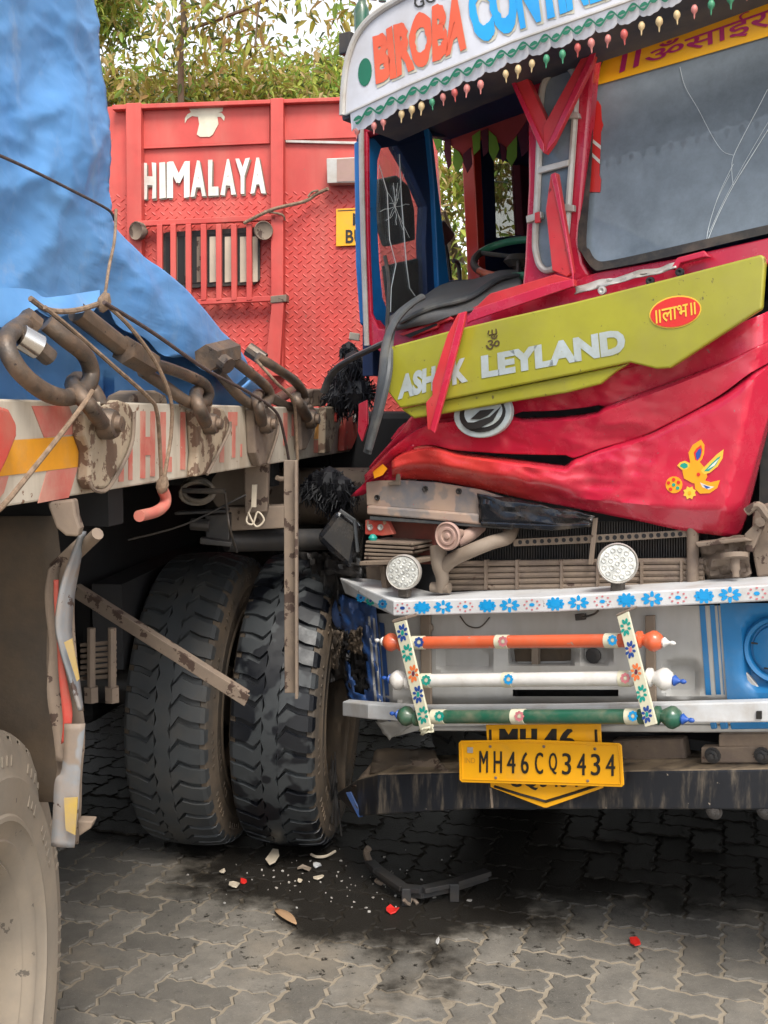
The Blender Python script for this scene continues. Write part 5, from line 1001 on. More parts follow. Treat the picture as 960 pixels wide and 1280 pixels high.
# --- crumpled bonnet: three pressed strakes with slots between them
top_ = [(452, 596), (470, 574), (500, 540), (520, 516), (560, 504), (610, 494), (650, 486), (700, 476), (750, 462), (800, 450), (850, 440), (900, 416), (940, 398), (990, 376)]
c1 = [(452, 598), (470, 580), (500, 552), (535, 529), (570, 523), (610, 521), (650, 519), (700, 517), (750, 510), (800, 492), (850, 474), (900, 455), (940, 437), (990, 412)]
c2 = [(452, 604), (470, 592), (500, 566), (535, 556), (570, 563), (610, 567), (650, 570), (700, 573), (716, 573), (750, 561), (800, 546), (850, 522), (900, 494), (940, 465), (990, 438)]
bt = [(440, 624), (452, 612), (470, 602), (500, 599), (535, 600), (570, 605), (610, 613), (650, 622), (700, 631), (750, 641), (800, 651), (850, 662), (900, 669), (923, 671), (930, 655), (940, 618), (960, 536), (990, 442)]
def slot(x, x0, x1, h): return 0 if x <= x0 or x >= x1 else h * min(1, (x - x0) / 12, (x1 - x) / 8)
def ss(v): v = min(max(v, 0), 1); return v * v * (3 - 2 * v)
def fade(x): k_ = min(max((x - 850) / 85, 0), 1); return k_ * k_ * (3 - 2 * k_)
def offA(x, s): return .045 + .04 * fade(x) + (1 - fade(x)) * (.030 * ss(s / .14) - .026 * s) * (1 if x > 520 else .4)
def offB(x, s): return .062 + .023 * fade(x) + (1 - fade(x)) * (.042 * ss(s / .11) - .034 * s)
def offC(x, s):
    flat = .062 + .023 * ss(s / .06) + .0 - .05 * max(0, s - .8) / .2; roll = .045 + .065 * ss(s / .16) - .085 * max(0, s - .45) / .55 * ss((s - .3) / .5) - .0
    k = min(max((x - 690) / 50, 0), 1); k = k * k * (3 - 2 * k); return roll * (1 - k) + flat * k
def strake(name, yu, yl_, offf, x0, x1, mt, seed, ny=26, dent=.013):
    xs = [x0 + (x1 - x0) * k / max(1, int((x1 - x0) / 5)) for k in range(int((x1 - x0) / 5) + 1)]; rows = []
    for i in range(ny + 1):
        s = i / ny; row = []
        for x in xs:
            a, b = yu(x), yl_(x); y = a + (max(b, a + 1) - a) * s; d = dent * (.55 * nz((x * .016, y * .02, 0), 1, seed) - 1.1 * (abs(nz((x * .020 + y * .016, y * .02 - x * .006, 3), 1, seed + 4)) - .2) + .45 * (.3 - abs(nz((x * .05 - y * .03, y * .06, 6), 1, seed)))); k = min(max((x - 790) / 50, 0), 1); d *= 1 - .80 * k
            right = max(0, (x - interp([(433, 948), (663, 898)], y)) / 40); row.append(TP(x, y, offf(x, s) + d - .11 * right))
        rows.append(row)
    m_ = MB().grid(rows); return m_.build(name, mt, truck, True, solid=.004, angle=50)
S1 = lambda x: slot(x, 640, 756, 9); S2 = lambda x: interp([(556, 0), (575, 2), (640, 6), (690, 12), (708, 14), (717, 0)], x)
strake('bonnet_upper', lambda x: sinterp(top_, x), lambda x: sinterp(c1, x) - S1(x) * .5, offA, 462, 985, K['red'], 1)
strake('bonnet_middle', lambda x: sinterp(c1, x) + S1(x) * .5, lambda x: sinterp(c2, x) - S2(x) * .35, offB, 456, 985, K['red'], 2)
strake('bonnet_lower', lambda x: sinterp(c2, x) + S2(x) * .65, lambda x: sinterp(bt, x), offC, 490, 976, K['red_fold'], 3, 30)
m = crumple(((492, 560), (520, 552), (500, 600), (439, 622)), (.06, .08, .05, -.02), 12, 8, .02, 9); tc_ = m.build('torn_corner', K['red'], truck, True, solid=.004)
tp('corner_sticker', [(466, 590), (478, 580), (484, 586), (478, 594), (468, 598)], .088, .002, K['orange_sticker'], 0, tc_)
tp('torn_shard', [(488, 548), (498, 535), (506, 528), (503, 542), (496, 556)], .03, .01, K['red'], .002); tp('torn_shard', [(448, 505), (458, 500), (459, 530), (452, 552), (447, 540)], -.02, .01, K['red'], .002)
# maker's roundel, half covered by the lime panel
ro = tp('maker_roundel', ell(603, 517, 36.5, 30, -.25, 36), .125, .02, K['leyland'], .003)
tp('roundel_ring', [(x, y) for x, y in ell(603, 517, 29, 23, -.25, 30)], .1275, .002, K['ink'], 0, ro); tp('roundel_disc', ell(604, 515, 24, 19, -.25, 30), .130, .002, K['leyland'], 0, ro)
for pts in ([(577, 528), (592, 528), (612, 521), (626, 508), (616, 526), (600, 535), (586, 537)], [(588, 524), (600, 513), (618, 511), (610, 519), (600, 524)]): tp('roundel_mark', pts, .1325, .0015, K['ink'], 0, ro)
# bird sticker
bo = .0885
def stk(name, pts, mt, o): tp(name, pts, bo + o, .001, K[mt], 0, bird)
bird = tp('bird_sticker', [(853, 588), (858, 580), (866, 577), (874, 577), (881, 585), (884, 596), (880, 603), (866, 604), (855, 598)], bo, .001, K['orange_sticker'], 0)
stk('sticker_wing', [(863, 579), (860.5, 566), (866, 556), (876, 549.5), (880.5, 556), (880, 567), (877, 575), (872, 580)], 'orange_sticker', .0002)
stk('sticker_wing_inner', [(869, 575), (867, 566), (871, 560), (876.5, 556), (878, 563), (876, 571), (872, 576)], 'red_sticker', .0005); stk('sticker_wing_inner', [(870.5, 574), (869.5, 567), (873, 562), (876, 560), (876.5, 566), (875, 571), (872, 575)], 'sticker_blue', .0008)
stk('sticker_head', [(846.5, 582), (850, 578), (856, 576), (861, 578.5), (862, 583), (858, 587), (852, 587)], 'yellow_ink', .0004); stk('sticker_head', [(849.5, 582.5), (852, 579.5), (856, 578.5), (859.5, 580.5), (859.5, 584), (855, 586)], 'sticker_teal', .0008)
stk('sticker_wing', [(876, 588), (887, 577), (896, 568), (904.5, 561.5), (903, 573), (897, 583), (887, 591), (880, 593)], 'yellow_ink', .0002); stk('sticker_wing_inner', [(880, 589), (889, 579.5), (897, 572), (901, 570), (895, 581), (886, 589)], 'sticker_teal', .0006); stk('sticker_wing_inner', [(884, 587), (892, 579), (899, 573), (893, 582)], 'white_letter', .0009)
stk('sticker_tail', [(868, 602), (877, 599), (888, 603), (900, 600), (896.5, 610), (887, 616.5), (875, 617), (869, 611)], 'orange_sticker', .0002); stk('sticker_tail_inner', [(875, 603), (884, 607), (893, 608.5), (886, 612), (878, 609)], 'white_letter', .0006); stk('sticker_tail_inner', [(879, 606), (888, 609), (883, 611)], 'sticker_blue', .0009)
stk('sticker_flower', ell(842.5, 606, 10.5, 10.5, 0, 18), 'orange_sticker', .0001); stk('sticker_flower', [(862 + (8.6 if k % 2 else 6.2) * math.cos(k * math.pi / 8), 616 + (8.6 if k % 2 else 6.2) * math.sin(k * math.pi / 8)) for k in range(16)], 'yellow_ink', .0003)
for x, y, c_ in ((842, 599.5, 'red_sticker'), (848, 603, 'red_sticker'), (847, 610, 'sticker_teal'), (838, 611.5, 'red_sticker'), (835.5, 603.5, 'red_sticker'), (842, 606, 'sticker_teal'), (873, 593, 'red_sticker'), (862, 616, 'orange_sticker')): stk('sticker_spot', ell(x, y, 2.3, 2.3, 0, 8), c_, .0016)
# --- exposed front end below the bonnet
xm = tp('cross_member', [(457, 603), (470, 601), (500, 600), (545, 603), (600, 612), (648, 628), (660, 640), (620, 645), (560, 640), (458, 632)], .055, .012, K['patchy'], .004)
tp('cross_member_flange', [(458, 632), (560, 640), (648, 646), (655, 655), (600, 656), (540, 650), (458, 643)], .075, .03, K['patchy'], .005, xm)
tp('cross_member_edge', [(462, 645), (540, 651), (640, 658), (640, 662), (540, 655), (462, 650)], .07, .012, K['rubber'], .002, xm)
tp('member_tab', [(484, 603), (494, 601), (495, 592), (499, 592), (500, 606), (486, 607)], .065, .008, K['beige'], .002, xm)
for x, y in ((472, 622), (532, 611), (574, 614), (476, 640)):
    m = MB(); m.lathe(TP(x, y, .056), TN, [(.009, 0), (.009, .005), (.006, .005), (.001, -.002)], 10); m.build('bolt_hole', K['dark_steel'], xm, True)
m = crumple(((596, 616), (744, 644), (738, 656), (600, 654)), (.07, .06, .075, .085), 24, 6, .012, 21); m.build('black_valance', K['black_gloss'], truck, True, solid=.004)
tp('valance_lip', [(600, 652), (690, 656), (738, 654), (736, 659), (690, 664), (600, 657)], .098, .02, K['black_gloss'], .004)
tp('red_bracket', [(456, 650), (484, 651), (492, 668), (478, 670), (456, 668)], .05, .02, K['rusty_red'], .003); tp('engine_panel', [(486, 648), (545, 654), (545, 706), (500, 705), (490, 672)], -.02, .05, K['engine_red'], .006)
for x, y in ((463, 659), (476, 659)):
    m = MB(); m.lathe(TP(x, y, .05), TN, [(.01, 0), (.01, .004), (.006, .004), (.001, 0)], 10); m.build('bolt', K['silver'], truck, True)
sk_ = [((457, 676), (516, 679)), ((456, 681), (517, 684)), ((456, 686), (515, 689)), ((455, 691), (505, 693)), ((455, 696), (498, 697))]
for i, (p, q) in enumerate(sk_):
    m = MB(); th = 3.1; m.hexa([TP(p[0], p[1] + th, .09), TP(q[0], q[1] + th, .09), TP(q[0], q[1] + th, .09) - TN * .12, TP(p[0], p[1] + th, .09) - TN * .12, TP(p[0], p[1], .09), TP(q[0], q[1], .09), TP(q[0], q[1], .09) - TN * .12, TP(p[0], p[1], .09) - TN * .12]); m.build('spacer_plate', K['tan_steel'], truck, bevel=.0015)
tp('lamp_shelf', [(449, 702), (522, 700), (522, 705), (449, 707)], .12, .14, K['tan_steel'], .002); tp('shelf_prop', [(474, 707), (480, 707), (484, 742), (478, 742)], .06, .03, K['tan_steel'], .002); tp('shelf_box', [(456, 708), (500, 706), (500, 742), (460, 742)], -.03, .05, K['rusty_brown'], .005)
m = MB(); m.lathe(TP(466, 672, .07), UP, [(.001, -.014), (.012, -.008), (.014, .0), (.008, .009), (.001, .011)], 10); m.build('green_cap', K['decal_teal'], truck, True)
# horn and hoses
h = TP(560, 670, .15); hm = MB(); hm.lathe(h, TN, [(.012, -.08), (.02, -.03), (.034, -.012), (.040, -.004), (.041, .004), (.037, .008), (.035, .003), (.027, .003), (.025, .007), (.019, .007), (.017, .003), (.010, .003), (.007, .009), (.001, .010)], 32); hm.build('horn', K['horn_pink'], truck, True)
m = MB(); m.tube(spline([TP(548, 683, .10), TP(549, 705, .11), TP(553, 722, .10), TP(551, 738, .09)], 6), [.026 - .0005 * k for k in range(19)], 14); m.tube(spline([TP(552, 712, .10), TP(565, 700, .11), TP(590, 688, .11), TP(615, 678, .08), TP(634, 672, .05), TP(640, 660, .0)], 6), .0205, 14); m.tube([TP(540, 734, .09), TP(562, 735, .09)], .016, 10); m.build('radiator_hose', K['beige'], truck, True, angle=60)
m = MB(); m.tube(spline([TP(572, 676, .08), TP(588, 668, .05), TP(600, 658, .0)], 5), .02, 10); m.build('radiator_hose', K['horn_pink'], truck, True)
# radiator
rad = tp('radiator', [(520, 640), (885, 640), (885, 742), (520, 742)], -.03, .06, K['dark'], 0)
fn = MB()
for k in range(96):
    x = 566 + k * 3.25
    if 566 <= x <= 872: fn.prism([TP(x, 652, -.012), TP(x + 1.5, 652, -.012), TP(x + 1.5, 707, -.012), TP(x, 707, -.012)], -TN * .017)
tag(fn.build('radiator_fins', K['dark_steel'], rad), kind='stuff')
for k, (y0, y1) in enumerate(((705, 701), (713, 708.5), (720.5, 716), (728, 723), (735, 730))):
    m = MB(); m.tube([TP(560, y0, .02), TP(700, (y0 + y1) / 2 + .4 * math.sin(k * 2), .022), TP(880, y1, .02)], .0085, 8); m.build('cooler_tube', K['rusty_brown'] if k < 4 else K['tan_steel'], rad, True)
for x in (605, 644, 700, 745, 800, 850):
    m = MB(); m.prism([TP(x, 700, .035), TP(x + 3, 700, .035), TP(x + 3, 737, .035), TP(x, 737, .035)], -TN * .02); m.build('tube_clip', K['rusty_brown'], rad)
ps = tp('perforated_strip', [(641, 674), (735, 669), (830, 664), (860, 662), (860, 671), (830, 673), (736, 679), (642, 683)], .028, .006, K['beige'], .0015, rad)
for k in range(23):
    x = 650 + k * 9.1; y = 678.4 - (x - 641) * .052; m = MB(); m.lathe(TP(x, y, .0292), TN, [(.0062, -.002), (.0062, 0), (.001, 0)], 10); m.build('punched_hole', K['dark'], ps)
tp('stay_strip', [(741, 648), (747, 647), (741, 706), (735, 706)], .05, .006, K['tan_steel'], .0015, rad)
m = MB(); m.tube([TP(866, 650, .03), TP(866, 738, .03)], .016, 10); m.build('radiator_post', K['rusty_brown'], rad, True)
# brackets at the right end
m = crumple(((873, 678), (935, 668), (938, 722), (884, 726)), (.02, .03, .0, .0), 10, 8, .03, 31); m.build('bent_bracket', K['rusty_brown'], truck, True, solid=.006)
tp('bracket_cap', [(868, 678), (930, 672), (940, 676), (872, 684)], .07, .05, K['tan_steel'], .003)
m = MB(); m.lathe(TP(918, 692, .07), (0, -.3, -1), [(.034, 0), (.034, .012), (.012, .014), (.012, .04), (.009, .045), (.009, .06)], 14); m.build('mounting_bolt', K['tan_steel'], truck, True)
tp('chassis_upright', [(941, 634), (962, 628), (1000, 620), (1000, 716), (946, 722), (938, 680)], .02, .05, K['tan_steel'], .006); m = MB(); m.tube(spline([TP(933, 640, .06), TP(948, 632, .06), TP(960, 646, .06), TP(975, 660, .05)], 5), .011, 8); m.build('cable_loop', K['tan_steel'], truck, True)
tp('hinge_arm', [(930, 668), (948, 650), (954, 658), (940, 690), (932, 690)], .055, .02, K['tan_steel'], .003)
m = MB(); m.lathe(TP(951, 652, .06), TN, [(.013, 0), (.013, .006), (.001, .007)], 8); m.build('bolt', K['rusty_brown'], truck, True)
bx_ = MB(); bx_.hexa([TL(.55, .7, -.1), TL(1.15, .7, -.1), TL(1.15, .7, -.36), TL(.55, .7, -.36), TL(.55, 1.6, -.1), TL(1.15, 1.7, -.1), TL(1.15, 1.7, -.36), TL(.55, 1.6, -.36)]); bx_.build('inner_wing', K['dark_steel'], truck)
# round spot lamps on the rail
for cx, cy, r_, rot in ((505, 715, .0515, (-.05, 0, .02)), (772, 704, .0530, (0, 0, .05))):
    ax_ = (Vector((-.22, -1, .06)) + Vector(rot)).normalized(); c = TP(cx, cy, .15); m = MB(); m.lathe(c, ax_, [(.02, -.05), (r_ * .9, -.03), (r_, -.01), (r_, .012), (r_ * .95, .018), (r_ * .9, .012), (.001, .012)], 36); lp = m.build('spot_lamp', K['silver'], truck, True)
    ln = MB(); u1 = ax_.cross(UP).normalized(); u2 = u1.cross(ax_); ln.lathe(c, ax_, [(r_ * .9, .0125), (r_ * .88, .0145), (.001, .0150)], 30); ln.build('lens', K['led'], lp, True); ld = MB()
    for n_, rr in ((1, 0), (6, .36), (12, .70)):
        for k in range(n_):
            a = 2 * math.pi * k / n_ + rr; ld.lathe(c + (u1 * math.cos(a) + u2 * math.sin(a)) * rr * r_ * .95, ax_, [(r_ * .13, .015), (r_ * .11, .0175), (r_ * .05, .0165), (.001, .016)], 8)
    ld.build('led_cluster', K['led'], lp, True); m = MB(); m.box(c - UP * (r_ + .008) - TN * .005, TA * .016, TN * .012, UP * .014); m.build('lamp_foot', K['rubber_black'], lp, bevel=.002)
# --- flower painted rail
def ry(x): return interp([(492, 751), (680, 746), (960, 731), (1290, 713)], x)
RO = .20; rl = MB(); st_ = [(492, 1.0), (560, 1.0), (680, 1.0), (800, 1.0), (960, 1.0), (1130, 1.0), (1290, 1.0)]; secs = []
endt, endb = TP(424, 722, .0), TP(431, 742, .0); secs.append([endt, endb, endb + TA * .12 - TN * .05, endt + TA * .12 - TN * .05])
for x, _ in st_:
    a, b = TP(x, ry(x), RO), TP(x, ry(x) + 19 + (x - 492) * .003, RO); d = -TN * .19 + (TA * .03 if x < 500 else Vector((0, 0, 0))); secs.append([a, b, b + d, a + d])
n_ = len(secs); rl.add([p for s_ in secs for p in s_], [(i * 4 + k, i * 4 + (k + 1) % 4, (i + 1) * 4 + (k + 1) % 4, (i + 1) * 4 + k) for i in range(n_ - 1) for k in range(4)] + [(0, 1, 2, 3), ((n_ - 1) * 4 + 3, (n_ - 1) * 4 + 2, (n_ - 1) * 4 + 1, (n_ - 1) * 4)])
frail = rl.build('painted_rail', K['white'], truck, bevel=.004)
kinds = [(503, 2), (527.5, 0), (554, 1), (581.6, 2), (609, 0), (637, 1), (665, 2), (694, 0), (723, 1), (753, 2), (783, 0), (815, 1), (847.5, 2), (880, 0), (912.5, 1), (946, 2), (980, 0), (1015, 1)]
for x, k in kinds:
    y = ry(x) + 9.3 + (x - 492) * .0015; sz = 1 + (x - 500) / 460 * .25
    if k == 2: flower(x, y, 10 * sz, 6.5 * sz, RO + .0012, frail, K['decal_navy'] if x < 520 else K['decal_blue'], K['decal_pink'], 8, dots=True)
    elif k == 0: flower(x, y, 10.5 * sz, 7 * sz, RO + .0012, frail, K['decal_blue'], K['decal_navy'], 10)
    else: flower(x, y, 11.8 * sz, 7 * sz, RO + .0012, frail, K['decal_blue'], K['white'], 8, ring=True)
rp_ = Plane(TP(492, 755, RO), (TP(492, 755, RO) - TP(428, 730, 0)).cross(UP)); rp_.n = rp_.n if rp_.n.dot(Vector((0, -1, 0))) > 0 else -rp_.n
for x, y in ((451, 747), (463, 751), (478, 755)): flower(x, y, 6, 6, .0015, frail, K['decal_blue'] if x != 463 else K['decal_teal'], K['decal_navy'], 8, ring=True, plane=rp_)
m = MB(); zt_ = TP(492, ry(492), RO).z
for q in ([(436, 722), (462, 733), (452, 724), (440, 719)], [(462, 737), (476, 742), (488, 743), (474, 736)]): pass
tp('rail_blue_bar', [(866, 733), (882, 732), (884, 752), (868, 753)], RO + .0018, .0008, K['blue_paint'], 0, frail) if False else None
# --- pale bumper panel with pressed recesses
BO = .10
def rr_mask(x, y, x0, y0, x1, y1, r_):
    dx = max(x0 + r_ - x, 0, x - (x1 - r_)); dy = max(y0 + r_ - y, 0, y - (y1 - r_)); d = math.hypot(dx, dy); return min(max((r_ - d) / (r_ * .45), 0), 1) if x0 <= x <= x1 and y0 <= y <= y1 else 0
REC = [(548, 806, 616, 840, 10, .035), (636, 806, 720, 832, 9, .07), (727, 803, 764, 832, 9, .04), (828, 823, 877, 872, 16, .030), (586, 846, 770, 858, 5, .02), (494, 846, 520, 882, 10, .03)]
def bump_off(x, y):
    o = BO - .0
    for q in REC: o -= rr_mask(x, y, *q[:5]) * q[5]
    o -= .035 * min(max((y - 872) / 14, 0), 1); o += .004 * nz((x * .02, y * .03, 1), 1, 6); o -= .14 * max(0, (500 - x) / 40) ** 1.4 if x < 500 else 0
    return o
rows = []; xs = [461 + k * 6 for k in range(139)]; ys = [757 + k * 4.2 for k in range(40)]
for y in ys:
    row = []
    for x in xs:
        yy = max(y, ry(x) + 16); yb_ = interp([(461, 850), (470, 902), (487, 923), (540, 908), (700, 905), (960, 905), (1290, 890)], x); yy = min(yy, yb_); row.append(TP(x, yy, bump_off(x, yy)))
    rows.append(row)
def slot_hole(i, j): return (640 < xs[j] < 772 and 860 < ys[i] < 869) or (xs[j] > 914 and ys[i] < 872)
bp_o = MB().grid(rows, slot_hole).build('bumper_panel', K['grey_panel'], truck, True, angle=35)
bkp = tp('bumper_backing', [(480, 760), (1290, 740), (1290, 890), (500, 905)], -.02, .03, K['dark'], 0)
tp('recess_insert', [(642, 811), (716, 809), (716, 826), (644, 828)], .036, .004, K['mud'], .004, bp_o); tp('bracket_post', [(664, 800), (672, 800), (672, 832), (664, 832)], .07, .02, K['beige'], .002, bp_o); m = MB(); m.lathe(TP(743, 819, .065), TN, [(.02, 0), (.022, .01), (.014, .014), (.001, .012)], 12); m.build('tow_eye', K['dark_steel'], bp_o, True)
m = MB(); m.lathe(TP(537, 784, .102), TN, [(.014, 0), (.015, .01), (.011, .014), (.001, .014)], 14); m.build('grommet', K['beige'], bp_o, True); tp('clip', [(718, 768), (731, 767), (731, 775), (719, 776)], .115, .012, K['rubber_black'], .002, bp_o)
m = MB(); m.tube(spline([TP(575, 770, .11), TP(585, 782, .115), TP(600, 784, .115), TP(612, 772, .11)], 5), .0022, 5); m.tube(spline([TP(728, 772, .115), TP(742, 768, .12), TP(748, 763, .12)], 4), .003, 5); m.build('loose_wire', K['rubber_black'], bp_o, True)
for x in (531, 812): tp('bar_bracket', [(x - 6, 770), (x + 6, 769), (x + 8, 900), (x - 4, 902)], .118, .01, K['beige'], .002, bp_o)
def band(name, pts, mt, lift=.003, n=10):
    l = [p for p in pts[:2]]; r_ = [p for p in pts[2:]]; m_ = MB(); rows_ = []
    for k in range(n + 1):
        t_ = k / n; a = (l[0][0] + (l[1][0] - l[0][0]) * t_, l[0][1] + (l[1][1] - l[0][1]) * t_); b = (r_[0][0] + (r_[1][0] - r_[0][0]) * t_, r_[0][1] + (r_[1][1] - r_[0][1]) * t_); c_ = []
        for q in range(5): x = a[0] + (b[0] - a[0]) * q / 4; y = a[1] + (b[1] - a[1]) * q / 4; c_.append(TP(x, y, bump_off(x, y) + lift))
        rows_.append(c_)
    m_.grid(rows_); return m_.build(name, mt, bp_o, True)
band('blue_stripe', ((461, 775), (470, 898), (468, 776), (477, 900)), K['blue_deep'], .005); band('blue_stripe', ((474, 778), (484, 900), (480, 779), (489, 904)), K['blue_deep'], .005)
band('blue_stripe', ((874, 757), (883, 879), (881, 757), (890, 879)), K['blue_paint']); band('blue_stripe', ((887, 756), (896, 878), (893, 756), (902, 878)), K['blue_paint'])
band('thin_stripe', ((896.5, 756), (905.5, 878), (897.6, 756), (906.6, 878)), K['blue_paint'])
rows_ = []; xs2 = [900 + k * 8 for k in range(48)]
for k in range(16):
    y = 754 + k * 8; c_ = []
    for x in xs2:
        x2 = x + 9 * k / 15; yy = max(y, ry(x2) + 16); d2 = .0
        dx = max(927 + 22 - x2, 0, x2 - (1022 - 22)); dy = max(764 + 22 - yy, 0, yy - (864 - 22)); dd = math.hypot(dx, dy); d2 = -.030 * min(max((22 - dd) / 10, 0), 1) if 927 <= x2 <= 1022 else 0
        c_.append(TP(x2, yy, BO + .006 + d2))
    rows_.append(c_)
MB().grid(rows_).build('headlight_surround', K['blue_paint'], bp_o, True, angle=50)
hc_ = TP(974, 812, .085); m = MB(); m.lathe(hc_, TN, [(.085, -.02), (.086, .01), (.080, .018), (.072, .014), (.068, .0), (.001, .0)], 40); hl = m.build('headlight', K['blue_paint'], truck, True)
m = MB(); m.lathe(hc_, TN, [(.064, .002), (.060, .012), (.03, .022), (.001, .026)], 32); m.build('lens', K['blue_paint'], hl, True)
for a in (1.2, 2.9, 4.4): m = MB(); q = hc_ + (TA * math.cos(a) + UP * math.sin(a)) * .05 + TN * .014; m.bar(q - TA * .016, q + TA * .016, .004, .003, TN); m.build('rim_clip', K['ink'], hl)
tp('headlight_foot', [(930, 836), (948, 858), (958, 862), (958, 868), (932, 866), (928, 850)], .09, .01, K['silver'], .003, hl)
# --- three painted bars with turned knobs and flower sleeves
BRO = .235
def painted_bar(label, mt, y0, y1, x0, x1, r_, lknob, rknob, sleeves, tip):
    a, b = TP(x0, y0, BRO), TP(x1, y1, BRO); m = MB(); m.tube([a, b], r_, 18); o = m.build('guard_bar', mt, truck, True); o['label'] = label
    def yy(x): return y0 + (y1 - y0) * (x - x0) / (x1 - x0)
    for (s0, s1, fm) in sleeves:
        m = MB(); m.tube([TP(s0, yy(s0), BRO), TP(s1, yy(s1), BRO)], r_ * 1.10, 18); sl_ = m.build('sleeve', K['decal_cream'], o, True)
        flower((s0 + s1) / 2, yy((s0 + s1) / 2) - .5, 6.2, 7, BRO + r_ * 1.13 + .001, o, K[fm], K['decal_cream'], 8, ring=True)
    for (kx, sgn) in ((lknob, -1), (rknob, 1)):
        if kx is None: continue
        c = TP(kx, yy(kx), BRO); m = MB(); m.lathe(c, TA * sgn, [(r_ * .8, -.03), (r_ * 1.2, -.026), (r_ * 1.25, -.016), (r_ * .75, -.010), (r_ * 1.05, -.002), (r_ * 1.5, .012), (r_ * 1.5, .022), (r_ * 1.0, .036), (r_ * .55, .040)], 18); kn_ = m.build('knob', mt, o, True)
        m = MB(); m.lathe(c, TA * sgn, [(r_ * .6, .039), (r_ * .75, .044), (r_ * .3, .054), (r_ * .22, .058), (r_ * .34, .063), (r_ * .25, .070), (.001, .073)], 12); m.build('knob_tip', tip, kn_, True)
painted_bar('orange painted bar', K['orange_bar'], 803.5, 800.5, 505, 796, .0175, 495, 809, [(516, 531, 'decal_navy'), (621, 636, 'decal_pink'), (757, 774, 'decal_blue')], K['white_bar'])
painted_bar('white painted bar', K['white_bar'], 851, 848, 510, 800, .0190, 504, 822, [(527, 538, 'decal_teal'), (630, 641, 'decal_blue'), (775, 788, 'decal_pink')], K['sticker_blue'])
painted_bar('dark green painted bar', K['green_bar'], 896, 895.5, 520, 820, .0190, 514, 832, [(541, 557, 'decal_teal'), (641, 657, 'decal_pink'), (783, 799, 'decal_blue')], K['sticker_blue'])
sl1 = tp('flower_strap', [(492, 779), (507, 775), (539, 912), (526, 917)], BRO + .034, .008, K['decal_cream'], .0015); sl2 = tp('flower_strap', [(771, 771), (785, 764), (821, 905), (806, 909)], BRO + .034, .008, K['decal_cream'], .0015)
for par, lst in ((sl1, [(503, 791, 0), (509, 816, 1), (516.5, 842, 2), (522.5, 868, 0), (528.5, 894, 1)]), (sl2, [(782, 784, 1), (788, 812, 3), (795, 840, 2), (802, 867, 1), (808.5, 893, 0)])):
    for x, y, c in lst: flower(x, y, 6.8, 11.5, BRO + .0352, par, K[['decal_navy', 'decal_teal', 'decal_orange', 'decal_navy'][c]], K[['decal_teal', 'decal_cream', 'maroon', 'decal_pink'][c]], 8, ring=True, rot=.2)
m = crumple(((524, 912), (541, 906), (541, 914), (526, 919)), (BRO + .04,) * 4, 6, 4, .015, 44); m.build('torn_strap_end', K['decal_cream'], sl1, True, solid=.002)
m = MB(); m.hexa([TP(490, 779, BRO + .035), TP(508, 774, BRO + .035), TP(508, 774, BRO + .035) - TN * .06, TP(490, 779, BRO + .035) - TN * .06, TP(490, 775, BRO + .035), TP(508, 770, BRO + .035), TP(508, 770, BRO + .035) - TN * .06, TP(490, 775, BRO + .035) - TN * .06]); m.build('strap_cap', K['tan_steel'], sl1, bevel=.002)
m = MB(); m.hexa([TP(770, 771, BRO + .035), TP(786, 764, BRO + .035), TP(786, 764, BRO + .035) - TN * .06, TP(770, 771, BRO + .035) - TN * .06, TP(770, 768, BRO + .035), TP(786, 761, BRO + .035), TP(786, 761, BRO + .035) - TN * .06, TP(770, 768, BRO + .035) - TN * .06]); m.build('strap_cap', K['tan_steel'], sl2, bevel=.002)
# --- lower white rail
lr = MB(); secs = []
for x, a_, b_, o_ in ((428, 877, 895, .02), (460, 880, 899, .13), (520, 884, 903, .17), (700, 883, 904, .17), (844, 880, 904, .17), (960, 877, 903, .17), (1290, 868, 897, .17)): p, q = TP(x, a_, o_), TP(x, b_, o_); secs.append([p, q, q - TN * .04, p - TN * .04])
n_ = len(secs); lr.add([p for s_ in secs for p in s_], [(i * 4 + k, i * 4 + (k + 1) % 4, (i + 1) * 4 + (k + 1) % 4, (i + 1) * 4 + k) for i in range(n_ - 1) for k in range(4)] + [(0, 1, 2, 3), ((n_ - 1) * 4 + 3, (n_ - 1) * 4 + 2, (n_ - 1) * 4 + 1, (n_ - 1) * 4)]); lrail = lr.build('lower_rail', K['white'], truck, bevel=.004)
tp('rail_clip', [(945, 889), (952, 889), (952, 899), (945, 899)], .175, .006, K['ink'], .001, lrail)
for x0, x1 in ((887, 894), (899, 908), (912, 1290)): tp('skirt_stripe', [(x0, 904), (x1, 903 if x1 < 1000 else 898), (x1 + 2, 911 if x1 < 1000 else 905), (x0 + 2, 912)], .09, .01, K['blue_paint'], .002)
tp('skirt', [(520, 903), (880, 905), (1290, 899), (1290, 914), (880, 916), (540, 914)], .06, .02, K['grey_panel'], .004)
m = crumple(((470, 902), (522, 903), (500, 918), (486, 924)), (.05, .10, .08, .06), 8, 5, .008, 51); m.build('skirt_corner', K['grey_panel'], truck, True, solid=.003)
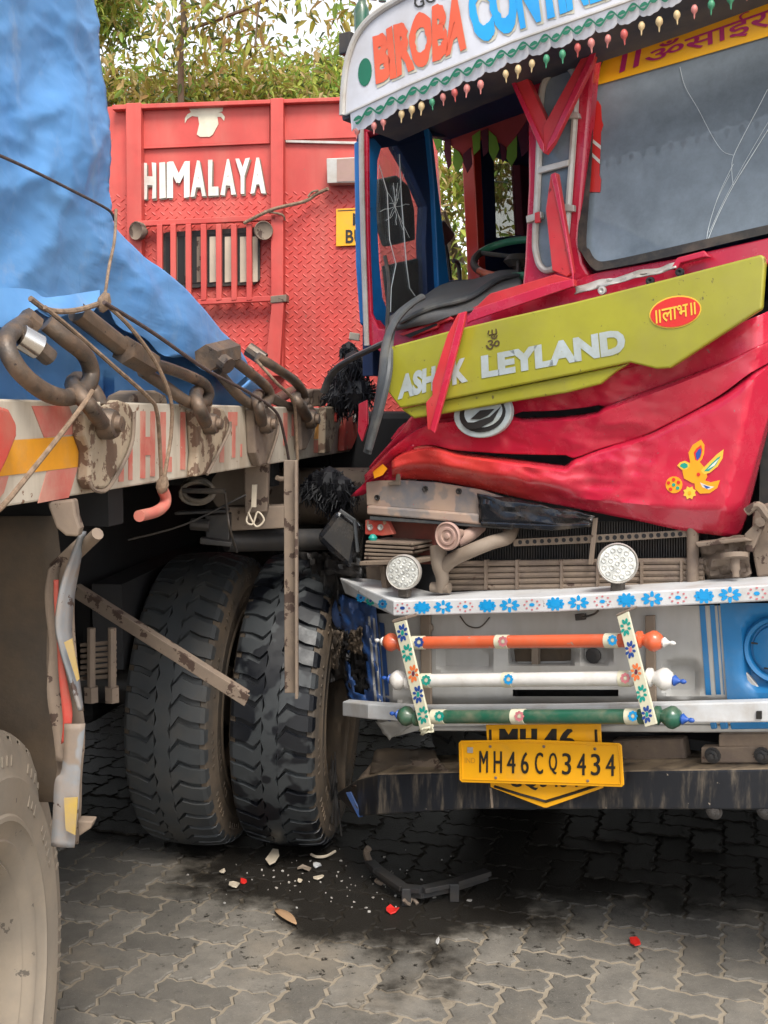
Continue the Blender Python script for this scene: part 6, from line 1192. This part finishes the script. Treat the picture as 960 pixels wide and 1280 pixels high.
# --- black steel bumper beam
bb = MB(); secs = []
for x, a_, b_, o_, d_ in ((421, 991, 996, -.16, .05), (446, 975, 1021, .02, .14), (472, 968, 1019, .12, .22), (587, 965, 1012, .13, .22), (780, 964, 1012, .13, .22), (960, 961, 1013, .13, .22), (1290, 950, 1016, .13, .22)): p, q = TP(x, a_, o_), TP(x, b_, o_); secs.append([p, q, q - TN * d_, p - TN * d_])
n_ = len(secs); bb.add([p for s_ in secs for p in s_], [(i * 4 + k, i * 4 + (k + 1) % 4, (i + 1) * 4 + (k + 1) % 4, (i + 1) * 4 + k) for i in range(n_ - 1) for k in range(4)] + [(0, 1, 2, 3), ((n_ - 1) * 4 + 3, (n_ - 1) * 4 + 2, (n_ - 1) * 4 + 1, (n_ - 1) * 4)]); bumper = bb.build('bumper_beam', K['black_metal'], truck, bevel=.006)
tp('weld_seam', [(612, 985), (614, 985), (616, 1010), (614, 1010)], .134, .004, K['beige'], 0, bumper)
tp('blue_edge', [(432, 991), (438, 990), (453, 1021), (448, 1022)], .03, .006, K['blue_deep'], .001, bumper)
m = crumple(((470, 936), (542, 936), (552, 958), (462, 966)), (-.02, -.02, .03, .03), 12, 6, .014, 61); m.build('bent_gusset', K['mud'], truck, True, solid=.006)
m = crumple(((468, 950), (545, 948), (560, 964), (440, 984)), (.0, .0, .1, .0), 14, 6, .018, 62); m.build('bent_gusset', K['tan_steel'], truck, True, solid=.006)
for pts in ([(876, 934), (962, 932), (1010, 931), (1010, 954), (876, 954)], [(898, 918), (1010, 916), (1010, 934), (898, 934)]): tp('tow_bracket', pts, .075, .03, K['rusty_brown'], .004)
for x, y, o_ in ((891, 944, .078), (953, 944, .078), (893, 1014, .12), (957, 1014, .12)):
    m = MB(); m.lathe(TP(x, y, o_), TN, [(.017, 0), (.017, .008), (.009, .009), (.009, .02), (.001, .021)], 6); m.lathe(TP(x, y, o_), TN, [(.021, 0), (.021, .003), (.001, .0035)], 14); m.build('bolt', K['dark_steel'], truck)
m = MB(); m.bar(TP(770, 938, -.02), TP(860, 936, -.02), .05, .07); m.build('tow_tube', K['rusty_brown'], truck, bevel=.01)
# --- number plates
def plate(pts, off, th=.004): return tp('number_plate', pts, off, th, K['plate'], .0035)
oldp = plate([(607, 906), (751, 905), (754, 985), (683, 1010), (680, 1010), (613, 984)], .145)
bd_ = MB()
for pth in ([(613, 912), (614, 962)], [(745, 912), (747, 962)], [(618, 983), (650, 993), (682, 1002), (715, 992), (749, 981)]): bd_.tube([TP(x, y, .1462) for x, y in pth], .004, 4)
bd_.build('plate_border', K['ink'], oldp); [text_on('plate_character', ch, ((x0, 911), (x0 + w_, 911), (x0 + w_, 938), (x0, 938)), TP, .1465 + .0003 * k_, K['ink'], oldp, 0.0, shift=(k_ * 1.1, 0)) for ch, x0, w_ in (('M', 624, 19), ('H', 650, 17), ('4', 678, 16), ('6', 699, 16)) for k_ in range(5)]; text_on('plate_lettering', 'CQ3434', ((636, 962), (724, 962), (724, 988), (636, 988)), TP, .1465, K['ink'], oldp, .012)
newp = plate([(576, 926), (660, 924.5), (774, 929), (777, 932), (780, 981), (777, 984), (577, 978), (574, 975), (573, 929)], .168)
m = MB(); m.tube([TP(x, y, .1692) for x, y in [(577, 929), (660, 928), (773, 932), (776, 980), (578, 974), (577, 929)]], .0016, 5); m.build('plate_rim', K['plate'], newp, True)

for ch, x0, x1 in zip('MH46CQ3434', (599, 617, 633.5, 651, 668.5, 686, 702.5, 721, 738.5, 757), (610, 627.5, 644.5, 661, 679, 696.5, 714, 732.5, 750.5, 769)):
    for k_, dx in enumerate((0, .8)): ya = 938.5 + (x0 - 599) * .0265; text_on('plate_character', ch, ((x0, ya), (x1 - .8, ya + .3), (x1 - .8, ya + 27.4), (x0, ya + 27.1)), TP, .1705 + .0003 * k_, K['ink'], newp, 0.0, shift=(dx, 0))
True; text_on('plate_lettering', 'IND', ((581, 947), (594, 947.4), (594, 954), (581, 953.6)), TP, .1705, K['plate_grey'], newp)
tp('plate_hologram', [(584, 934), (591, 934.3), (591, 941.3), (584, 941)], .1705, .001, K['silver'], 0, newp)
for x, y in ((613, 933), (680, 933), (744, 936), (620, 972), (735, 976)):
    m = MB(); m.lathe(TP(x, y, .168), TN, [(.004, 0), (.004, .003), (.001, .0035)], 8); m.build('rivet', K['tan_steel'], newp)
# --- crushed corner, loose boxes and torn sheets at the point of impact
ab = MB(); A8 = [at(396, 676, 3.55), at(446, 700, 3.5), at(452, 706, 3.72), at(408, 690, 3.75), at(421, 640, 3.55), at(450, 655, 3.5), at(456, 660, 3.72), at(428, 642, 3.75)]; ab.hexa([at(394, 672, 3.5), at(440, 716, 3.5), at(452, 712, 3.68), at(406, 676, 3.7), at(422, 636, 3.5), at(452, 656, 3.5), at(456, 656, 3.68), at(428, 638, 3.7)]); box_ = ab.build('air_filter_box', K['black_gloss'], truck, bevel=.018)
m = MB(); m.tube([at(425, 638, 3.49), at(443, 650, 3.48), at(447, 690, 3.48)], .006, 6); m.build('box_strap', K['rubber'], box_, True)
m = crumple(((404, 690), (448, 690), (454, 722), (408, 716)), (-.02, .0, .03, -.02), 10, 8, .03, 71); m.build('crushed_duct', K['dark_steel'], truck, True, solid=.005)
rows = []; NX, NY = 26, 44
for i in range(NY + 1):
    w = 1 - i / NY; row = []
    for j in range(NX + 1):
        u = j / NX; x, y = quad_map(((416, 740), (470, 758), (480, 892), (432, 882)), u, w); o_ = -.10 + .15 * u ** .7
        o_ += .05 * (.3 - abs(nz((u * 3, w * 5, 2), 1, 81))) + .02 * nz((u * 8, w * 11, 5), 1, 82); x += 2.5 * nz((u * 4, w * 6, 7), 1, 83) * (1 - u); row.append(TP(x, y, o_))
    rows.append(row)
def torn(i, j):
    u = j / NX; w = i / NY; return ((u - .42) / .24) ** 2 + ((w - .62) / .24) ** 2 < 1 + .9 * nz((u * 7, w * 9, 0), 1, 84) or u < .10 + .12 * nz((w * 14, 0, 0), 1, 85)
cc = MB().grid(rows, torn).build('crushed_corner', K['blue_deep'], truck, True, solid=.004, angle=40)
for u0, u1 in ((.80, .86), (.92, .97)):
    MB().grid([[rows[i][int(u * NX)] * (1 - (u * NX) % 1) + rows[i][min(int(u * NX) + 1, NX)] * ((u * NX) % 1) + TN * .0045 for u in (u0, (u0 + u1) / 2, u1)] for i in range(5, NY)]).build('pale_stripe', K['grey_panel'], cc, True)
m = crumple(((424, 784), (466, 786), (472, 874), (434, 872)), (-.10, -.03, -.03, -.08), 14, 20, .06, 73, fold=8); m.build('crushed_inner', K['dark_steel'], truck, True, solid=.004, angle=30)
r5 = random.Random(5)
for k in range(3):
    x = 414 + (k % 4) * 13 + r5.uniform(-4, 4); y = 782 + (k // 4) * 30 + r5.uniform(-8, 8); w_ = r5.uniform(7, 16); h_ = r5.uniform(28, 52); o_ = r5.uniform(-.06, .02)
    m = crumple(((x, y), (x + w_, y + r5.uniform(-6, 6)), (x + w_ + r5.uniform(-8, 8), y + h_), (x + r5.uniform(-6, 6), y + h_ * r5.uniform(.7, 1))), (o_, o_ + .03, o_ + .02, o_ - .02), 7, 14, .045, 200 + k, fold=5); m.build('torn_strip', K[('mud', 'dark_steel', 'mud', 'dark_steel')[k % 4]], truck, True, solid=.003, angle=30)
m = MB(); m.lathe(TP(432, 762, -.10), (TN * .8 + Vector((-.3, 0, .35))).normalized(), [(.05, -.06), (.07, -.02), (.068, .0), (.055, .012), (.03, .018), (.001, .019)], 20); m.build('crushed_lamp_bowl', K['blue_deep'], truck, True)
m = crumple(((374, 690), (420, 694), (436, 846), (384, 862)), (-.25, -.12, -.10, -.25), 16, 24, .07, 74); m.build('torn_wheel_arch', K['dark_steel'], truck, True, solid=.004)
m = crumple(((388, 848), (440, 846), (430, 1000), (390, 992)), (-.28, -.18, -.18, -.28), 10, 20, .03, 76, fold=3); m.build('torn_mud_flap', K['mud'], truck, True, solid=.006)
m = crumple(((420, 700), (470, 708), (478, 760), (424, 742)), (-.12, -.1, -.05, -.1), 10, 10, .04, 77); m.build('torn_inner_sheet', K['dark_steel'], truck, True, solid=.004)
fb = MB()
for k in range(70):
    x = 386 + rnd.uniform(0, 38); y0 = rnd.uniform(940, 990); y1 = rnd.uniform(985, 1046); w = rnd.uniform(-8, 10); fb.tube(spline([TP(x, y0, -.2), TP(x + w * .3, (y0 + y1) / 2, -.18 + rnd.uniform(-.03, .03)), TP(x + w, y1, -.19 + rnd.uniform(-.03, .03))], 4), rnd.uniform(.0015, .0035), 5)
tag(fb.build('frayed_cords', K['dark_steel'], truck, True), kind='stuff')
# --- running gear, and dark blocks added to keep light out
for s_, t_ in ((-1, -.62), (1, 1.15)): wheel(truck, TL(t_, .5, -1.1), math.atan2(TA.y, TA.x))
m = MB(); m.tube([TL(-.6, .5, -1.1), TL(1.15, .5, -1.1)], .07, 10); m.build('front_axle', K['dark_steel'], truck, True)
for t_ in (-.15, .65): m = MB(); m.bar(TL(t_, .72, .0), TL(t_, .72, -6), .09, .24); m.build('chassis_rail', K['dark'], truck)
m = MB(); m.box(TL(.25, .75, -.9), TA * .33, TN * .45, UP * .33); m.build('engine_block', K['dark'], truck, bevel=.04)
m = MB(); m.hexa([TL(-.66, .60, -.05), TL(1.25, .66, -.05), TL(1.25, .62, -6), TL(-.66, .62, -6), TL(-.66, .63, -.05), TL(1.25, .69, -.05), TL(1.25, .65, -6), TL(-.66, .65, -6)]); m.build('belly_light_block', K['dark'], truck)  # dark belly panel added so light stays out from under the truck
for ta, tb in ((-.85, -.32), (.78, 1.35)):
    m = MB(); m.hexa([TL(ta, .07, -1.75), TL(tb, .07, -1.75), TL(tb, .07, -1.77), TL(ta, .07, -1.77), TL(ta, .9, -1.75), TL(tb, .9, -1.75), TL(tb, .9, -1.77), TL(ta, .9, -1.77)]); m.build('mud_flap_or_light_block', K['rubber_black'], truck)  # wide dark sheets added to stop light coming through under the truck
m = MB(); m.box(TL(.23, .5, -1.7), TA * .54, TN * .2, UP * .36); m.build('centre_light_block', K['dark'], truck, bevel=.05)  # dark block added between the sheets to complete the light barrier
for t_, z_ in ((-.72, 1), (1.3, 1)): m = MB(); m.box(TL(t_, .52, -3.1), TA * .05, TN * 1.25, UP * .38); m.build('side_light_block', K['dark'], truck, bevel=.03)  # dark slabs added along both sides to close them against light
for t_ in (-.6, 1.15): wheel(truck, TL(t_, .5, -4.6), math.atan2(TA.y, TA.x))

# ------------------------------------------------------------------ loose rubber, tassels, wreckage on the ground
ws_ = MB(); ws_.tube(spline([TP(528, 371, .06), TP(510, 383, .10), TP(492, 405, .13), TP(482, 432, .17), TP(478, 470, .20), TP(471, 515, .20), TP(464, 545, .20), TP(459, 566, .20)], 8), .0185, 10, flat=.55); ws_.tube(spline([TP(514, 380, .08), TP(496, 396, .11), TP(488, 425, .14), TP(486, 465, .20), TP(476, 510, .215), TP(466, 545, .21), TP(461, 562, .21)], 8), .011, 8)
tag(ws_.build('windscreen_gasket', K['rubber'], None, True), 'grey black rubber windscreen gasket hanging over the cab corner', 'gasket')
w2_ = MB(); w2_.tube(spline([TP(482, 428, .14), TP(465, 436, .12), TP(444, 446, .08), TP(424, 458, .03), TP(412, 472, .0), TP(405, 490, -.02)], 8), .014, 9, flat=.6)
tag(w2_.build('rubber_strip', K['rubber'], None, True), 'loose black rubber strip curving left over the trailer rail end', 'strip')
w3 = MB(); w3.tube(spline([TP(481, 320, .03), TP(486, 350, .04), TP(485, 385, .05), TP(484, 412, .06), TP(487, 440, .12)], 6), .006, 8); tag(w3.build('rubber_strip', K['rubber_black'], None, True), 'thin black rubber strip hanging inside the driver side pillar', 'strip')
def tassel(label, blobs, n, seed):
    r_ = random.Random(seed); m_ = MB()
    for (x, y, Y), rr, ln in blobs:
        c = at(x, y, Y); m_.lathe(c, UP, [(.001, -rr * 1.1), (rr * .6, -rr * .8), (rr * .85, 0), (rr * .6, rr * .7), (.001, rr)], 9)
        for _ in range(n):
            d = Vector((r_.gauss(0, 1), r_.gauss(0, 1), r_.gauss(0, 1))).normalized(); p = c + d * rr * .5; q = c + d * rr * r_.uniform(.9, 1.25) + Vector((0, 0, -ln * .3)); e_ = q + Vector((r_.gauss(0, .012), r_.gauss(0, .012), -ln * r_.uniform(.4, 1))); m_.tube([p, q, e_], [.0035, .0028, .0008], 4)
    o = m_.build('hair_tassel', K['hair'], None); tag(o, label, 'tassel', 'black hair tassels'); return o
tassel('bushy black hair tassel behind the rubber strip above the rail end', [((432, 475, 4.2), .075, .05), ((442, 455, 4.15), .05, .05), ((425, 495, 4.2), .06, .03), ((448, 492, 4.15), .065, .03), ((436, 436, 4.2), .028, .03)], 150, 3)
tassel('matted black hair tassel below the rail end beside the torn bonnet', [((396, 606, 3.9), .05, .04), ((412, 605, 3.85), .062, .04), ((428, 612, 3.8), .05, .04), ((418, 622, 3.85), .05, .03)], 170, 4)
m = MB(); m.prism([at(x, y, 4.0) for x, y in [(437, 415), (450, 417), (449, 426), (436, 424)]], (0, .03, 0)); tag(m.build('marker_lamp', K['cream'], None, bevel=.003), 'small cream marker lamp beside the cab corner pillar', 'lamp')
vd = MB(); vd.box(Vector((.02, 4.75, 1.05)), (.28, 0, 0), (0, .15, 0), (0, 0, .5)); vd.build('coupling_housing', K['dark'], hauler, bevel=.03)
tk_ = MB(); tk_.lathe(at(425, 620, 4.3), (1, 0, 0), [(.001, -.3), (.1, -.29), (.11, -.27), (.11, .27), (.1, .29), (.001, .3)], 20); tk_.build('air_tank', K['tan_steel'], hauler, True)
# bent frame lying on the paving
g0 = ground(526, 1132); Yg = g0.y
fr = empty('fallen_bracket', g0, 'bent U shaped bumper bracket lying on the oily paving under the truck', 'bracket')
m = MB(); pth = [at(462, 1078, Yg + .22), at(473, 1088, Yg + .14), at(505, 1110, Yg + .02), at(528, 1112, Yg - .01), at(566, 1104, Yg + .05), at(610, 1090, Yg + .14)]
for a, b in zip(pth, pth[1:]): m.bar(a, b, .035, .016); m.bar(a - UP * .014, b - UP * .014, .008, .03)
m.build('frame', K['dark_steel'], fr, bevel=.002)
for x, y0, y1, Y_ in ((508, 1110, 1134, Yg + .0), (568, 1104, 1128, Yg + .03)):
    m = MB(); p = at(x, y0, Y_); q = Vector((p.x, p.y, .002)); m.bar(q, p, .03, .02, (0, 1, 0)); m.build('leg', K['dark_steel'], fr, bevel=.002)
m = MB(); m.tube(spline([at(462, 1078, Yg + .22), at(458, 1066, Yg + .26), at(461, 1060, Yg + .26)], 4), .012, 7); m.tube(spline([ground(505, 1125, .03), ground(511, 1130, .01), ground(515, 1122, .02), ground(522, 1130, .006)], 4), .006, 6); m.tube(spline([ground(470, 1100, .02), ground(476, 1104, .006), ground(482, 1098, .02)], 4), .008, 6); m.build('torn_tab', K['tan_steel'], fr, True)
def shard(name, px, py, w, h_, mt, label, cat, seed, group='crash debris', lift=.006):
    r_ = random.Random(seed); c = ground(px, py, lift); k = c.y / FPX; n = 7; pts = []
    for i in range(n): a = 2 * math.pi * i / n; rr = r_.uniform(.7, 1.15); pts.append(c + Vector((math.cos(a) * w * k / 2 * rr, math.sin(a) * h_ * k * 1.6 * rr, r_.uniform(0, .012))))
    m_ = MB(); m_.prism(pts, (0, 0, -.004)); o = m_.build(name, mt, None, bevel=.001); tag(o, label, cat, group); return o
lc = ground(357, 1147, .006); lf = MB(); lr_ = []
for k in range(9):
    t_ = k / 8; w_ = .017 * math.sin(math.pi * (t_ * .92 + .05)) ** .8; c_ = lc + Vector((-.036 + .072 * t_, .05 - .10 * t_, .005 * math.sin(t_ * 3.2) + .002)); d_ = Vector((.8, .6, 0)); lr_.append([c_ - d_ * w_ + UP * .002, c_, c_ + d_ * w_ + UP * .003])
tag(lf.grid(lr_).build('dry_leaf', K['dry_leaf'], None, True, solid=.001), 'tan dry leaf lying on clean paving left of the stain', 'leaf', 'fallen leaves')
shard('plastic_shard', 490, 1138, 17, 7, K['red_sticker'], 'red plastic shard in front of the fallen bracket', 'shard', 2); shard('plastic_shard', 793, 1177, 17, 8, K['red_sticker'], 'red plastic shard on the paving under the right headlight', 'shard', 3); shard('plastic_shard', 305, 1102, 9, 5, K['red_sticker'], 'small pinkish red shard left of the white scraps', 'shard', 4)
shard('plastic_shard', 341, 1072, 17, 13, K['cream'], 'upright cream scrap beside the outer tyre', 'shard', 5, lift=.02); shard('plastic_shard', 292, 1107, 15, 7, K['cream'], 'cream scrap below the gap between the dual tyres', 'shard', 6); shard('plastic_shard', 396, 1082, 14, 6, K['white'], 'white flake just right of the outer tyre', 'shard', 7); shard('plastic_shard', 399, 1098, 16, 5, K['cream'], 'flat cream flake on the dark stained paving', 'shard', 8); shard('plastic_shard', 278, 1090, 9, 4, K['cream'], 'tiny cream chip below the inner tyre', 'shard', 9); shard('plastic_shard', 380, 1086, 20, 4, K['beige'], 'long beige sliver near the outer tyre', 'shard', 10); shard('plastic_shard', 375, 1102, 7, 5, K['cream'], 'small cream bead like chip on the stain', 'shard', 12); shard('plastic_shard', 547, 1177, 6, 5, K['white'], 'white pebble on clean paving below the bracket', 'shard', 13)
m = MB(); m.tube(spline([ground(389, 1068, .012), ground(396, 1071, .012), ground(408, 1070, .012), ground(419, 1064, .012)], 5), .005, 6); tag(m.build('trim_ring', K['cream'], None, True), 'curved pale trim strip lying right of the outer tyre', 'trim', 'crash debris')
sp = MB()
for _ in range(90):
    x = rnd.gauss(430, 75); y = rnd.gauss(1098, 26)
    if not (1058 < y < 1200): continue
    c = ground(x, y, .003); s_ = abs(rnd.gauss(.0018, .0016)) + .0010; a = rnd.uniform(0, 6.28); sp.prism([c + Vector((math.cos(a + b) * s_, math.sin(a + b) * s_, rnd.uniform(0, .003))) for b in (0, 1.7, 3.3, 4.8)], (0, 0, -.003))
tag(sp.build('broken_glass', K['silver'], None), 'tiny chips of glass scattered over the oily paving', 'debris', kind='stuff')
